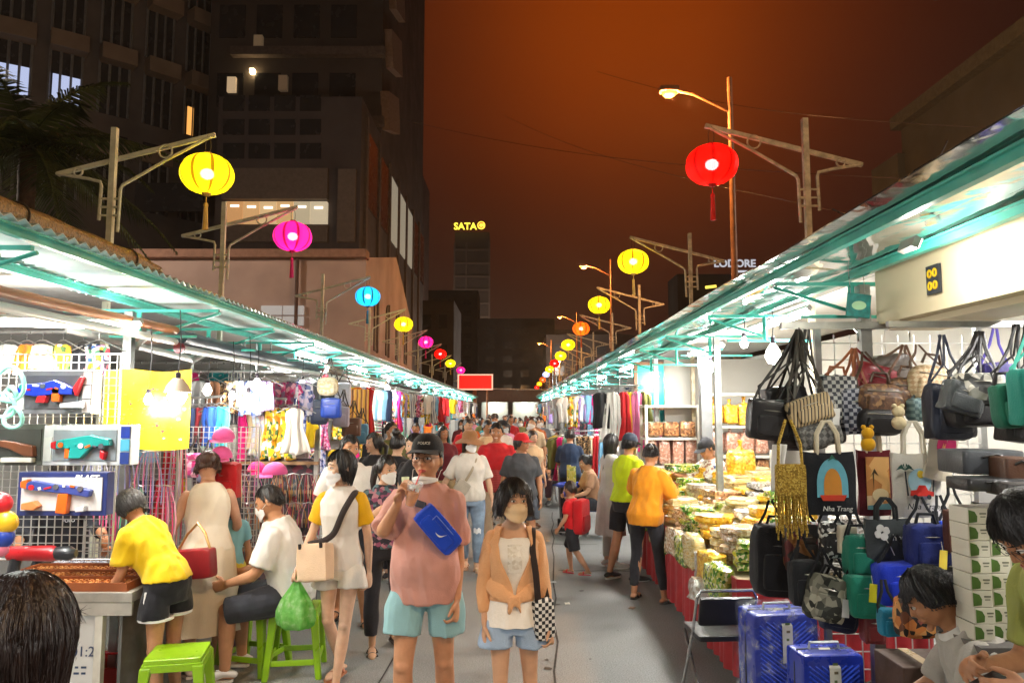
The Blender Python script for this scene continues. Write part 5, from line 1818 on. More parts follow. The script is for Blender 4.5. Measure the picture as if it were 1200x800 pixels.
def pxbox(px0, py0, px1, py1, Y):
 a, b = at(px0, py0, Y), at(px1, py1, Y)
 return (a + b) / 2, b.x - a.x, a.z - b.z
# ================= LEFT: toy stall
a, b = at(-60, 415, 4.8), at(131, 655, 4.8)
wire_grid('tall white wire grid holding the toy boxes', a.x, b.x, b.z, a.z, 4.8)
a, b = at(104, 525, 5.4), at(203, 655, 5.4)
wire_grid('white wire grid under the yellow sheet', a.x, b.x, b.z, a.z, 5.4, .04)
a, b = at(214, 500, 6.3), at(300, 640, 6.3)
wire_grid('white wire grid beside the pink caps', a.x, b.x, b.z, a.z, 6.3, .045)
def toy_box(label, r, Y, cm, wm, inner, side=None, thick=.09, text=None):
 c, w, h = pxbox(*r, Y)
 t = thing('toy_box', label, 'toy box', c, 0, 'boxed toys on the wire grid')
 mb = MB()
 mb.box((0, thick / 2, 0), (w, thick, h))
 mb.build('carton', cm, t, smooth=False, bevel=.004)
 mb = MB()
 mb.box((-.01 if side else 0, -.004, 0), (w * (.72 if side else .9), .008, h * .76))
 mb.build('window', wm, t, smooth=False)
 if side:
  for k_ in range(3):
   mb = MB()
   mb.box((w * .44, -.004, h * (.32 - .32 * k_)), (w * .10, .008, h * .29))
   mb.build('picture_panel', side[k_ % len(side)], t, smooth=False)
  mb = MB()
  mb.box((-w * .44, -.004, -.1 * h), (w * .09, .008, h * .6))
  mb.build('picture_panel', mat('d4dcd8', .5), t, smooth=False)
 inner(t, w, h)
 if text:
  text_mesh(text, h * .20, mat('e8eaf0', .5), t, (w * .27, -.009, h * .36), shear=.25, bold=.002)
 return t
def gun(t, w, h, parts, y=-.03):  # noqa
 for nm, m, pts in parts:
  mb = MB()
  mb.prism([(x * w, z * h) for x, z in pts], .045, o=(0, y, 0))
  o = mb.build(nm, m, t, smooth=False, bevel=.006)
 xs = [q[0] for q in parts[0][2]]
 zs = [q[1] for q in parts[0][2]]
 r_ = random.Random(int(w * 1e4))
 for i in range(7):
  mb = MB()
  x, z = min(xs) + (max(xs) - min(xs)) * (i + .8) / 8, (min(zs) + max(zs)) / 2 + r_.uniform(-.04, .08)
  if i % 3 == 0:
   mb.lathe([(.002, -.006), (.016, -.006), (.016, .006), (.002, .006)], 12, (x * w, y - .024, z * h), rot=rotm(PI / 2, 0, 0))
  else:
   mb.box((x * w, y - .022, z * h), (r_.uniform(.015, .045), .012, r_.uniform(.008, .02)), rotm(0, r_.uniform(-.4, .4), 0))
  mb.build('moulding', [GY, OR, WH, TL, RD][r_.randrange(5)], t, smooth=False)
P_ = plastic
BL, OR, RD, TL, GY, WH = P_('1c3ab8'), P_('e0661c'), P_('c8202a'), P_('1c9a94'), P_('5a5e66'), P_('d8dae0')
toy_box('boxed blue and orange toy blaster in a grey window carton, top of the wire grid', (22, 434, 106, 485), 4.62, mat('74757a', .35, coat=.4), mat('58595e', .15, coat=.5),
  lambda t, w, h: gun(t, w, h, [('barrel', BL, [(-.44, .05), (-.40, .17), (-.1, .2), (.05, .27), (.22, .16), (.30, .1), (.30, -.06), (.05, -.05), (-.2, -.1), (-.42, -.04)]), ('grip', RD, [(-.16, -.08), (-.04, -.08), (-.06, -.25), (-.19, -.24)]), ('magazine', OR, [(.02, .10), (.14, .12), (.13, -.22), (.03, -.22)]), ('stock', RD, [(.30, .10), (.40, .36), (.43, .34), (.34, -.1)]), ('scope', WH, [(.14, -.26), (.44, -.2), (.44, -.36), (.14, -.36)])]), [mat('d8d0d0', .5)], .1)
toy_box('boxed teal toy dinosaur launcher in a white carton with blue side pictures', (52, 498, 152, 545), 4.55, mat('cfd6d8', .35, coat=.4), mat('8a949a', .15, coat=.4),
  lambda t, w, h: gun(t, w, h, [('barrel', TL, [(-.30, .12), (-.05, .22), (.08, .26), (.30, .16), (.31, .0), (.10, -.04), (-.02, -.32), (-.16, -.32), (-.14, -.06), (-.30, -.08)]), ('muzzle', RD, [(-.36, .08), (-.30, .12), (-.30, -.1), (-.36, -.06)]), ('trigger', OR, [(-.2, -.06), (-.15, -.06), (-.14, -.32), (-.20, -.32)]), ('claw', RD, [(.20, -.1), (.26, -.16), (.24, -.36), (.2, -.3)])]), [mat('1c3a9a', .4), mat('50a8c8', .4), mat('28408a', .4)], .11)
toy_box('dark boxed toy rifle with a brown stock, left of the teal launcher', (-40, 497, 52, 545), 4.6, mat('4a4f48', .4, coat=.3), mat('3c403c', .2, coat=.4),
  lambda t, w, h: gun(t, w, h, [('barrel', P_('26282a'), [(-.45, .10), (.0, .12), (.0, .0), (-.45, .02)]), ('stock', P_('6e4028'), [(.0, .12), (.14, .08), (.40, -.02), (.42, -.28), (.30, -.26), (.10, -.08), (.0, -.04)]), ('label_card', mat('d8d8cc', .5), [(.02, -.42), (.4, -.42), (.4, -.30), (.02, -.30)])]), None, .07)
toy_box('white and navy toy blaster box marked BLAST, lowest on the wire grid', (22, 553, 124, 604), 4.4, mat('27346e', .4, coat=.3), mat('d4d4d4', .35, coat=.3),
  lambda t, w, h: gun(t, w, h, [('barrel', P_('3a4c98'), [(-.36, .26), (-.30, .32), (.0, .22), (.2, .18), (.36, .10), (.34, -.06), (.1, .02), (-.1, .06), (-.36, .12)]), ('muzzle', OR, [(-.42, .30), (-.34, .36), (-.34, .12), (-.42, .16)]), ('magazine', OR, [(.0, .02), (.12, .04), (.10, -.44), (-.02, -.42)]), ('dart_drum', P_('d88a50'), [(-.40, -.20), (-.26, -.14), (-.20, -.26), (-.26, -.36), (-.40, -.34)]), ('dart_pack', WH, [(.20, -.30), (.30, -.26), (.30, -.38), (.20, -.40)])], -.025), None, .08, text='BLAST')
t = thing('toy_handcuffs', 'mint green looped plastic toy hanging at the left edge over the blaster boxes', 'toy', at(10, 462, 4.2))
for x, z, r_ in ((0, .06, .085), (-.02, -.06, .06), (.01, .0, .035), (.035, -.13, .05)):
 mb = MB()
 mb.tube([(x + r_ * math.cos(q), -.012 * math.sin(q * 2), z + r_ * 1.15 * math.sin(q)) for q in np.linspace(0, 2 * PI, 25)], .012, 8)
 mb.build('ring', plastic('8ccabc'), t)
t = thing('toy_figure', 'red, yellow and blue plastic toy hanging low at the left edge', 'toy', at(2, 612, 4.0))
for (x, z, r_), c_ in zip(((-.02, .10, .06), (.01, .0, .065), (0, -.075, .06), (.0, -.14, .04)), ('c8202a', 'e0b020', '2440a0', 'd06a80')):
 mb = MB()
 mb.sphere((x, 0, z), (r_ * 1.2, r_ * .7, r_), 16, 10)
 mb.build('segment', plastic(c_), t)
t = thing('toy_drill', 'red and black toy drill lying beside the trinket trays', 'toy', at(40, 648, 4.3))
mb = MB()
mb.tube([(-.14, 0, 0), (.10, 0, .0), (.15, 0, -.005)], [.04, .045, .03], 12)
mb.build('motor_body', plastic('b81c24'), t)
mb = MB()
mb.tube([(.12, 0, 0), (.2, 0, 0), (.24, 0, 0)], [.036, .042, .02], 12)
mb.tube([(-.1, 0, -.02), (-.12, 0, -.14)], [.03, .034], 10)
mb.build('chuck', plastic('24262a'), t)
c, w, h = pxbox(124, 434, 222, 526, 5.1)
t = thing('printed_sheet', 'bright yellow hanging plastic sheet printed with small plants and red flowers', 'sheet', c)
mb = MB()
mb.sheet(lambda u, v: ((u - .5) * w, .012 * math.sin(u * 11), (.5 - v) * h + .01 * math.sin(u * 7)), 20, 12, .006)
mb.build('sheet_skin', mat('e8bc10', .35, var=.06, scale=3, coat=.3), t)
for i in range(46):
 x, z = rnd.uniform(-.45, .45) * w, rnd.gauss(0, .2) * h
 if abs(z) > h * .42:
  continue
 mb = MB()
 r_ = rnd.uniform(.005, .014)
 mb.prism([(r_ * math.cos(q) * (1 + .5 * math.sin(q * 3 + i)), r_ * .7 * math.sin(q)) for q in np.linspace(0, 2 * PI, 9)[:-1]], .003, o=(x, .012 * math.sin((x / w + .5) * 11) - .0055, z))
 mb.build('printed_flower', mat(['8a1c20', '4a6a1c', '6a7a28', 'e8e4d0', 'a8321c'][i % 5], .5), t, smooth=False)
ct = thing('trinket_counter', 'grey metal counter with a white notice board under it and trays on top', 'counter', (-2.80, 5.0, 0))
tz = .80
mb = MB()
mb.box((0, 0, tz - .03), (1.0, .8, .06))
mb.build('counter_top', metal('b4aea4', .45, m=.6), ct, smooth=False, bevel=.004)
mb = MB()
mb.box((0, -.385, tz - .10), (1.0, .02, .075))
mb.build('apron', mat('b8b2a8', .45, metal=.4), ct, smooth=False)
mb = MB()
mb.box((.42, 0, .36), (.02, .72, .72))
mb.build('side_panel', mat('6a6a68', .4, metal=.4, var=.3), ct, smooth=False)
for x, y in ((-.46, -.35), (.30, -.365), (-.46, .35), (.46, .35)):
 mb = MB()
 mb.box((x, y, .37), (.045, .045, .74))
 mb.build('leg', mat('d0ccc0', .5), ct, smooth=False)
mb = MB()
mb.box((-.08, -.35, .36), (.70, .02, .66))
nb = mb.build('notice_board', mat('d6d6d4', .5, var=.04), ct, smooth=False)
ink = mat('3a4a6a', .6)
text_mesh('ISO 9001:2', .085, ink, nb, (.08, -.3625, .44))
for k_ in range(2):
 mb = MB()
 for i in range(7):
  mb.box((-.05 + i * .043, -.3615, .35 - .035 * k_), (.032 - .006 * ((i * 7 + k_) % 3), .002, .012))
 mb.build('small_print', ink, nb, smooth=False)
for i, (y, m, lb) in enumerate(((-.28, 'a8602c', 'brown wooden tray of small trinkets, nearest on the counter'), (-.08, 'b46a30', 'brown wooden tray of small trinkets in the middle of the counter'), (.12, 'a8602c', 'brown wooden tray of small trinkets, third back on the counter'), (.31, '3a3c48', 'dark tray of silvery trinkets at the back of the counter'))):
 tr_ = thing('trinket_tray', lb, 'tray', (-2.80, 5.0 + y, tz))
 mb = MB()
 mb.box((0, 0, .012), (.9, .19, .02))
 for q in np.linspace(-.09, .09, 2):
  mb.box((0, q, .025), (.9, .012, .05))
 for q in (-.45, .45):
  mb.box((q, 0, .025), (.012, .2, .05))
 mb.build('tray_box', mat('4a3a34' if i == 3 else '8a4a24', .5), tr_, smooth=False)
 mb = MB()
 for a_ in range(26):
  for b_ in range(5):
   mb.rbox((-.42 + a_ * .0335 + rnd.uniform(-.004, .004), -.07 + b_ * .034, .028), (.022, .02, .018), .5, 6, 4, rotm(0, 0, rnd.random() * 3))
 tag(mb.build('trinkets', cells([m, 'c88a50', '8a4a20', 'd8a060'] if i < 3 else ['c8ccd8', '8a90a0', 'e0e0e8'], 60, .35, .1), tr_), kind='stuff')
rb = thing('plastic_basket', 'red plastic basket on the ground under the trinket counter', 'basket', atz(128, 812, .0) + Vector((0, .1, 0)))
mb = MB()
n = 28
rings = []
for s0, z in ((.13, 0), (.15, .10), (.172, .19), (.185, .195), (.172, .185), (.14, .03), (.01, .03)):
 rings.append([(1.25 * s0 * np.sign(math.cos(q)) * abs(math.cos(q)) ** .5, s0 * np.sign(math.sin(q)) * abs(math.sin(q)) ** .5, z) for q in np.linspace(0, 2 * PI, n, endpoint=False)])
mb.loft(rings)
mb.build('tub', plastic('c01820'), rb)
mb = MB()
mb.tube([(-.2, 0, .19), (-.14, -.05, .24), (.1, -.08, .26), (.2, 0, .19)], .009, 8)
mb.build('handle', plastic('c01820'), rb)
def stool(label, p, rz, group='green plastic stools'):
 t = thing('plastic_stool', label, 'stool', p, rz, group)
 g = mat('86b412', .32, var=.06, coat=.2, name='green plastic')
 H = .47
 mb = MB()
 mb.rbox((0, 0, H - .02), (.32, .32, .04), .22, 32, 10)
 mb.rbox((0, 0, H - .05), (.335, .335, .045), .15, 28, 8)
 mb.build('seat', g, t)
 for x in (-1, 1):
  for y in (-1, 1):
   mb = MB()
   a, b = np.array([x * .14, y * .14, H - .04]), np.array([x * .185, y * .185, 0])
   sq = np.array([(-1, -1), (1, -1), (1, 1), (-1, 1)])
   mb.loft([[((a + (b - a) * q)[0] + u * w_, (a + (b - a) * q)[1] + v_ * w_, (a + (b - a) * q)[2]) for u, v_ in sq] for q, w_ in ((0, .032), (.25, .026), (1, .021))])
   mb.build('leg', g, t, smooth=False, bevel=.008)
 for k_ in range(4):
  mb = MB()
  r_ = rotm(0, 0, k_ * PI / 2)
  mb.box(r_ @ np.array([0, -.172, .115]), (.30, .018, .04) if k_ % 2 == 0 else (.018, .30, .04))
  mb.build('stretcher', g, t, smooth=False, bevel=.006)
 return t
stool('empty green plastic stool nearest the camera, beside the red basket', atz(205, 858, 0), R(12))
stool('empty green plastic stool in front of the seated man', atz(297, 782, 0), R(-14))
stool('green plastic stool under the seated man', Vector((sit.root.location.x + .03, 5.6, 0)), R(8))
# ================= LEFT: caps, bags and clothes along the front
GL = 'garments of the left stalls'
t = thing('pink_cap', 'hot pink cap on a stand, upper of the stacked pair on the wire grid', 'cap', at(262, 513, 5.9))
def cap_obj(t, m, s=1., rz=0.):
 mb = MB()
 mb.sphere((0, 0, 0), (.085 * s, .10 * s, .085 * s), 20, 12, rotm(0, 0, rz), fn=lambda u: np.stack([u[:, 0], u[:, 1], np.where(u[:, 2] < -.1, -.1, u[:, 2])], 1))
 mb.build('crown', m, t)
 mb = MB()
 mb.sheet(lambda u, v: tuple(rotm(0, 0, rz) @ np.array([(u - .5) * .17 * s, -(.085 + .07 * v * math.sin(u * PI) ** .6) * s, -.008 - .02 * v])), 10, 4, .004)
 mb.build('brim', m, t)
pinkm, hpm = cloth('dc5c9c'), cloth('e01868')
cap_obj(t, pinkm, 1.0, .2)
t = thing('pink_cap', 'hot pink cap, lower of the stacked pair on the wire grid', 'cap', at(259, 535, 5.85))
cap_obj(t, pinkm, 1.0, .1)
t = thing('pink_cap', 'deep pink cap lying on the keychain rack, left of two', 'cap', at(301, 551, 6.7))
cap_obj(t, hpm, .95, .7)
t = thing('pink_cap', 'rose pink cap lying on the keychain rack, right of two', 'cap', at(322, 554, 6.6))
cap_obj(t, pinkm, 1.15, -.6)
bagthing('red and charcoal child backpack hanging under the pink caps', at(263, 568, 5.9), .24, .36, .14, cloth('b01c22'), 'pack', at(262, 535, 5.95))
bagthing('grey blue drawstring purse on the wire grid under the caps', at(243, 550, 6.2), .15, .2, .08, cloth('7c84a4'), 'pouch', at(246, 515, 6.25))
bagthing('pink and white soft purse on the left of the wire grid', at(228, 545, 6.2), .13, .2, .08, PRINTS['pink print'](), 'pouch', at(230, 510, 6.25))
rail('rail of dark trousers behind the yellow sheet', at(222, 478, 6.6), at(262, 476, 6.6), ['navy/trousers', 'maroon/trousers', 'charcoal/trousers', 'blue/trousers', 'teal/trousers'], GL, w=.16, h=.24)
rail('rail above the toy boxes', at(-40, 404, 5.25), at(128, 404, 5.25), ['leopard/top', 'mint/T-shirt', 'white/top', 'orange/T-shirt', 'cream/top', 'floral/top', 'black/T-shirt', 'mixed/top'], GL, w=.17, h=.2)
rail('upper rail right of the yellow sheet', at(225, 446, 7.2), at(320, 446, 7.2), ['grey/T-shirt', 'brown/top', 'leopard/top', 'pastel print/T-shirt', 'blue print/top', 'lilac/top'], GL, w=.22, h=.30)
rail('rail above the yellow floral clothes', at(316, 448, 7.7), at(362, 448, 7.7), ['pink print/top', 'pink print/T-shirt', 'blue print/top'], GL, w=.28, h=.34)
rail('middle rail of floral clothes', at(284, 476, 7.4), at(336, 478, 7.4), ['hot pink/scarf', 'beige/dress', 'pastel print/dress', 'floral/dress', 'floral/top', 'floral/dress'], GL, w=.19, h=.33)
garment('dress', 'white', at(347, 478, 7.2), .26, .44, .1, 'white frilled dress hanging right of the yellow floral clothes', GL)
rail('rail behind the white frilled dress', at(350, 446, 9.6), at(385, 446, 9.6), ['blue print/scarf', 'lilac/top', 'grey/T-shirt', 'charcoal/T-shirt'], GL, w=.3, h=.5)
for i, (px, py, Y, w, h, c_, kd, lb) in enumerate(((384, 452, 9.0, .26, .24, 'd8ccae', 'dome', 'cream embroidered bag high above the handbags'), (388, 478, 9.0, .24, .24, '2048b0', 'pouch', 'bright blue bag with yellow motif under the cream bag'), (374, 483, 9.2, .2, .3, '2e3850', 'pouch', 'dark slate bag left of the bright blue bag'),
             (402, 462, 9.6, .2, .3, 'c8c8d8', 'pouch', 'black and white print bag right of the cream bag'), (412, 500, 9.6, .24, .24, '6a4a38', 'pouch', 'brown bag low beside the tan poster'), (400, 488, 9.4, .2, .26, 'b0a8b8', 'pouch', 'lilac grey bag right of the bright blue bag'), (422, 508, 9.9, .22, .26, '4a7890', 'pouch', 'slate blue bag low by the grey shutter'))):
 bagthing(lb, at(px, py, Y), w, h, .1, leather(c_) if i else cells(['d8ccae', 'e0d6bc', 'c8b890'], 40, .7, .1), kd, at(px, py, Y) + Vector((.02, .03, .34)))
c, w, h = pxbox(410, 456, 431, 520, 10.2)
t = thing('print_panel', 'tan and brown printed fabric panel with yellow patches beside the shutter', 'banner', c)
mb = MB()
mb.sheet(lambda u, v: ((u - .5) * w, .02 * math.sin(u * 7), (.5 - v) * h), 10, 8, .01)
mb.build('cloth_body', stripes(['d8a028', 'c89048', '5a3a28', 'b87a48', 'e0b060'], 5, 'X', distort=1.5), t)
c, w, h = pxbox(431, 458, 447, 520, 13.0)
t = thing('roller_shutter', 'grey ribbed roller shutter between two left stalls', 'shutter', c)
mb = MB()
for j in range(18):
 mb.tube([(-w / 2, 0, -h / 2 + h * (j + .5) / 18), (w / 2, 0, -h / 2 + h * (j + .5) / 18)], h / 38, 6)
mb.build('slats', mat('8c948e', .45, metal=.3), t)
kc = [['d8c8a0', 'a83040', '2a2a30', 'c89030', '3a6a4a'], ['d878a8', '8a3a90', 'e8d8d8', '30384a'], ['3a4048', '8a9090', '20262a', 'b8b0a0'], ['c87020', 'e0a040', '8a2a20', '3a2a20'], ['5a7a8a', 'c8d0d0', '28404a', 'a88a50'], ['b02030', 'e0d0c0', '402028', 'c86a80']]
strip_name = ['cream and red', 'pink and violet', 'steel grey', 'orange and rust', 'blue grey', 'crimson and ivory']
def strips(label, p, n, L_, cols, group, spread=.09, r=.006):
 t = thing('keychain_bunch', label, 'keychains', p, 0, group)
 mb = MB()
 for i in range(n):
  x, y = (i / max(1, n - 1) - .5) * spread * 2, rnd.uniform(-.03, .03)
  l_ = L_ * rnd.uniform(.6, 1.1)
  mb.tube([(x * .5, y * .4, 0), (x * .9, y, -l_ * .35), (x * 1.05, y, -l_ * .7), (x, y, -l_)], [r * .5, r, r * 1.6, r * .9], 5, flat=.5, mi=i % len(cols))
 mb.build('strips', [mat(c_, .45, coat=.2) for c_ in cols], t)
 mb = MB()
 mb.tube([(-spread * .6, 0, 0), (0, 0, .012), (spread * .6, 0, 0)], .004, 5)
 mb.build('hook_bar', HANG, t)
kn = 0
for row, (py, Yr, L_) in enumerate(((556, 6.9, .30), (590, 6.6, .30), (628, 6.3, .26))):
 for i in range(8):
  px = 282 + i * 15.5 + row * 2
  strips(f'{strip_name[(i + row * 2) % 6]} keychains, {ORD[i]} along the {["upper", "middle", "lower"][row]} row of the rack', at(px, py, Yr + .03 * i), 9, L_, kc[(i + row * 2) % 6], 'keychain bunches on the rack')
for i in range(6):
 strips(f'hanging straps, {ORD[i]} from the left on the grid under the yellow sheet', at(112 + i * 16, 530 + (i % 2) * 40, 5.32), 8, .38, [['8a90b8', 'c8c8d8'], ['d83a80', 'e888b0'], ['5a60a0', '9098c8'], ['3a9a78', 'a0d0b8'], ['d878a8', '8890c0'], ['c83a6a', 'e0a0b8']][i], 'strap bunches on the wire grid')
for i in range(3):
 strips(f'long {["magenta", "lilac", "rose"][i]} ribbons, {ORD[i]} from the left, right of the wire grid', at(201 + i * 6, 520, 5.6), 4, .68, [['d01c78', 'e878b0'], ['a890c8', 'd8d0e8'], ['d8506a', 'e8b0b8']][i], 'long ribbons', .04, .009)
t = thing('keychain_rack', 'wooden slatted rack behind the keychain bunches', 'rack', (-2.55, 7.35, 0))
mb = MB()
for z in (.55, .82, 1.10, 1.38):
 mb.box((0, 0, z), (1.3, .05, .03))
mb.build('shelf', mat('8a6a4a', .6), t, smooth=False)
for x in (-.62, .62):
 mb = MB()
 mb.box((x, .03, .75), (.04, .04, 1.5))
 mb.build('post', alu, t, smooth=False)
mb = MB()
mb.box((0, .08, .72), (1.28, .02, 1.4))
mb.build('back_board', cells(['3a3038', '5a4a50', '2c3438', '8a7a6a', '40303a', '6a2a3a'], 22, .7, .3), t, smooth=False)
t = thing('low_display', 'low table heaped with small packets in front of the seated man', 'table', (-2.62, 6.0, 0))
mb = MB()
mb.box((0, 0, .58), (.6, .9, .05))
mb.build('table_top', whitep, t, smooth=False)
for x in (-.27, .27):
 for y in (-.4, .4):
  mb = MB()
  mb.box((x, y, .28), (.04, .04, .56))
  mb.build('leg', alu, t, smooth=False)
pkc = ['d8d4cc', 'b03040', '3a5a9a', '4a7a5a', 'd0a040', 'c8c8d0', '7a3a6a', 'e0dcd4']
pkn = ['white', 'crimson', 'blue', 'green', 'ochre', 'silver', 'plum', 'ivory']
for i in range(16):
 t = thing('small_packet', f'{pkn[i % 8]} glossy packet, {["front", "back"][i // 8]} half of the heap on the low table', 'packet', (-2.82 + .13 * (i % 4) + rnd.uniform(-.02, .02), 5.62 + .19 * (i // 4) + .03 * (i % 2), .63 + .02 * (i % 3)), rnd.uniform(-1, 1), 'packets on the low table')
 mb = MB()
 mb.rbox((0, 0, 0), (.14, .11, .05), .5, 16, 8, rotm(rnd.uniform(-.3, .3), rnd.uniform(-.3, .3), 0), lump=.15, seed=i)
 mb.build('packet_skin', mat(pkc[i % 8], .25, coat=.5, var=.25, scale=20, bump=.3, bscale=30), t)
cols_l = ['navy', 'hot pink', 'white', 'teal', 'mixed', 'yellow', 'red', 'sky blue', 'black', 'blue print', 'floral', 'pink print', 'mint', 'orange', 'lilac', 'striped', 'pastel print', 'dark mixed']
kinds = ['T-shirt', 'dress', 'top', 'scarf', 'top', 'T-shirt']
def walls(side, bays, z_rows, rows_desc, n, group, seed0):
 r2 = random.Random(seed0)
 for bi in bays:
  B = LB if side < 0 else RB
  y = B[bi + 1] - .16
  x0, x1 = XB[side] + side * .05, XB[side] + side * 1.65
  if side < 0:
   x0, x1 = x1, x0
  for zi, z in enumerate(z_rows):
   its = [r2.choice(cols_l) + '/' + r2.choice(kinds) for _ in range(n)]
   rail(f'{rows_desc[zi]} rail of {ORD[bi]} {"left" if side < 0 else "right"} stall', (x0, y, z), (x1, y, z), its, group, w=.26, h=.36, jit=.03, bar=zi == 0)
walls(-1, [1, 2, 3, 4, 5], (2.3, 1.75, 1.2), ('top', 'middle', 'bottom'), 7, GL, 5)
walls(-1, [6, 7, 8, 9], (2.2, 1.4), ('top', 'middle'), 5, GL, 9)
r3 = random.Random(21)
for i, y in enumerate(np.arange(11.5, 42, 1.5)):
 its = [r3.choice(cols_l) + '/' + r3.choice(kinds) for _ in range(4)]
 rail(f'{NTH[i]} left streetside rack', (-2.5, y, 2.25), (-1.95 if y > 16 else -2.2, y, 2.25), its, GL, w=.3, h=.5, jit=.03, bar=False)
GR = 'garments of the right stalls'
# ================= RIGHT: clothes beyond the food
rail('high rail of long dresses', at(700, 460, 10.9), at(760, 458, 10.9), ['black/top', 'white/dress', 'white/dress', 'red/dress', 'yellow/dress', 'pink/dress', 'olive/dress'], GR, w=.26, h=.50)
rail('high rail behind the white rack', at(757, 462, 11.3), at(798, 460, 11.3), ['sky blue/top', 'white/T-shirt', 'teal/dress', 'grey/T-shirt', 'black/T-shirt'], GR, w=.24, h=.42)
rail('high rail of pale shirts past the long dresses', at(652, 466, 13.2), at(700, 462, 13.2), ['grey/T-shirt', 'white/T-shirt', 'floral/top', 'white/T-shirt', 'lilac/T-shirt', 'sky blue/T-shirt', 'hot pink/top'], GR, w=.26, h=.50)
rail('low street rack of clothes', at(648, 512, 12.6), at(716, 510, 12.6), ['olive/T-shirt', 'hot pink/dress', 'mint/T-shirt', 'white/T-shirt', 'leopard/dress', 'leopard/top', 'cream/dress', 'red/dress', 'sky blue/dress', 'green/dress'], GR, w=.24, h=.48)
walls(1, [3, 4, 5, 6, 7, 8], (2.3, 1.5), ('top', 'middle'), 6, GR, 31)
r3 = random.Random(33)
for i, y in enumerate(np.arange(15, 42, 1.5)):
 its = [r3.choice(cols_l[2:]) + '/' + r3.choice(kinds) for _ in range(4)]
 rail(f'{NTH[i]} right streetside rack', (1.35, y, 2.2), (1.95, y, 2.2), its, GR, w=.3, h=.5, jit=.03, bar=False)
# ================= RIGHT: food stall
ft = thing('food_table', 'long food table with a pleated red skirt cloth', 'table', (2.2, 7.35, 0))
mb = MB()
mb.box((0, 0, .72), (1.3, 4.3, .05))
mb.build('table_top', mat('b8a888', .6), ft, smooth=False)
for x in (-.6, .6):
 for y in (-2.05, 2.05):
  mb = MB()
  mb.box((x, y, .35), (.05, .05, .7))
  mb.build('leg', alu, ft, smooth=False)
redc = mat('a0101a', .6, var=.12, bump=.15, bscale=60, sheen=.2)
def skirt_pts(u, v):
 s_ = u * 5.6
 if s_ < 1.3:
  x, y, nx, ny = .66 - s_, -2.16, 0, -1
 else:
  x, y, nx, ny = -.67, -2.16 + (s_ - 1.3), -1, 0
 wv = .022 * math.sin(s_ * 42) * (.3 + .7 * v) + .012 * math.sin(s_ * 17)
 return x + nx * wv, y + ny * wv, .745 - .66 * v
mb = MB()
mb.sheet(skirt_pts, 260, 6, .006)
mb.build('skirt_cloth', redc, ft)
PK = {'rice paper': cells(['d0c090', 'dccfa0', 'b8a060', 'd8b870'], 40, .25, .15, coat=.6, sc3=(1, 1, 5)), 'dried squid': cells(['b89a78', 'd0b898', 'e0d4c0', '9a7a58'], 55, .25, .2, coat=.6), 'green snack': cells(['5a8a2a', 'b0b050', 'd8d4a0', '3a6a1c', '98a838'], 45, .25, .25, coat=.6),
 'yellow crisps': cells(['e0a818', 'e8bc30', 'c88a10', 'f0d060'], 45, .3, .3, coat=.6), 'grey fish': cells(['a8a098', '6a645c', 'd0ccc4', '88807a'], 50, .25, .2, coat=.6, sc3=(1, 1, 4)), 'brown chips': cells(['8a5a38', 'a8744a', 'c89a6a', '6a4228'], 45, .3, .3, coat=.5), 'white packs': cells(['dcdad4', 'c8c4bc', 'e8e6e0', 'b8a898'], 40, .25, .2, coat=.6),
 'pink biscuits': cells(['c89a88', 'b8846e', 'd8b8a8', 'a87460'], 45, .3, .3, coat=.5)}
def pack(label, p, sz, k_, group=None, rz=0., e=.42, lump=.10, tie=False):
 t = thing('snack_packet', label, 'packet', p, rz, group)
 mb = MB()
 mb.rbox((0, 0, 0), sz, e, 18, 10, lump=lump, seed=rnd.random() * 40)
 if tie:
  mb.lathe([(sz[0] * .20, sz[2] * .45), (.016, sz[2] * .62), (.03, sz[2] * .8), (.002, sz[2] * .82)], 10)
 mb.build('packet_skin', PK[k_], t)
 if group == 'rows of packets on the food table' or rnd.random() < .4:
  mb = MB()
  lw, lh = sz[0] * rnd.uniform(.3, .5), sz[1] * rnd.uniform(.25, .4)
  mb.sheet(lambda u, v: ((u - .5) * lw + .01, (v - .65) * lh, sz[2] * .5 * (1.0 - .16 * (u - .5) ** 2)), 4, 4, .003)
  mb.build('paper_label', mat(rnd.choice(['d8d4c4', 'c8a030', 'b83028', '3a7a3a', 'd8c890', 'c0c4c8']), .35, coat=.4), t)
 return t
TZ = .745
stacks = [(792, 7.9, 0, 4, (.26, .30, .055), 'green snack', 'front edge by the orange shirt'), (815, 7.2, 0, 4, (.24, .26, .06), 'rice paper', 'front edge second pile'), (838, 7.6, 0, 5, (.26, .26, .075), 'dried squid', 'beside the flat grey packs'), (878, 6.7, 0, 9, (.30, .26, .038), 'grey fish', 'tall flat pile left of the bags'),
  (862, 7.9, .22, 5, (.34, .30, .05), 'yellow crisps', 'high golden pile in the middle'), (893, 8.0, .22, 6, (.34, .32, .05), 'rice paper', 'high pale pile at the back'), (820, 8.5, .06, 4, (.28, .24, .05), 'green snack', 'pile near the seller hand'), (846, 6.4, 0, 4, (.26, .22, .055), 'white packs', 'low pile at the front corner'), (900, 7.2, .30, 5, (.28, .26, .045), 'yellow crisps', 'top pile beside the white strap'), (786, 8.8, .02, 4, (.26, .24, .05), 'yellow crisps', 'low pile beyond the orange shirt')]
sn = {'rice paper': 'pale rice paper', 'dried squid': 'tan dried squid', 'green snack': 'green flecked snack', 'yellow crisps': 'golden crisp', 'grey fish': 'flat grey dried fish', 'brown chips': 'brown chip', 'white packs': 'whitish snack', 'pink biscuits': 'pinkish biscuit'}
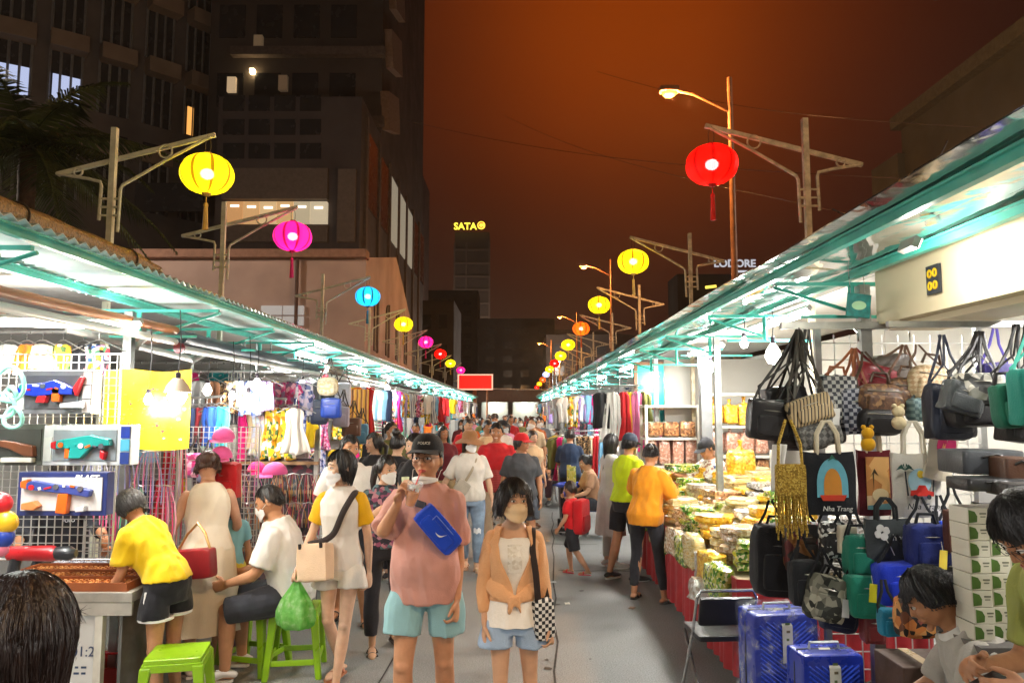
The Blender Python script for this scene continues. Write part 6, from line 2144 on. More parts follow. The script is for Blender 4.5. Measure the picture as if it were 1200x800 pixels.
for px, Y, lift, n, sz, k_, ph in stacks:
 x = gp(px, Y, 1.0).x
 for i in range(n):
  pack(f'{sn[k_]} packet, {ORD[i]} from the bottom, {ph}', (x + rnd.uniform(-.015, .015), Y + rnd.uniform(-.015, .015), TZ + lift + sz[2] * (.5 + i * .96)), sz, k_, 'packets piled on the food table', rnd.uniform(-.15, .15))
for i, (px, py, Y, sz, k_, ph) in enumerate(((860, 660, 5.9, (.42, .32, .16), 'pink biscuits', 'big clear bag of biscuits at the near end of the table'), (890, 655, 5.6, (.34, .30, .14), 'white packs', 'big clear bag of white snacks beside the biscuits'), (870, 688, 5.5, (.36, .3, .13), 'brown chips', 'bag of brown chips above the folding chair'), (822, 612, 7.0, (.30, .26, .24), 'dried squid', 'round knotted clear bag in the middle of the table'), (795, 640, 7.6, (.30, .28, .16), 'green snack', 'leaf green clear bag over the red skirt'),
           (835, 690, 5.75, (.34, .26, .16), 'white packs', 'crumpled clear sheet bag on the near corner'), (800, 548, 9.0, (.4, .3, .10), 'green snack', 'heap of green fruit packets near the seller'), (812, 575, 8.4, (.34, .3, .08), 'yellow crisps', 'flat golden bag by the reaching hand'), (868, 545, 8.2, (.3, .26, .34), 'yellow crisps', 'tall clear bag of golden crisps beside the seller'), (893, 590, 7.5, (.3, .26, .10), 'yellow crisps', 'golden bag on top of the pale pile'), (778, 590, 8.2, (.26, .26, .08), 'white packs', 'white packet under the orange sleeve'), (786, 606, 8.0, (.22, .22, .07), 'green snack', 'small green packet under the orange sleeve'), (884, 553, 8.6, (.34, .28, .12), 'rice paper', 'pale bag at the top of the back pile'))):
 p_ = at(px, py, Y)
 pack(ph, p_, sz, k_, 'big bags on the food table', rnd.uniform(-.4, .4), .55, .2, tie=i in (3, 8))
rowk = [['green snack', 'yellow crisps', 'dried squid', 'green snack', 'rice paper'], ['yellow crisps', 'green snack', 'white packs', 'brown chips', 'rice paper'], ['yellow crisps', 'rice paper', 'grey fish', 'green snack', 'yellow crisps']]
for r_ in range(3):
 for j in range(13):
  y = 5.42 + .315 * j
  k_ = rowk[r_][(j * 2 + r_) % 5]
  nst = 3 + r_ + (j * 3 + r_) % 2
  for q in range(nst):
   hh = (.07, .08, .085)[r_] * rnd.uniform(.85, 1.1)
   pack(f'{sn[k_]} packet, {ORD[j]} from the near end, {["bottom", "second", "third", "fourth", "fifth", "sixth"][q] if q or nst > 1 else "single"} layer, {["front", "middle", "back"][r_]} row', (1.74 + .30 * r_ + rnd.uniform(-.03, .03), y + rnd.uniform(-.04, .04), TZ + .05 + (.062, .072, .078)[r_] * q + rnd.uniform(0, .01)), (.30 * rnd.uniform(.85, 1.05), .30 * rnd.uniform(.85, 1.05), hh), k_, 'rows of packets on the food table', rnd.uniform(-.5, .5), .62, .2)
for j in range(14):
 if 7.15 < 5.45 + .29 * j < 8.0:
  continue
 k_ = ['green snack', 'yellow crisps', 'white packs', 'rice paper', 'green snack', 'dried squid'][j % 6]
 pack(f'{sn[k_]} packet over the table front edge, {ORD[j]} from the near end', (1.505 + rnd.uniform(-.02, .02), 5.45 + .29 * j, .70 + rnd.uniform(-.05, .05)), (.13, .30, .26 * rnd.uniform(.8, 1.15)), k_, 'packets leaning over the table edge', rnd.uniform(-.2, .2), .6, .2)
for i, (px, py, Y) in enumerate(((858, 560, 8.5), (866, 561, 8.4))):
 t = thing('sauce_bottle', ['white bottle with a blue label beside the seller', 'clear bottle with a red cap beside the seller'][i], 'bottle', at(px - 20, py, Y))
 mb = MB()
 mb.lathe([(.03, -.1), (.034, -.09), (.034, .05), (.012, .09), (.012, .12), (.002, .121)], 14)
 mb.build('bottle_body', plastic(['c8ccd8', 'd8d0d0'][i]), t)
 mb = MB()
 mb.lathe([(.016, .11), (.016, .14), (.002, .141)], 12)
 mb.build('bottle_cap', plastic(['2a4aa0', 'b01c24'][i]), t)
def shelf(label, r, Y, levels, depth, goods, gname):
 c, w, h = pxbox(*r, Y)
 zb = 0.0
 top = c.z + h / 2
 t = thing('shelf_unit', label, 'shelf', (c.x, Y, 0))
 for x in (-w / 2, w / 2):
  for y in (0, depth):
   mb = MB()
   mb.box((x, y, top / 2), (.035, .035, top))
   mb.build('post', mat('d4d0c4', .45), t, smooth=False)
 for i, py in enumerate(levels):
  z = at(600, py, Y).z
  mb = MB()
  mb.box((0, depth / 2, z), (w + .03, depth, .03))
  mb.build('shelf_board', mat('d4d0c4', .45), t, smooth=False)
  gk = goods[i]
  if not gk:
   continue
  n, hh = gk[1], gk[2]
  for j in range(n):
   pw = w / n * .9
   pack(f'{sn[gk[0]]} bag, {ORD[j]} along the {["", "upper", "middle", "lowest"][i]} board of the {gname}', (c.x - w / 2 + w * (j + .5) / n, Y + depth * .45, z + .015 + hh / 2), (pw, depth * .7, hh * rnd.uniform(.85, 1.0)), gk[0], f'bags on the {gname}', rnd.uniform(-.2, .2), .5, .12, tie=gk[3])
shelf('white shelf unit with golden crisps bags beside the bag cluster', (832, 462, 905, 560), 9.3, (462, 500, 535, 560), .34, (None, ('yellow crisps', 4, .28, True), ('pink biscuits', 4, .30, True), ('brown chips', 4, .22, False)), 'golden crisps shelf')
shelf('white open rack with brown bagged snacks left of the grey pillar', (757, 474, 820, 560), 9.9, (476, 514, 547), .4, (None, ('brown chips', 3, .22, False), ('pink biscuits', 4, .36, True)), 'open rack left of the pillar')
t = thing('pillar', 'grey steel pillar between the two white shelf units', 'pillar', (gp(827, 9.2, 1.8).x, 9.2, 0))
mb = MB()
mb.box((0, 0, 1.3), (.13, .13, 2.6))
mb.build('shaft', mat('85878a', .5, metal=.4), t, smooth=False)
t = thing('window_frame', 'small wooden framed window with teal cloth above the white rack', 'window', at(775, 452, 11.0))
mb = MB()
for x, z, sx, sz in ((0, .33, .8, .05), (0, -.33, .8, .05), (-.38, 0, .05, .62), (.38, 0, .05, .62)):
 mb.box((x, 0, z), (sx, .06, sz))
mb.build('frame', mat('6a4a34', .6), t, smooth=False)
mb = MB()
mb.box((0, .02, 0), (.72, .02, .62))
mb.build('pane', mat('2a9a8c', .4, var=.3), t, smooth=False)
fc = thing('folding_chair', 'black folding chair with chrome frame before the red table skirt', 'chair', (gp(842, 5.05, .6).x, 5.05, 0), R(184))
chrome = metal('c8c8c8', .18, .05)
for g in (-1, 1):
 mb = MB()
 mb.tube([(g * .20, .22, 0), (g * .20, .06, .45), (g * .195, -.10, .74)] if False else [(g * .20, -.20, 0), (g * .20, .06, .44), (g * .195, .16, .70)], .011, 8)
 mb.build('leg', chrome, fc)
 mb = MB()
 mb.tube([(g * .185, .24, 0), (g * .185, -.16, .42)], .011, 8)
 mb.build('leg', chrome, fc)
mb = MB()
mb.tube([(-.195, .16, .70), (-.17, .17, .745), (.17, .17, .745), (.195, .16, .70)], .011, 8)
mb.build('top_bar', chrome, fc)
mb = MB()
mb.rbox((0, .145, .61), (.36, .03, .19), .2, 24, 8, rotm(R(-18), 0, 0))
mb.build('backrest', leather('1c1c20'), fc)
mb = MB()
mb.rbox((0, -.02, .44), (.37, .36, .035), .2, 28, 8)
mb.build('seat', leather('1c1c20'), fc)
def suitcase(label, px, Y, w, h, d, rz, wrap):
 t = thing('suitcase', label, 'suitcase', (gp(px, Y, .5).x, Y, 0), rz, 'royal blue suitcases')
 sb = mat('16309c', .28, var=.1, scale=3, coat=.4, name='blue shell')
 mb = MB()
 mb.rbox((0, 0, .06 + h / 2), (w, d, h), .17, 40, 24)
 sh = mb.build('shell', sb, t)
 mb = MB()
 n = int(h / .018)
 for i in range(-int(n * .6), n):
  q = []
  for x in np.linspace(-w * .41, w * .41, 9):
   z = i * .026 + abs(x) * .75
   if -.0 < z < h * .88:
    q.append((x, -d / 2 - .001, .06 + h * .06 + z))
  if len(q) > 1:
   mb.tube(q, .006, 4)
 mb.build('rib_pattern', mat('3454d0', .25, var=.1, coat=.4), t)
 mb = MB()
 mb.tube([(x * w * .5, .0, z) for x, z in ((-.995, .1), (-1.0, h * .5), (-.98, h * .98), (-.9, h + .058), (.9, h + .058), (.98, h * .98), (1.0, h * .5), (.995, .1))], .007, 6)
 mb.build('zip_seam', plastic('20242c'), t)
 for x in (-1, 1):
  for y in (-1, 1):
   mb = MB()
   mb.lathe([(.004, -.012), (.026, -.012), (.026, .012), (.004, .012)], 14, (x * w * .38, y * d * .32, .028), rot=rotm(0, PI / 2, 0))
   mb.box((x * w * .38, y * d * .32, .055), (.034, .045, .03))
   mb.build('wheel', plastic('1c1c20'), t)
 mb = MB()
 mb.tube([(-.085, 0, h + .06), (-.08, 0, h + .095), (.08, 0, h + .095), (.085, 0, h + .06)], .012, 8, flat=.6)
 mb.build('handle', plastic('a8acb0'), t)
 mb = MB()
 mb.sheet(lambda u, v: ((u - .5) * .062, -d / 2 - .012 + (.0 if v > .22 else (.22 - v) * .55), .06 + h * 1.01 - .28 * v + (0 if v > .22 else .0)), 4, 12, .003)
 lbm = mb.build('paper_band', mat('d4d0c0', .6, var=.05), t)
 for k_ in range(5):
  mb = MB()
  mb.box((.004 * (k_ % 2), -d / 2 - .0145, .06 + h * .92 - .045 * k_), (.028 - .006 * (k_ % 3), .001, .014))
  mb.build('band_print', mat('6a6048' if k_ % 2 else '5a6a3a', .6), lbm, smooth=False)
 if wrap:
  cl, nt, N, L, bs = _new('clear wrap')
  v = _coord(nt)
  bs.inputs['Roughness'].default_value = .12
  bs.inputs['Coat Weight'].default_value = 1
  nz = _noise(nt, v, 14, 4)
  L.new(_ramp(nt, nz, [(.52, (.04,) * 3), (.70, (.45,) * 3)]), bs.inputs['Alpha'])
  bs.inputs['Base Color'].default_value = (.8, .82, .84, 1)
  _bump(nt, bs, nz, .9, .03)
  mb = MB()
  mb.rbox((0, 0, .07 + h / 2), (w * 1.06, d * 1.10, h * 1.05), .2, 30, 20, lump=.05)
  mb.build('clear_wrap', cl, t)
suitcase('larger royal blue ribbed suitcase wrapped in clear plastic, behind the other', 911, 4.62, .40, .64, .25, R(6), True)
suitcase('smaller royal blue ribbed suitcase in front, unwrapped with a paper band', 966, 4.22, .34, .53, .22, R(4), False)
# ================= RIGHT: the bag stall
t = thing('hanging_rail', 'steel bar across the bag stall carrying the bag clusters', 'rail', (0, 0, 0))
mb = MB()
a, b = at(925, 386, 4.15), at(1062, 377, 4.15)
mb.box((a + b) / 2, (b.x - a.x + .1, .04, .04))
mb.build('bar', steel, t, smooth=False)
mb = MB()
a, b = at(1040, 388, 3.6), at(1290, 372, 3.6)
mb.box((a + b) / 2, (b.x - a.x, .03, .03))
mb.build('bar', steel, t, smooth=False)
for px in (936, 1000, 1060):
 mb = MB()
 p_ = at(px, 384, 4.13)
 mb.tube([p_, p_ + Vector((.01, -.03, -.03)), p_ + Vector((.0, -.05, -.08))], .004, 5)
 mb.build('hook', HANG, t)
plaid = stripes(['b8a078', '3a342c', 'b8a078', 'c8b48c', '1e1c1a', 'b8a078'], 9, 'X', .6)
dam = check('2e2a28', '55504a', 48, .45, R(45))
damg = check('8a8a86', '5a5a58', 44, .45, R(45))
damn = check('20242e', 'a8a8a4', 48, .5)
mono = cells(['5a4030', '6a4c38', '4a3428', '8a6a48'], 60, .4, .1)
bei = check('d0bc98', 'b89a74', 55, .5, R(45))
HK1, HK2, HK3 = at(936, 386, 4.1), at(1001, 408, 4.1), at(1060, 404, 4.1)
GB = 'bags hanging in the bag stall'
BK = leather('1c1a1c')
for px, py, Y, w, h, d, m, kd, hk, sm, tl, lb in (
  (903, 492, 3.95, .20, .18, .09, BK, 'pouch', HK1, BK, .1, 'black crossbody bag at the far left of the bag cluster'), (930, 505, 4.02, .22, .17, .09, leather('3a2c28'), 'pouch', HK1, leather('2a2422'), 0, 'dark brown crossbody bag low in the left cluster'),
  (920, 478, 4.15, .2, .2, .1, leather('26282c'), 'pouch', HK1, leather('3a3634'), -.1, 'charcoal crossbody bag behind the left cluster'), (949, 480, 3.85, .19, .115, .06, plaid, 'pouch', HK1, leather('3a342e'), -.3, 'small tan and black plaid bag in the left cluster'),
  (958, 505, 3.88, .19, .14, .07, damg, 'pouch', HK1, leather('56524c'), -.2, 'grey chequered bag under the plaid bag'), (942, 500, 4.1, .2, .2, .09, BK, 'pouch', at(946, 386, 4.15), BK, 0, 'plain black bag behind the plaid and chequered bags'),
  (980, 468, 3.98, .16, .22, .10, damn, 'pack', HK2, leather('9a5a38'), .05, 'small dark chequered backpack with orange brown straps'), (1003, 482, 3.95, .15, .2, .09, check('1c2438', '9a9ca4', 50, .5), 'pouch', HK2, leather('8a4e30'), -.05, 'navy chequered bag with brown trim beside the small backpack'), (972, 503, 4.0, .13, .12, .07, BK, 'pouch', at(975, 440, 4.05), BK, 0, 'small black pouch with a white tag under the chequered backpack'),
  (1021, 452, 4.12, .19, .20, .09, leather('8a1622'), 'pouch', HK2, leather('7a1a22'), .25, 'wine red bag with long red straps'), (1031, 468, 3.92, .21, .16, .11, mono, 'dome', at(1012, 412, 4.08), leather('4a3628'), .05, 'brown domed backpack below the wine red bag'), (1031, 493, 3.88, .20, .13, .10, BK, 'dome', None, BK, .05, 'black domed backpack under the brown one'),
  (1062, 463, 3.95, .19, .18, .10, mono, 'dome', HK3, leather('6a4c38'), .1, 'brown monogram style bag on a fan of brown straps'), (1089, 450, 3.9, .19, .19, .10, bei, 'dome', at(1075, 404, 4.1), leather('4a3628'), .15, 'beige chequered bag with dark straps'), (1087, 480, 3.85, .16, .10, .08, check('5a7478', '88a0a0', 60, .6), 'pouch', at(1089, 445, 3.9), leather('4a5a5c'), 0, 'small teal plaid pouch under the beige bag'),
  (1044, 440, 4.2, .18, .2, .09, leather('54483c'), 'pouch', HK3, leather('8a705c'), -.1, 'taupe bag behind the fan of straps'),
  (1112, 482, 3.55, .18, .22, .10, leather('1e2434'), 'pouch', at(1104, 392, 3.6), leather('20263a'), 0, 'navy bag on navy straps left of the white wall'), (1127, 467, 3.4, .15, .12, .08, leather('4a4e50'), 'pouch', at(1148, 390, 3.5), BK, .3, 'small grey round pouch left of the black bag'), (1146, 478, 3.45, .24, .14, .10, BK, 'pouch', at(1146, 388, 3.5), BK, -.05, 'black belt bag before the white wall'), (1147, 455, 3.4, .17, .12, .08, cells(['8a8a80', '3a3a38', 'c8c4b8'], 30, .5), 'pouch', at(1150, 388, 3.5), BK, 0, 'grey and cream bag above the black belt bag'),
  (1166, 455, 3.5, .12, .2, .08, leather('3a3478'), 'pouch', at(1166, 385, 3.55), cloth('4a4090'), 0, 'violet blue strap bag beside the green bag'), (1183, 475, 3.2, .11, .16, .08, cloth('15604a'), 'pack', at(1192, 380, 3.3), BK, -.1, 'small dark green sling bag before the white wall'), (1200, 500, 3.25, .18, .12, .09, BK, 'pouch', at(1205, 380, 3.3), BK, .1, 'black bag at the right edge under the green sling bag'), (1208, 465, 3.1, .12, .2, .09, cloth('1c7a6c'), 'pouch', at(1208, 372, 3.3), cloth('1c8a78'), 0, 'teal bag on teal straps at the right edge')):
 bagthing(lb, at(px, py, Y), w, h, d, m, kd, hk, sm, 0, tl, True, GB)
def tote(label, r, Y, m, tilt=0., handles=True, hm=None, hz=.16):
 c, w, h = pxbox(*r, Y)
 t = thing('tote_bag', label, 'bag', c, 0, 'printed tote bags')
 rt = rotm(0, tilt, 0)
 mb = MB()
 mb.sheet(lambda u, v: tuple(rt @ np.array([(u - .5) * w * (1 - .05 * (1 - v)), -.018 * math.sin(u * PI) * math.sin(v * PI) ** .5 + .006 * math.sin(v * 7 + u * 3), (.5 - v) * h - .012 * math.sin(u * PI) * (1 - v)])), 16, 14, .03)
 mb.build('bag_body', m, t)
 if handles:
  for y in (-.01, .02):
   mb = MB()
   mb.tube([rt @ np.array([x * w, y, h * .48 + z]) for x, z in ((-.22, -.02), (-.20, hz * .6), (-.06, hz), (.06, hz), (.20, hz * .6), (.22, -.02))], .0075, 6, flat=.3, up=(0, -1, 0))
   mb.build('handle', hm or m, t)
 return t, w, h, rt
def patch(t, name, m, pts, w, h, y=-.042, rt=None):
 mb = MB()
 q = [(x * w, z * h) for x, z in pts]
 rt = np.eye(3) if rt is None else rt
 mb.prism(q, .003, o=rt @ np.array([0, y, 0]), ux=rt @ np.array([1, 0, 0]), uz=rt @ np.array([0, 0, 1]))
 return mb.build(name, m, t, smooth=False)
def disc(cx, cz, rx, rz_, n=16, a0=0, a1=2 * PI):
 return [(cx + rx * math.cos(q), cz + rz_ * math.sin(q)) for q in np.linspace(a0, a1, n, endpoint=a1 - a0 < 6)]
ink_b, ink_w = mat('20242c', .7), mat('dcdcd8', .7)
t, w, h, rt = tote('black tote bag printed with a blue arch, gold and red boat and Nha Trang lettering', (940, 529, 1003, 602), 3.8, cloth('22242a'), hm=cloth('d8ccb0'))
patch(t, 'print_arch', mat('6ab4c8', .7), disc(0, -.02, .30, .42, 18, 0, PI) + [(-.30, -.22), (.30, -.22)], w, h)
patch(t, 'print_inner', mat('c8842c', .7), disc(0, -.04, .17, .28, 14, 0, PI) + [(-.17, -.18), (.17, -.18)], w, h, -.0455)
patch(t, 'print_boat', mat('c83a1c', .7), [(-.26, -.18), (.26, -.18), (.20, -.27), (-.20, -.27)], w, h, -.0485)
patch(t, 'print_leaf', mat('2a6a5a', .7), [(-.08, .36), (.0, .46), (.1, .36), (.02, .40)], w, h, -.047)
text_mesh('Nha Trang', h * .11, ink_w, t, (.02, -.043, -h * .40), shear=.2)
t, w, h, rt = tote('maroon bordered tote bag with a tan beach picture', (1003, 527, 1046, 603), 3.9, cloth('5e1620'), hm=cloth('d8ccb0'))
patch(t, 'picture', cells(['c88a48', 'd8a868', 'b87a40', 'd8b890'], 9, .7, .05), [(-.34, -.40), (.34, -.40), (.34, .40), (-.34, .40)], w, h)
patch(t, 'print_sand', mat('d8c49a', .7), disc(.05, -.18, .24, .10), w, h, -.0455)
patch(t, 'print_sea', mat('5a8a90', .7), [(-.34, -.40), (.34, -.40), (.34, -.30), (-.34, -.34)], w, h, -.046)
patch(t, 'print_palm', mat('4a3a20', .7), [(-.22, .1), (-.1, .22), (.0, .12), (-.12, .16), (-.14, -.1), (-.16, .15)], w, h, -.046)
t, w, h, rt = tote('white tote bag printed with palms, a red car and Nha Trang lettering', (1043, 530, 1103, 605), 3.75, cloth('d4d0c6'), hm=cloth('d8d2c0'))
patch(t, 'print_sky', mat('a8d0e0', .7), disc(0, .06, .24, .20), w, h, -.040)
patch(t, 'print_sun', mat('e8c83a', .7), disc(.02, .17, .07, .06), w, h, -.043)
patch(t, 'print_car', mat('c02418', .7), [(-.22, -.16), (-.20, -.08), (-.08, -.07), (-.03, -.0), (.10, -.0), (.15, -.08), (.26, -.10), (.26, -.17)], w, h, -.046)
for x in (-.12, .16):
 patch(t, 'print_tyre', ink_b, disc(x, -.18, .045, .038, 12), w, h, -.0485)
for g in (-1, 1):
 patch(t, 'print_trunk', ink_b, [(g * .24, -.16), (g * .27, -.16), (g * .31, .22), (g * .285, .22)], w, h, -.043)
 for q in np.linspace(.2, 2.9, 6):
  cx, cz = g * .30, .23
  patch(t, 'print_frond', mat('1c4a42', .7), [(cx, cz), (cx + .10 * math.cos(q), cz + .06 + .05 * math.sin(q)), (cx + .20 * math.cos(q), cz - .02 + .10 * math.sin(q)), (cx + .09 * math.cos(q), cz + .02 + .04 * math.sin(q))], w, h, -.043 - .001 * q)
text_mesh('Nha Trang', h * .13, ink_b, t, (.02, -.040, -h * .33), shear=.25)
t, w, h, rt = tote('cream tote bag with a pink and orange lettered heart, tilted beside the white tote', (1085, 498, 1119, 562), 3.7, cloth('d0c6b0'), tilt=.22, hm=cloth('c8bc9c'), hz=.14)
hp_ = [(.36 * math.sin(q) ** 3, .05 + .022 * (13 * math.cos(q) - 5 * math.cos(2 * q) - 2 * math.cos(3 * q) - math.cos(4 * q))) for q in np.linspace(0, 2 * PI, 30, endpoint=False)]
patch(t, 'print_heart', mat('cc2468', .7), hp_, w, h, -.043, rt)
for k_, (x, z) in enumerate(((-.1, .12), (.08, .02), (.0, -.1), (.12, -.16))):
 patch(t, 'print_letter', mat('e8a870', .7), [(x - .07, z - .04), (x - .03, z + .05), (x, z - .02), (x + .05, z + .05), (x + .04, z - .04)], w, h, -.0465, rt)
t, w, h, rt = tote('dark grey tote bag with a white four leaf clover and the word hope', (1012, 607, 1068, 660), 3.7, cloth('3c4244'), hm=cloth('2a2e30'), hz=.1)
for q in range(4):
 a_ = q * PI / 2 + .4
 patch(t, 'clover_leaf', ink_w, [(-.20 + .10 * math.cos(a_) + .085 * math.cos(s_) * (1 - .25 * math.cos(s_ - a_ + 0) ** 8), .22 + .10 * math.sin(a_) + .085 * math.sin(s_)) for s_ in np.linspace(0, 2 * PI, 14, endpoint=False)], w, h, -.042 - .001 * q)
mb = MB()
mb.tube([(-.18 * w, -.041, .16 * h), (-.05 * w, -.042, -.05 * h), (.05 * w, -.040, -.28 * h)], .0025, 5)
mb.build('clover_stem', ink_w, t)
text_mesh('hope.', h * .2, ink_w, t, (.24 * w, -.040, .10 * h))
c = at(926, 548, 3.75)
t = thing('fringe_bag', 'mustard macrame shoulder bag with long fringe hanging left of the black tote', 'bag', c)
mus = cells(['a88428', 'b8963a', '8a6a1c', 'c8a84a'], 140, .9, .6)
mb = MB()
mb.rbox((0, 0, -.06), (.15, .04, .16), .3, 24, 12)
mb.build('bag_body', mus, t)
mb = MB()
for i in range(26):
 x = -.072 + .144 * i / 25
 l_ = .20 + .035 * math.sin(i * 1.7) + .02 * rnd.random()
 mb.tube([(x, -.012 * (i % 3 - 1), -.10), (x * 1.06 + .004 * math.sin(i), -.016 * (i % 3 - 1), -.10 - l_ * .5), (x * 1.12, -.01, -.10 - l_)], .0045, 5)
mb.build('fringe', mus, t)
for g in (-1, 1):
 mb = MB()
 mb.tube([(g * .06, 0, 0), (g * .055, 0, .12), (g * .012, .01, .24)], .008, 6)
 mb.build('strap', mus, t)
garment('scarf', 'white', at(912, 520, 3.8), .11, .23, 0, 'narrow white cloth strip hanging left of the mustard fringe bag', None, False)
for px, py, Y, w, h, d, m, kd, tl, lb in (
  (908, 655, 4.1, .24, .38, .16, cloth('1c1c20'), 'pack', .05, 'large black backpack low beside the suitcases'), (944, 682, 3.85, .16, .22, .09, cloth('222428'), 'pouch', 0, 'black pouch hanging over the larger suitcase'), (940, 640, 4.0, .2, .26, .12, cells(['1e1c1c', '2a2420', '8a5a28', '3a2c24', '5a1c1c'], 24, .6), 'pouch', 0, 'dark bag with a gold and red print left of the cream pouch'),
  (968, 700, 3.75, .19, .22, .1, cells(['6a6a5c', '3a3c34', '8a8878', '24261f', 'b0ac98'], 32, .8, .1), 'pack', .25, 'camouflage grey pouch above the smaller suitcase'), (984, 708, 3.85, .18, .26, .1, cloth('1c2440'), 'pack', .15, 'navy bag with a white patch right of the camouflage pouch'), (992, 632, 3.8, .09, .14, .06, cloth('cfc4ae'), 'pouch', .05, 'small cream furry pouch left of the grey clover tote'), (975, 632, 3.85, .12, .18, .07, cells(['1c1c1e', 'd0d0cc', '1c1c1e', '1c1c1e'], 60, .6), 'pouch', 0, 'black pouch with white dots'),
  (1006, 650, 3.75, .14, .2, .11, cloth('1c7a64'), 'pack', 0, 'green backpack, upper half bulging left of the clover tote'), (1013, 697, 3.7, .17, .20, .11, cloth('238a70'), 'pouch', 0, 'green bag with a yellow tag under the green backpack'), (1056, 682, 3.62, .24, .19, .12, cloth('1736c0'), 'pouch', -.05, 'royal blue shoulder bag under the clover tote'), (1086, 638, 3.6, .19, .2, .12, cloth('1e2c70'), 'pack', 0, 'navy blue backpack right of the clover tote'), (1108, 640, 3.65, .14, .24, .1, cloth('2048c8'), 'pack', .2, 'bright blue bag with red trim at the right of the navy backpack'),
  (1104, 655, 3.58, .04, .2, .04, cloth('b01820'), 'pouch', -.1, 'narrow red pouch beside the navy backpack'), (1122, 622, 3.5, .11, .2, .06, leather('5a3428'), 'pouch', 0, 'dark brown leather purse before the stacked boxes'), (1075, 722, 3.4, .18, .17, .1, cells(['2a1c16', 'c87a3a', '1c1614', 'd89a58', '6a3a20'], 30, .6), 'pouch', 0, 'orange and black print pouch over the bending man'), (1042, 728, 3.5, .09, .12, .07, cloth('1c7a98'), 'pouch', 0, 'small teal blue pouch low behind the print pouch'), (1115, 672, 3.6, .16, .2, .1, BK, 'pouch', 0, 'black bag below the bright blue bag'), (1022, 735, 3.7, .1, .14, .08, leather('6a1c20'), 'pouch', 0, 'dark red pouch low between the suitcase and teal pouch')):
 bagthing(lb, at(px, py, Y), w, h, d, m, kd, at(px, py, Y) + Vector((.0, .04, h * .5 + .12)), cloth('1e2024'), 0, tl, w > .07, 'bags in the lower rows of the bag stall')
for px, py, Y, c_, lb in ((1022, 694, 3.6, 'd8d020', 'yellow paper price tag on the green bag'), (1104, 655, 3.5, 'e0c848', 'pale yellow price tag on the navy backpack'), (979, 488, 3.85, 'dcdcd8', 'oval white tag on the small black pouch'), (990, 712, 3.7, 'd8d8d8', 'white fabric patch tag on the navy bag'), (1172, 502, 3.3, 'e0e0dc', 'white paper tag hanging under the green sling bag')):
 t = thing('price_tag', lb, 'tag', at(px, py, Y))
 mb = MB()
 mb.box((0, -.01, 0), (.035, .004, .085), rotm(0, .1, 0))
 mb.build('card', mat(c_, .6), t, smooth=False)
 mb = MB()
 mb.tube([(0, -.01, .04), (.0, 0, .08)], .0015, 4)
 mb.build('string', cloth('d8d0c0'), t)
for px, py, c_, lb in ((1053, 487, 'd8c8a0', 'cream plush keyring hanging on the black domed backpack'), (1017, 512, 'd8a018', 'small yellow plush keyring above the maroon tote')):
 t = thing('plush_keyring', lb, 'plush toy', at(px, py, 3.75))
 for x, z, r_ in ((0, .02, .03), (0, -.035, .035), (-.02, .05, .012), (.02, .05, .012)):
  mb = MB()
  mb.sphere((x, 0, z), r_, 14, 10)
  mb.build('body_part', cloth(c_), t)
t = thing('display_stand', 'black wire display stand carrying the lower bags', 'stand', (gp(1012, 4.45, 1).x, 4.45, 0))
mb = MB()
for x in np.linspace(-.22, .75, 11):
 mb.box((x, 0, 1.2), (.006, .006, 2.3))
for z in np.linspace(.1, 2.3, 23):
 mb.box((.265, .006, z), (.98, .006, .006))
mb.build('wire_mesh', mat('c4c4c0', .4, metal=.5), t, smooth=False)
for x in (-.22, .75):
 mb = MB()
 mb.box((x, .01, 1.2), (.035, .035, 2.4))
 mb.build('post', steel, t, smooth=False)
t = thing('wall_counter', 'dark counter along the white wall behind the stacked boxes', 'counter', (2.75, 3.2, 0))
mb = MB()
mb.box((.1, 0, 1.42), (1.0, 1.3, .03))
mb.box((.1, 0, 1.05), (1.0, 1.3, .03))
mb.build('shelf_board', mat('4a4644', .5), t, smooth=False)
mb = MB()
mb.box((.1, .6, .75), (1.0, .04, 1.5))
mb.build('back_board', mat('8a8884', .6), t, smooth=False)
for px, py, Y, sz, c_, lb in ((1148, 540, 3.15, (.26, .2, .10), '4c5054', 'flat grey laptop bag on the wall counter'), (1185, 548, 3.0, (.12, .12, .09), '5a3a28', 'brown leather box bag on the wall counter'), (1155, 566, 3.0, (.24, .16, .05), '2c2c2e', 'flat black case on the lower counter shelf'), (1190, 572, 2.9, (.16, .14, .05), '3a3634', 'folded dark wallet pile on the lower counter shelf')):
 t = thing('case_bag', lb, 'bag', at(px, py, Y))
 mb = MB()
 mb.rbox((0, 0, 0), sz, .25, 20, 10)
 mb.build('bag_body', leather(c_), t)
 mb = MB()
 mb.tube([(-sz[0] * .2, -sz[1] * .5, sz[2] * .2), (0, -sz[1] * .55, sz[2] * .35), (sz[0] * .2, -sz[1] * .5, sz[2] * .2)], .005, 5)
 mb.build('handle', leather('1c1a1a'), t)
leafm, boxm = mat('4a6a28', .5, var=.3, scale=20), mat('d2cdbc', .5, var=.05)
c0 = gp(1140, 3.0, 1.2).x
base_z = at(1150, 745, 3.0).z
t = thing('box_table', 'small table under the tower of white and green boxes', 'table', (c0 + .09, 3.02, 0))
mb = MB()
mb.box((0, 0, base_z - .02), (.30, .3, .03))
mb.build('table_top', mat('5a5654', .5), t, smooth=False)
for x in (-.12, .12):
 mb = MB()
 mb.box((x, .1, (base_z - .035) / 2), (.04, .04, base_z - .035))
 mb.build('leg', steel, t, smooth=False)
colname = ['left column of the box tower', 'middle column of the box tower', 'right column of the box tower']
proto_box = None
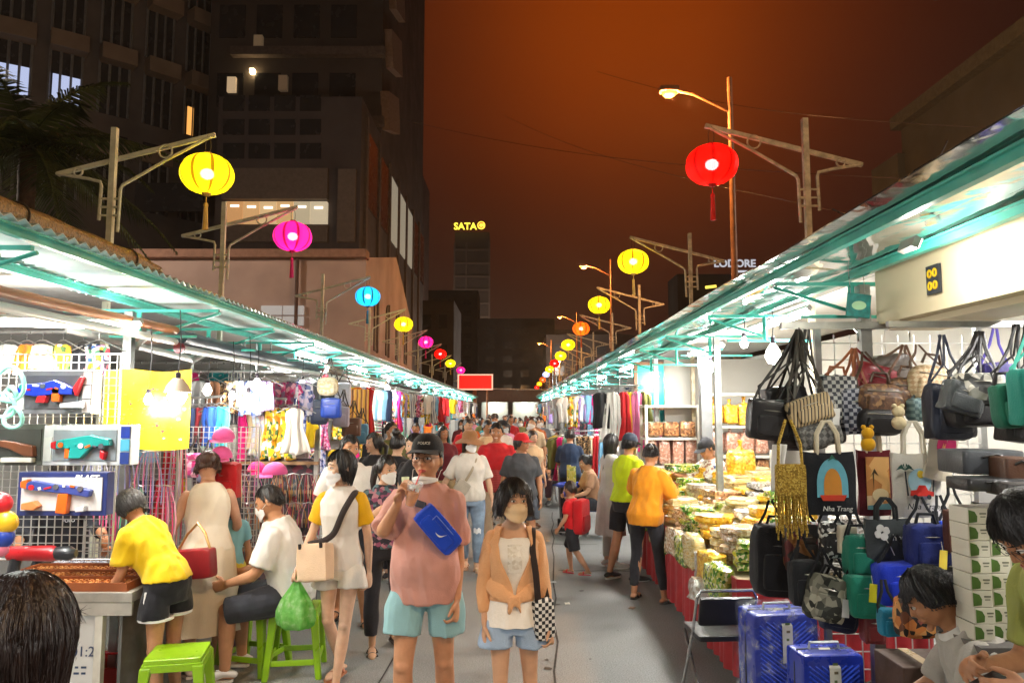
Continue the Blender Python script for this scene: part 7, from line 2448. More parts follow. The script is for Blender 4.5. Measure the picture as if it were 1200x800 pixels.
for cx in range(3):
 n = (8, 8, 5)[cx]
 for j in range(n):
  p_ = Vector((c0 + cx * .085 + rnd.uniform(-.004, .004), 3.0 + .012 * cx, base_z + .063 * j))
  lb = f'white green-leaf box, {ORD[j]} from the bottom of the {colname[cx]}'
  if proto_box is None:
   proto_box = thing('product_box', lb, 'box', p_, 0, 'white and green product boxes')
   mb = MB()
   mb.box((0, 0, .031), (.08, .12, .061))
   mb.build('carton', boxm, proto_box, smooth=False, bevel=.002)
   mb = MB()
   mb.prism([(-.036, .004), (-.004, .008), (-.002, .03), (-.012, .048), (-.036, .055)], .001, o=(0, -.0606, 0))
   mb.build('leaf_picture', leafm, proto_box, smooth=False)
   mb = MB()
   mb.box((.02, -.0606, .04), (.026, .001, .006))
   mb.box((.02, -.0606, .028), (.02, .001, .004))
   mb.build('box_print', mat('6a6a5a', .6), proto_box, smooth=False)
  else:
   o = copy_tree(proto_box)
   o.location, o['label'] = p_, lb
   o.rotation_euler[2] = rnd.uniform(-.04, .04)
   LABELS.setdefault(lb, []).append((o.name, 'g'))
t = thing('fascia_sign', 'small black framed sign with yellow marks on the cream fascia', 'sign', Vector((XB[1] + .16 - .062, at(1097, 338, 3.55).y, 2.53)), R(-90))
mb = MB()
mb.box((0, 0, 0), (.11, .012, .14))
mb.build('frame', mat('2c3038', .5), t, smooth=False)
for x in (-.022, .022):
 for z in (-.03, .03):
  mb = MB()
  mb.tube([(x + .014 * math.cos(q), -.008, z + .018 * math.sin(q)) for q in np.linspace(0, 2 * PI, 13)], .005, 6)
  mb.build('yellow_mark', mat('e0b818', .5), t)
t = thing('hanging_sign', 'small teal sign board hanging below the fascia end', 'sign', at(1006, 358, 4.05))
mb = MB()
mb.box((0, 0, 0), (.13, .01, .13), rotm(0, .12, 0))
mb.build('board', mat('157a78', .45, var=.3, scale=30), t, smooth=False)
mb = MB()
mb.tube([(-.04, 0, .06), (-.04, .03, .30)], .002, 4)
mb.tube([(.04, 0, .06), (.04, .03, .30)], .002, 4)
mb.build('wire', HANG, t)
mb = MB()
mb.prism(disc(0, 0, .04, .025), .004, o=(0, -.006, 0))
mb.build('pale_mark', mat('a8d8b0', .5), t, smooth=False)
for px, py, Y, sz, c_, lb in ((1075, 770, 3.9, (.3, .3, .3), '4a3428', 'dark brown carton under the lower bags'),):
 p_ = at(px, py, Y)
 t = thing('carton', lb, 'carton', (p_.x, Y, 0))
 mb = MB()
 mb.box((0, 0, max(.2, p_.z) / 2), (sz[0], sz[1], max(.2, p_.z)))
 mb.build('carton_box', mat(c_, .75, var=.2), t, smooth=False, bevel=.006)
 mb = MB()
 mb.box((0, -.002, max(.2, p_.z) + .001), (.05, sz[1], .002))
 mb.build('tape', mat('b0946a', .3), t, smooth=False)
# ---------------------------------------------------------------- lamps on the stalls
gl_ = 'bare bulbs on the left stalls'
big_sh = mat('b8aa98', .5)
for px, py, Y, pw, r_, sh, lb in ((208, 462, 4.9, 13, .062, big_sh, 'big glowing bulb with beige shade in front of the yellow sheet'), (174, 468, 5.0, 4, .03, None, 'small bulb hanging before the middle of the yellow sheet'),
        (291, 472, 6.6, 8, .058, None, 'large bare bulb, lower of the pair left of the pink print'), (301, 452, 7.0, 7, .05, None, 'large bare bulb, upper of the pair beside the pink print'),
        (243, 457, 6.1, 10, .036, None, 'small bulb right of the yellow sheet, first of three'), (272, 464, 6.4, 8, .03, None, 'small bulb lowest of the three beside the yellow sheet'), (354, 452, 8.4, 8, .05, None, 'bare bulb above the white frilled dress'),
        (432, 458, 12.2, 20, .05, None, 'bare bulb before the grey shutter'), (454, 455, 14.2, 20, .05, None, 'bare bulb right of the grey shutter')):
 bulb_lamp(at(px, py, Y), lb, pw, r_, gl_, drop=max(.06, 2.42 - at(px, py, Y).z), shade=sh)
gr_ = 'bare bulbs on the right stalls'
for px, py, Y, pw, r_, lb in ((906, 416, 5.6, 28, .06, 'glaring bulb above the snack shelf beside the bag cluster'), (872, 402, 6.0, 10, .035, 'dim frosted bulb hanging from the teal beam'), (833, 430, 8.6, 26, .05, 'bulb hanging beside the grey pillar'), (768, 440, 10.8, 20, .05, 'bulb above the white rack of packs')):
 bulb_lamp(at(px, py, Y), lb, pw, r_, gr_, drop=max(.06, 2.6 - at(px, py, Y).z))
tube_lamp(at(-30, 378, 4.75), at(166, 383, 4.75), 'long white tube fitting across the toy stall front', 34)
tube_lamp((-2.85, 2.6, 2.56), (-2.85, 4.0, 2.56), 'added tube lamp on the canopy lighting the toy box fronts', 30)  # unseen tube added to brighten the toy box fronts
tube_lamp((2.15, 5.3, 2.6), (2.15, 6.7, 2.6), 'tube lamp over the food stall', 34)
tube_lamp((2.9, 2.0, 2.62), (2.9, 3.6, 2.62), 'tube lamp over the bag stall shelves', 34)
tube_lamp((2.3, 8.0, 2.6), (2.3, 9.6, 2.6), 'tube lamp over the seller and the snack shelves', 34)
for i in range(1, len(LB) - 1):
 ym = (LB[i] + LB[i + 1]) / 2
 if ym > 8:
  tube_lamp((-2.5, ym - .7, 2.55), (-2.5, ym + .7, 2.55), f'tube lamp under the {ORD[i]} stall canopy of the left row', 34 + max(0, ym - 14) * .8, 'tube lamps down the left row')
for i in range(3, len(RB) - 1):
 ym = (RB[i] + RB[i + 1]) / 2
 tube_lamp((1.85, ym - .7, 2.56), (1.85, ym + .7, 2.56), f'tube lamp under the {ORD[i]} stall canopy of the right row', 34 + max(0, ym - 14) * .8, 'tube lamps down the right row')
t = thing('flood_lamp', 'small white flood lamp washing the cream fascia of the bag stall', 'lamp', (1.72, 3.15, 2.61))
mb = MB()
mb.box((0, 0, 0), (.03, .12, .05), rotm(0, R(25), 0))
mb.build('housing', alu, t, smooth=False)
mb = MB()
mb.box((.018, 0, -.006), (.004, .11, .042), rotm(0, R(25), 0))
mb.build('lens', emit((1, .95, .85), 8), t, smooth=False)
BULBS.append((Vector((1.75, 3.15, 2.64)), 9, .02, (1, .93, .82)))
tube_lamp((-2.5, -.6, 2.55), (-2.5, 1.0, 2.55), 'tube lamp under the canopy just behind the camera on the left', 40)
tube_lamp((1.7, -1.2, 2.55), (1.7, .4, 2.55), 'tube lamp under the canopy just behind the camera on the right', 40)
# ---------------------------------------------------------------- buildings, palm, far city
def facade_grid(mb, x0, x1, z0, z1, y, nx, nz, fx=.6, fz=.6, d=.1):
 for i in range(nx):
  for j in range(nz):
   cx, cz = x0 + (x1 - x0) * (i + .5) / nx, z0 + (z1 - z0) * (j + .5) / nz
   mb.box((cx, y, cz), ((x1 - x0) / nx * fx, d, (z1 - z0) / nz * fz))
wall_dark = mat('6a625e', .8, var=.25, scale=.4, bump=.1, bscale=4, name='dark render')
wall_tan = mat('9a8470', .8, var=.2, scale=.5, bump=.1, bscale=4, name='tan render')
glass_d = mat('303236', .25, var=.3, scale=.6, coat=.3, name='dark glass')
Yc = 44.0
t = thing('hotel_building', 'dark curved hotel with balcony bands and a few bluish lit windows, upper left', 'building', (-40, Yc + 16, 0))
Rr = 26.0
LWIN, LWARM = emit(srgb('b8c4e8'), .55), emit(srgb('e8a050'), .8)
def arc(a0, a1, r0, r1, z0, z1, mb, n=10):
 """Solid slab between two radii of the curved front (angle 0 faces the camera)."""
 rings = []
 for a in np.linspace(a0, a1, n):
  s_, c_ = math.sin(a), math.cos(a)
  rings.append([(r0 * s_, -r0 * c_, z0), (r1 * s_, -r1 * c_, z0), (r1 * s_, -r1 * c_, z1), (r0 * s_, -r0 * c_, z1)])
 mb.loft(rings)
mb = MB()
arc(-1.2, .96, 4, Rr, 0, 52, mb, 40)
mb.build('wall', wall_dark, t, smooth=False, fix=True)
angs = np.linspace(-.5, .96, 17)
zlev = [13.2, 18.4, 22.4, 26.4, 30.4, 34.4, 38.4]
for j, z in enumerate(zlev):
 mb = MB()
 for a0, a1 in zip(angs[:-1], angs[1:]):
  arc(a0 + .012, a1 - .012, Rr - .1, Rr + (.9 if j else .3), z + 3.0, z + 3.9, mb, 6)
 mb.build('balcony', wall_tan, t, smooth=False, fix=True)
 for k_, (a0, a1) in enumerate(zip(angs[:-1], angs[1:])):
  if k_ < 8:
   continue
  mb = MB()
  arc(a0 + .016, a1 - .016, Rr - .3, Rr + .05, z + .1, z + (3.0 if j else 4.2), mb, 6)
  w = mb.build('window', glass_d, t, smooth=False, fix=True)
  for q in np.linspace(a0 + .016, a1 - .016, 4):
   mb = MB()
   mb.box((Rr * math.sin(q), -Rr * math.cos(q) - .1, z + 1.6), (.1, .12, 3.0))
   mb.build('mullion', mat('8c8c8c', .5), w, smooth=False)
  if j == 1 and k_ in (11, 12, 15):
   mb = MB()
   arc(a0 + .02, a1 - .02 if k_ < 15 else a0 + .035, Rr + .06, Rr + .09, z + .15, z + (1.7 if k_ < 15 else 1.9), mb, 6)
   mb.build('lit_pane', LWIN if k_ < 15 else LWARM, w, smooth=False, fix=True)
TX = -7.56
t = thing('tower_block', 'tall dark tower with stepped podium and a lit office strip beside the left row', 'building', (TX, 36, 0))
mb = MB()
mb.box((-3.6, 13, 8.8), (7.2, 26, 17.6))
mb.build('podium', mat('544e50', .75, var=.25, scale=.3, bump=.1, bscale=3), t, smooth=False)
mb = MB()
mb.box((-5.2, 16, 40), (10.2, 20, 60))
mb.build('tower', mat('544c48', .75, var=.3, scale=.25, bump=.1, bscale=3), t, smooth=False)
def front(nm, r, m, y, d):
 c0, c1 = at(r[0], r[1], 36 + y), at(r[2], r[3], 36 + y)
 mb = MB()
 mb.box(((c0.x + c1.x) / 2 - TX, y, (c0.z + c1.z) / 2), (c1.x - c0.x, d, c0.z - c1.z))
 return mb.build(nm, m, t, smooth=False)
pm = mat('7a706a', .8, var=.12)
front('wall_panel', (262, 198, 384, 234), pm, -.1, .3)
front('wall_panel', (262, 264, 384, 284), pm, -.1, .3)
front('wall_panel', (397, 199, 416, 284), pm, -.1, .3)
front('window', (160, 215, 238, 248), glass_d, -.1, .2)
for i in range(6):
 xa = 266 + 118 * i / 6
 w = front('window', (xa + .6, 237, xa + 118 / 6 - .6, 262), emit(srgb(['d8a068', 'e0b078', 'e8c490', 'e0b47c', 'c8b898', 'd8c8a8'][i]), .4), -.15, .3)
 q = front('ceiling_light', (xa + 4, 240 + i % 3, xa + 14, 242.5 + i % 3), emit((1, .92, .75), 1.2), -.32, .03)
 q.parent = w
for i in range(4):
 for j in range(3):
  front('window', (262 + i * 30, 112 + j * 28, 286 + i * 30, 130 + j * 28), glass_d, -.03, .1)
for i in range(7):
 mb = MB()
 mb.box((.06, 1.2 + i * 3.6, 9.5), (.14, .5, 15))
 mb.build('fin', mat('6c625e', .8), t, smooth=False)
 mb = MB()
 mb.box((.03, 3.0 + i * 3.6, 14.4), (.08, 2.6, 4.0))
 mb.build('window', emit(srgb('c8c0a8'), .22) if i in (2, 3, 4) else glass_d, t, smooth=False)
for j in range(8):
 for k_ in range(4):
  mb = MB()
  mb.box((-9 + k_ * 2.2, 5.96, 20.6 + j * 4.2), (1.5, .2, 2.0))
  mb.build('window', glass_d, t, smooth=False)
 mb = MB()
 mb.box((-4.4, 5.7, 18.6 + j * 4.2), (9, .5, .5))
 mb.build('floor_band', mat('6c605a', .8), t, smooth=False)
 mb = MB()
 mb.box((.1, 8 + (j % 3) * .8, 20 + j * 4.2), (.5, 4, 2.2), rotm(.3, 0, 0))
 mb.build('balcony', mat('9a8272', .8), t, smooth=False)
for px, py, c_, st in ((296, 84, (1, .72, .35), 9), (272, 100, (1, .7, .4), .25), (303, 51, (1, .7, .4), .035), (332, 98, (.9, .6, .35), .03)):
 p_ = at(px, py, 41.8) - Vector((TX, 36, 0))
 mb = MB()
 mb.box(p_, (.26 if st > 5 else .5, .3, .26 if st > 5 else .9))
 mb.build('lit_window', emit(c_, st), t, smooth=False)
t = thing('warehouse', 'brown rendered warehouse with gable end and arched side windows behind the left row', 'building', (-4.15, 20, 0))
brown = mat('b89e92', .85, var=.2, scale=.6, bump=.15, bscale=5, name='brown render')
mb = MB()
D = 9.5
mb.prism([(0, 0), (D, 0), (D, 5.2), (D * .55, 7.15), (0, 6.05)], .3, o=(0, 0, 0), ux=(0, 1, 0), uz=(0, 0, 1))
mb.build('gable_wall', brown, t, smooth=False)
mb = MB()
mb.box((-7, .15, 3.0), (13.7, .3, 6.0))
mb.build('front_wall', brown, t, smooth=False)
mb = MB()
mb.box((-7, -.06, 6.12), (14.4, .5, .22))
mb.build('cornice', mat('9a7460', .85), t, smooth=False)
mb = MB()
mb.add([(0, 0, 6.05), (0, D * .55, 7.15), (-14, D * .55, 7.15), (-14, 0, 6.05), (0, D, 5.2), (-14, D, 5.2)], [(0, 1, 2, 3), (1, 4, 5, 2)])
mb.build('roof', mat('5a4438', .8), t, smooth=False)
for yy in (1.6, 3.6, 5.6, 7.6):
 mb = MB()
 pts = [(-.35, 0), (.35, 0), (.35, 1.3)] + [(.35 * math.cos(a), 1.3 + .35 * math.sin(a)) for a in np.linspace(.3, PI - .3, 7)] + [(-.35, 1.3)]
 mb.prism(pts, .1, o=(.14, yy, 3.6), ux=(0, 1, 0))
 w = mb.build('arched_window', mat('3a2c28', .5), t, smooth=False)
 mb = MB()
 mb.box((.2, yy, 4.4), (.06, .05, 1.7))
 mb.build('mullion', mat('6a5244', .6), w, smooth=False)
c0, c1 = at(305, 357, 19.9), at(356, 382, 19.9)
for i in range(2):
 for j in range(2):
  mb = MB()
  w = (c1.x - c0.x) / 2
  h = (c0.z - c1.z) / 2
  mb.box((c0.x + 4.15 + w * (i + .5), -.06, c1.z + h * (j + .5)), (w - .05, .1, h - .05))
  mb.build('window', emit(srgb('b8b4b0'), .32), t, smooth=False)
mb = MB()
mb.tube([(-1.7, -.12, 6), (-1.7, -.12, 2.5)], .05, 8)
mb.build('drain_pipe', mat('5e4438', .7), t)
for i, (x0, x1, top, Y, c_, lb) in enumerate(((470, 532, 352, 70, '4a4444', 'small dark block with a lit upper window past the warehouse'), (500, 560, 340, 150, '3c3634', 'dark mid-rise beneath the lit rooftop sign'), (560, 650, 373, 120, '352e2c', 'wide dark block behind the red message screen'), (640, 720, 392, 95, '3a302c', 'dark low block behind the far lanterns'), (472, 493, 198, 90, '6a5650', 'slim pale slab rising behind the podium'))):
 a, b = at(x0, top, Y), at(x1, top, Y)
 t = thing('city_block', lb, 'building', ((a.x + b.x) / 2, Y, 0))
 w = b.x - a.x
 mb = MB()
 mb.box((0, 5, a.z / 2), (w, 10, a.z))
 mb.build('wall', mat(c_, .85, var=.25, scale=.3), t, smooth=False)
 nx, nz = max(3, min(9, int(w / 3))), max(3, min(9, int(a.z / 3.2)))
 for q in range(nx * nz):
  mb = MB()
  mb.box((-w * .45 + w * .9 * (q % nx + .5) / nx, -.05, a.z * (.25 + .7 * (q // nx + .5) / nz)), (w * .45 / nx, .2, a.z * .32 / nz))
  mb.build('window', glass_d, t, smooth=False)
 if i == 0:
  mb = MB()
  mb.box((-w * .2, -.2, a.z * .80), (w * .22, .2, 1.1))
  mb.build('lit_window', emit(srgb('b0a890'), .4), t, smooth=False)
Y = 300.
a, b = at(533, 272, Y), at(573, 480, Y)
t = thing('sign_tower', 'slim far tower with the yellow lit letters on its roof', 'building', ((a.x + b.x) / 2, Y, 0))
w = b.x - a.x
mb = MB()
mb.box((0, 6, a.z / 2), (w, 12, a.z))
mb.build('wall', mat('4a3c38', .85, var=.2, scale=.1), t, smooth=False)
for j in range(11):
 z = a.z * (.16 + .074 * j)
 mb = MB()
 mb.box((0, -.4, z), (w, .5, .7))
 mb.build('floor_band', mat('6e5c52', .8), t, smooth=False)
for x in (-.5, -.16, .5):
 mb = MB()
 mb.box((w * x, -.5, a.z * .5), (.7, .6, a.z * .88))
 mb.build('pier', mat('6e5c52', .8), t, smooth=False)
s_ = thing('rooftop_sign', 'yellow lit SATA letters and round emblem on the far tower roof', 'sign', at(552, 265.5, Y - 2))
text_mesh('SATA', 3.9, emit((1, .78, .06), 1.3), s_, (-2.4, 0, 0), depth=.2, bold=.10)
mb = MB()
mb.lathe([(.01, -.3), (1.6, -.3), (1.6, .3), (.01, .3)], 24, (4.2, 0, .5), rot=rotm(PI / 2, 0, 0))
mb.build('emblem', emit((1, .62, .05), 1.6), s_)
mb = MB()
mb.tube([(4.2 + 1.0 * math.cos(q), -.35, .5 + 1.0 * math.sin(q)) for q in np.linspace(.5, 5.6, 20)], .25, 6)
mb.build('emblem_ring', emit((.5, .08, .02), 1.0), s_)
mb = MB()
mb.box((0, .6, -2.6), (13.5, .4, .5))
for x in (-5, 0, 5):
 mb.box((x, .6, -3.6), (.4, .4, 2.4))
mb.build('sign_frame', mat('4a4038', .7), s_, smooth=False)
Y = 160.
p_ = at(866, 335, Y)
t = thing('city_block', 'dark far block on the right carrying small white letters', 'building', (p_.x + 4, Y + 1, 0))
mb = MB()
mb.box((0, 6, p_.z / 2 + 1.5), (34, 10, p_.z + 3))
mb.build('wall', mat('3a302c', .85, var=.2, scale=.1), t, smooth=False)
s_ = thing('building_sign', 'small white lit letters on the far right block', 'sign', at(861, 309, Y - 1))
text_mesh('LODORE', 2.3, emit((.9, .92, 1), .35), s_, (0, 0, 0), depth=.1, bold=.06)
mb = MB()
mb.box((1.6, 0, -1.7), (4, .2, .45))
mb.build('underline', emit((.9, .92, 1), .4), s_, smooth=False)
s_ = thing('building_sign', 'short yellow lit sign low on the far right block', 'sign', at(833, 336, Y - 1))
mb = MB()
mb.box((0, 0, 0), (2.4, .2, .6), rotm(0, -.12, 0))
mb.build('panel', emit((1, .75, .1), 1.0), s_, smooth=False)
t = thing('hillside_building', 'dim olive building with stepped roofline above the right canopy', 'building', (16, 29.5, 0))
ol = mat('5c5038', .85, var=.25, scale=.3, bump=.1, bscale=3, name='olive render')
mb = MB()
mb.box((8, -10, 7), (16, 20, 13.9))
mb.build('wall', ol, t, smooth=False)
mb = MB()
mb.box((7.9, .9, 6.2), (16.4, 2.2, 12.2))
mb.build('stair_block', ol, t, smooth=False)
for i in range(5):
 for j in range(3):
  mb = MB()
  mb.box((-.03, -1.6 - i * 3.2, 4 + j * 3.3), (.1, 1.5, 1.5))
  mb.build('window', glass_d, t, smooth=False)
mb = MB()
mb.box((-.15, -10, 13.6), (.5, 20.2, .5))
mb.build('parapet', mat('6a5c40', .85), t, smooth=False)
pc = at(18, 172, 13)
t = thing('palm_tree', 'dim palm with drooping fronds rising behind the left canopy', 'palm', (pc.x, 13, 0))
mb = MB()
n = 14
mb.tube([(.25 * math.sin(i / n * 2), 0, pc.z * i / n) for i in range(n + 1)], [.19 - .06 * i / n + .012 * (i % 2) for i in range(n + 1)], 12)
mb.build('trunk', mat('4a3a2c', .9, var=.4, scale=9, bump=.5, bscale=14), t)
fr_m = mat('3e4a22', .6, var=.45, scale=3)
top = np.array([.25 * math.sin(2), 0, pc.z])
for i in range(22):
 az, el = i * 2.399, R(72 - 100 * (i / 22) ** .9)
 Lf = 2.3 + .5 * rnd.random()
 d = np.array([math.cos(az), math.sin(az), 0])
 pts = [top + d * Lf * u * math.cos(el * (1 - .3 * u)) + np.array([0, 0, Lf * u * math.sin(el) - 1.5 * u * u]) for u in np.linspace(0, 1, 11)]
 mb = MB()
 mb.tube(pts, np.linspace(.03, .006, 11), 5)
 for q in range(2, 60):
  u = q / 60
  j = u * 10
  a0 = int(j)
  p_ = pts[a0] + (pts[min(10, a0 + 1)] - pts[a0]) * (j - a0)
  tg = unit(pts[min(10, a0 + 1)] - pts[max(0, a0 - 1)])
  sd = unit(np.cross(tg, [0, 0, 1]))
  ln = .62 * math.sin(min(1, u * 1.15 + .1) * PI) ** .6 + .08
  for g in (-1, 1):
   tip = p_ + sd * g * ln * .75 + tg * ln * .5 - np.array([0, 0, ln * (.35 + .25 * rnd.random())])
   w_ = tg * .018
   midp = (p_ + tip) / 2 + np.array([0, 0, .05])
   mb.add([p_ - w_, p_ + w_, midp + w_ * 1.1, tip, midp - w_ * 1.1], [(0, 1, 2, 4), (4, 2, 3)])
 mb.build('frond', fr_m, t, smooth=False)
hill = MB()
hill.sheet(lambda u, w: (-500 + 1000 * u, 420 + 200 * w, -5 + (40 + 45 * mnoise.noise(Vector((u * 4, 3, 0))) + 30 * math.sin(u * PI)) * math.sin(w * PI / 2)), 60, 6)
tag(hill.build('hills', mat('241c18', .95, var=.3, scale=.02)), kind='structure')
for x, y, z, nm, lb in ((-13.0, 14.0, 7.0, 'added_lamp', 'added white fill lamp on a post behind the left stalls'), (5.5, 86, 7.5, 'added_lamp', 'added far fill lamp on a post past the end of the street'), (-30, 268, 14, 'added_lamp', 'added fill lamp very far off near the sign tower'), (9.0, 12, 6.5, 'added_lamp', 'added warm fill lamp on a post behind the right stalls')):
 t = thing(nm, lb, 'lamp', (x, y, 0))  # assumed lamps, added to brighten the dark buildings
 mb = MB()
 mb.tube([(0, 0, 0), (0, 0, z)], .05, 8)
 mb.build('pole', lampm, t)
 mb = MB()
 mb.rbox((0, 0, z + .1), (.5, .3, .14), .5, 16, 8)
 mb.build('lamp_head', lampm, t)
 mb = MB()
 mb.sphere((0, 0, z), (.16, .1, .06), 12, 8)
 mb.build('lamp_glass', emit((1, .9, .75), 20), t)
 LIGHTS.append((Vector((x, y, z - .15)), nm))
t = thing('street_lamp', 'tall rusty street lamp with glowing amber head just behind the camera', 'street lamp', (3.6, -2.4, 0), 0, 'amber street lamps')
mb = MB()
mb.tube([(0, 0, 0), (0, 0, 3.5), (0, 0, 7.2)], [.07, .055, .04], 10)
mb.build('pole', lampm, t)
mb = MB()
mb.tube([(0, 0, 6.8), (-.5, 0, 7.0), (-1.1, 0, 7.05)], .025, 8)
mb.build('arm', lampm, t)
mb = MB()
mb.rbox((-1.1, 0, 7.08), (.34, .2, .1), .6, 18, 10)
mb.build('lamp_head', lampm, t)
mb = MB()
mb.sphere((-1.1, 0, 7.02), (.12, .085, .07), 16, 10)
mb.build('lamp_glass', emit((1, .40, .05), 2.6), t)
LIGHTS.append((Vector((2.5, -2.4, 6.9)), 'lamp'))
# ---------------------------------------------------------------- the crowd down the street
rc = random.Random(4)
TOPS = [('white', 'd8d4cc'), ('black', '1e1e22'), ('grey', '7c7e82'), ('navy', '22304e'), ('red', 'b01c24'), ('pink', 'd08aa4'), ('cream', 'd4c4a4'), ('teal', '2a7a80'), ('orange', 'cc6a22'), ('olive', '6a6a3c'), ('sky blue', '84acc8'), ('maroon', '66202a'), ('beige', 'b89c78'), ('yellow', 'd4b430')]
BOT = [('black trousers', '202026', 1.9), ('blue jeans', '44587a', 1.9), ('grey shorts', '6c6e70', .75), ('khaki shorts', 'a08c68', .75), ('dark skirt', '2a2630', 0), ('white trousers', 'ccc8c0', 1.9)]
combos = [(a, b) for a in TOPS for b in BOT]
rc.shuffle(combos)
spots = []
tries = 0
while len(spots) < 52 and tries < 4000:
 tries += 1
 y = 11.2 + 26 * rc.random() ** 1.25
 x = rc.uniform(-1.95, .55 if y < 15 else 1.0)
 if all((x - a) ** 2 + ((y - b) * .7) ** 2 > .36 for a, b in spots):
  spots.append((x, y))
spots.sort(key=lambda q: q[1])
for i, (x, y) in enumerate(spots):
 (tn, tc_), (bn, bc, fr) = combos[i]
 sex = rc.choice('mff')
 away = rc.random() < .2
 rz = (180 if away else 0) + rc.uniform(-40, 40)
 g_ = rc.uniform(.95, 1.12)
 sw = rc.uniform(.05, .15)
 arm = rc.choice([None, {1: ((.08, -.05, -.25), (-.10, -.17, .06))}, {-1: ((-.09, .03, -.25), (-.02, -.14, -.18))}])
 hc_ = rc.choice(['15100e', '1c1512', '2c1c14', '120f10', '4a2c1c'])
 p = Person(f'{"man" if sex == "m" else "woman"} in {tn} top and {bn} {"walking away" if away else "coming toward us"} in the crowd', (x, y, 0), rc.uniform(1.54, 1.66) if sex == 'f' else rc.uniform(1.62, 1.76), R(rz), sex, girth=g_, head=(rc.uniform(-35, 35), rc.uniform(-2, 12), 0),
   lod=2, skin_col=rc.choice([SK, SK2, SK3, 'a87450']), group='people in the crowd', arms=arm, legs={-1: ((-.01, -sw, -.41), (0, sw * .6, -.41)), 1: ((.01, sw * .6, -.42), (0, sw * 1.4, -.38))})
 p.body()
 if not away and y < 24:
  p.face()
 L_ = -.0 if sex == 'm' else rc.choice([-.08, -.16, -.28, -.02])
 p.hair(hc_, length=L_, vol=.012, fringe=.062, face_w=60 if sex == 'f' else 70, back=L_ - .05, n=28, bun=((0, .09, .07), .045) if (L_ == -.02 and sex == 'f') else None)
 if rc.random() < .35 and not away:
  p.mask()
 if rc.random() < .14:
  p.cap(cloth(rc.choice(['22242a', 'c8c4bc', '8a2a30', '2a4a7a'])))
 p.top(cloth(tc_), hem=.86, sleeve=rc.choice([.6, .8, .9]), off=.02)
 if fr:
  p.pants(cloth(bc), frac=fr, off=.014, loose=.015)
 else:
  p.skirt(cloth(bc), hem=.5, flare=.08)
 p.shoes(plastic(rc.choice(['26262a', 'c8c4bc', '6a4a38'])), plastic('bcb8b0'))
SITP = dict(pelvis=.52, legs={-1: ((-.06, -.40, .02), (-.02, .02, -.42)), 1: ((.07, -.39, .02), (.02, .04, -.42))}, arms={-1: ((-.05, -.10, -.25), (.03, -.21, -.05)), 1: ((.05, -.10, -.25), (-.03, -.21, -.05))})
def metal_stool(label, p, c_):
 t = thing('low_stool', label, 'stool', p)
 mb = MB()
 mb.rbox((0, 0, .40), (.30, .30, .05), .4, 20, 8)
 mb.build('seat', plastic(c_), t)
 for x in (-1, 1):
  for y in (-1, 1):
   mb = MB()
   mb.tube([(x * .11, y * .11, .39), (x * .15, y * .15, 0)], .012, 6)
   mb.build('leg', chrome, t)
for px, Y, H, rz, tc_, bc, lean, hl, lb, st in ((697, 11.4, 1.58, -78, 'c89a78', '33373f', 14, -.03, 'woman in peach top sitting on a stool fanning herself with a yellow cloth', '24467a'), (655, 15.2, 1.6, -10, 'floral', '4a2c34', 16, -.02, 'woman in dark print top sitting at the edge of the empty lane', '2a52a0'), (643, 15.8, 1.55, 20, 'striped', '2a3a6a', 18, -.0, 'person in striped top sitting left of the dark print top', '2a52a0')):
 x = gp(px, Y, .8).x
 p = Person(lb, (x, Y, 0), H, R(rz), 'f', girth=1.08, lean=lean, head=(0, 14, 0), lod=1, skin_col=SK, **SITP)
 p.body(); p.face()
 p.hair('17110f', length=hl, vol=.013, fringe=.06, face_w=60, back=hl - .05, bun=((0, .10, .05), .045))
 p.top(fabric({'floral': 'dark mixed', 'striped': 'striped'}.get(tc_)) if tc_ in ('floral', 'striped') else cloth(tc_), hem=.86, sleeve=.7, off=.02)
 p.pants(cloth(bc), frac=1.85, off=.016, loose=.02)
 p.shoes(plastic('2a2a2e'), plastic('b8b8b4'))
 metal_stool('low stool under the ' + lb.split(' sitting')[0], (x + .02 * 0, Y + .02, 0), st)
 if px == 697:
  it = p.item('fan_cloth', 'yellow printed cloth held as a fan by the seated woman in peach', 'cloth')
  mb = MB()
  mb.sheet(lambda u, v: (-.2 + .4 * u, -.38 + .03 * math.sin(u * 7), .72 + .34 * v), 10, 8, .008)
  mb.build('cloth_body', cells(['d8cc50', 'e8e0a0', 'a8b048', 'e0d070'], 24, .8, .1), it)
x = gp(668, 12.2).x
p = Person('woman in dark blue top standing with a pushchair beside the low clothes rack', (x, 12.3, 0), 1.58, R(170), 'f', girth=1.12, lean=10, head=(0, 14, 0), lod=1, skin_col=SK2, arms={-1: ((-.06, -.10, -.25), (.03, -.2, -.08)), 1: ((.06, -.10, -.25), (-.03, -.2, -.08))})
p.body()
p.hair('1c1412', length=-.02, vol=.012, fringe=.06, face_w=60, back=-.06)
p.top(cloth('24344e'), hem=.86, sleeve=.9, off=.022)
p.pants(cloth('1f2026'), frac=1.9)
p.shoes(plastic('26262a'), plastic('b8b8b4'))
t = thing('pushchair', 'dark pushchair with a blue rim in front of the woman in dark blue', 'pushchair', (x, 11.75, 0))
mb = MB()
mb.rbox((0, 0, .55), (.42, .40, .34), .4, 24, 12)
mb.build('seat_shell', cloth('2a2026'), t)
mb = MB()
mb.tube([(.23 * math.cos(q), .22 * math.sin(q), .73) for q in np.linspace(0, 2 * PI, 25)], .03, 8)
mb.build('rim', cloth('2440a0'), t)
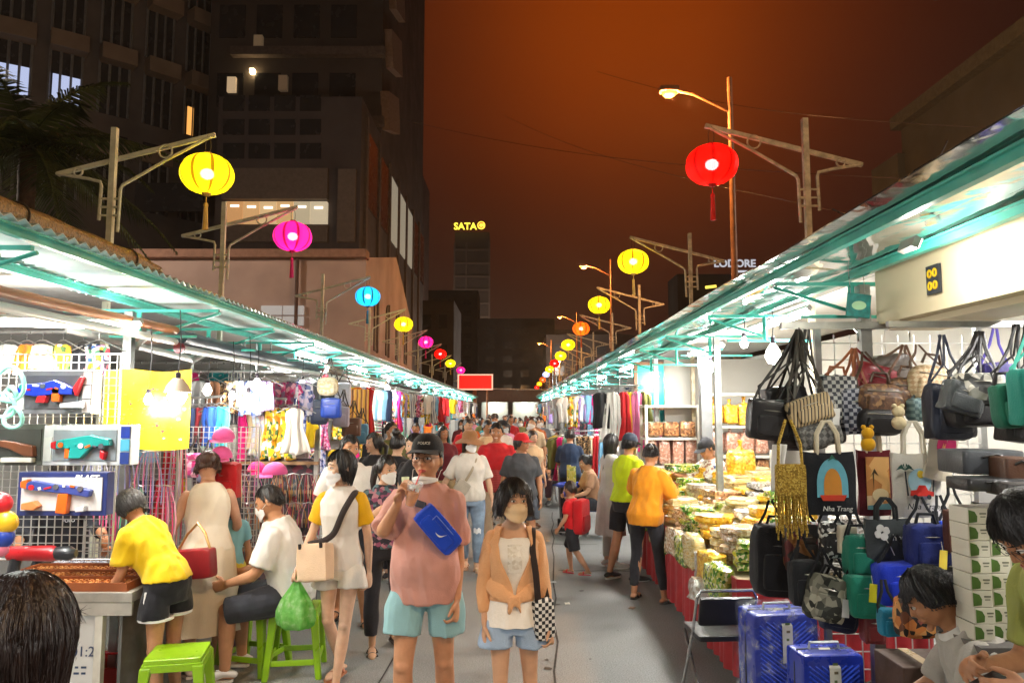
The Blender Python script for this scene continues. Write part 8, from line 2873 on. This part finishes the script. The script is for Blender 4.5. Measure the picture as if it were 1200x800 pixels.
for x_ in (-1, 1):
 mb = MB()
 mb.tube([(x_ * .19, -.2, .1), (x_ * .2, .1, .5), (x_ * .2, .34, 1.0)], .013, 6)
 mb.build('frame_tube', chrome, t)
 for y_ in (-.2, .22):
  mb = MB()
  mb.lathe([(.01, -.02), (.09, -.02), (.095, 0), (.09, .02), (.01, .02)], 18, (x_ * .2, y_, .095), rot=rotm(0, PI / 2, 0))
  mb.build('wheel', plastic('1c1c1e'), t)
# ---------------------------------------------------------------- sky and lamps
w = bpy.data.worlds.new('World')
scene.world = w
w.use_nodes = True
nt = w.node_tree
N, L = nt.nodes, nt.links
bg = N['Background']
sky = N.new('ShaderNodeTexSky')
sky.sky_type = 'NISHITA'
sky.sun_disc = False
sky.sun_elevation, sky.sun_rotation = R(-6), R(200)
tc = N.new('ShaderNodeTexCoord')
def lobe(d, power):
 dp = N.new('ShaderNodeVectorMath')
 dp.operation = 'DOT_PRODUCT'
 nrm = N.new('ShaderNodeVectorMath')
 nrm.operation = 'NORMALIZE'
 L.new(tc.outputs['Generated'], nrm.inputs[0])
 L.new(nrm.outputs[0], dp.inputs[0])
 dp.inputs[1].default_value = Vector(d).normalized()
 mxm = N.new('ShaderNodeMath')
 mxm.operation = 'MAXIMUM'
 mxm.inputs[1].default_value = 0
 L.new(dp.outputs['Value'], mxm.inputs[0])
 pw = N.new('ShaderNodeMath')
 pw.operation = 'POWER'
 pw.inputs[1].default_value = power
 L.new(mxm.outputs[0], pw.inputs[0])
 return pw.outputs[0]
def mixc(fac, a, b, mode='MIX'):
 m = N.new('ShaderNodeMix')
 m.data_type, m.blend_type = 'RGBA', mode
 for s_, x in ((0, fac), (6, a), (7, b)):
  if hasattr(x, 'links'):
   L.new(x, m.inputs[s_])
  else:
   m.inputs[s_].default_value = x if not isinstance(x, tuple) else (*x, 1)
 return m.outputs[2]
nz = N.new('ShaderNodeTexNoise')
L.new(tc.outputs['Generated'], nz.inputs['Vector'])
nz.inputs['Scale'].default_value = 2.6
nz.inputs['Detail'].default_value = 5
glow_dir = at(735, 40, 60) - Vector((0, 0, CAMZ))
base = mixc(lobe((0, .4, 1), 1.2), srgb('2c211e'), srgb('240602'))
wl = N.new('ShaderNodeMath')
wl.operation = 'MULTIPLY'
wl.inputs[1].default_value = .38
L.new(lobe(glow_dir, 7), wl.inputs[0])
warm = mixc(lobe(glow_dir, 42), mixc(wl.outputs[0], base, srgb('561802')), srgb('ac4402'))
cl = N.new('ShaderNodeMapRange')
L.new(nz.outputs[0], cl.inputs[0])
cl.inputs[1].default_value, cl.inputs[2].default_value, cl.inputs[3].default_value, cl.inputs[4].default_value = .25, .75, .82, 1.18
cv = N.new('ShaderNodeCombineXYZ')
for i in range(3):
 L.new(cl.outputs[0], cv.inputs[i])
tot = mixc(1.0, warm, cv.outputs[0], 'MULTIPLY')
skm = mixc(1.0, tot, sky.outputs[0], 'ADD')
sc_ = N.new('ShaderNodeMix')
L.new(tot, bg.inputs[0])
b2 = N.new('ShaderNodeBackground')
L.new(sky.outputs[0], b2.inputs[0])
b2.inputs[1].default_value = .0004
bg.inputs[1].default_value = .37
ad = N.new('ShaderNodeAddShader')
L.new(bg.outputs[0], ad.inputs[0])
L.new(b2.outputs[0], ad.inputs[1])
L.new(ad.outputs[0], N['World Output'].inputs[0])
def point(p, power, r, col=(1, .95, .88), name='lamp_light'):
 l = bpy.data.lights.new(name, 'POINT')
 l.energy, l.shadow_soft_size, l.color = power, r, col
 o = bpy.data.objects.new(name, l)
 COL.objects.link(o)
 o.location = p
KL = 1.2
for p_, ln, az, pw in TUBES:
 l = bpy.data.lights.new('tube_light', 'AREA')
 l.shape, l.size, l.size_y, l.energy, l.color = 'RECTANGLE', ln, .05, pw * KL, (1, .97, .93)
 o = bpy.data.objects.new('tube_light', l)
 COL.objects.link(o)
 o.location, o.rotation_euler = p_, (0, 0, az)
 u = o.copy()
 u.data = l.copy()
 u.data.energy *= .55
 COL.objects.link(u)
 u.location, u.rotation_euler = p_ + Vector((0, 0, .0)), (PI, 0, az)
for p_, pw, r_, c_ in BULBS:
 point(p_ - Vector((0, 0, r_ * 1.3 + .03)), pw * KL, .04, c_)
LC = {'yellow': (1, .85, .1), 'magenta': (1, .1, .5), 'blue': (.1, .7, 1), 'red': (1, .06, .03), 'orange': (1, .3, .05), 'white': (.8, .85, 1)}
for p_, c_ in LIGHTS:
 if c_ == 'lamp':
  point(p_, 620 if p_.y < 0 else 520, .1, (1, .64, .32) if p_.y < 0 else (1, .45, .13), 'street_lamp_light')
 elif c_ == 'added_lamp':
  point(p_, 40000 if p_.y > 200 else 4000 if p_.y > 50 else 1300 if p_.x < 0 else 700, .15, (1, .86, .72), 'added_lamp_light')  # fill light of the lamps added for the buildings
 elif p_.y < 40:
  point(p_ + Vector((0, 0, -.085)), .75, .02, LC[c_], 'lantern_light')
mb = MB()
mb.box((0, 420, 60), (1100, 940, 138))
hz = mb.build('haze', mat('ffffff'), smooth=False)
tag(hz, kind='stuff')
hm = bpy.data.materials.new('haze')
hm.use_nodes = True
nt = hm.node_tree
nt.nodes.remove(nt.nodes['Principled BSDF'])
vp = nt.nodes.new('ShaderNodeVolumePrincipled')
vp.inputs['Density'].default_value = .0007
vp.inputs['Color'].default_value = (.92, .78, .62, 1)
nt.links.new(vp.outputs[0], nt.nodes['Material Output'].inputs['Volume'])
hz.data.materials.clear()
hz.data.materials.append(hm)
cam = bpy.data.cameras.new('camera')
cam.sensor_width, cam.lens, cam.clip_end, cam.clip_start = 36, 36 * F / 1200, 3000, .05
co = bpy.data.objects.new('camera', cam)
COL.objects.link(co)
co.location, co.rotation_euler = (0, 0, CAMZ), (PI / 2 + PITCH, 0, 0)
scene.camera = co
scene.view_settings.view_transform = 'Standard'
scene.view_settings.look = 'None'
scene.cycles.use_denoising = True
scene.view_settings.exposure = .85
scene.cycles.sample_clamp_indirect = 6
scene.cycles.denoising_prefilter = 'ACCURATE'
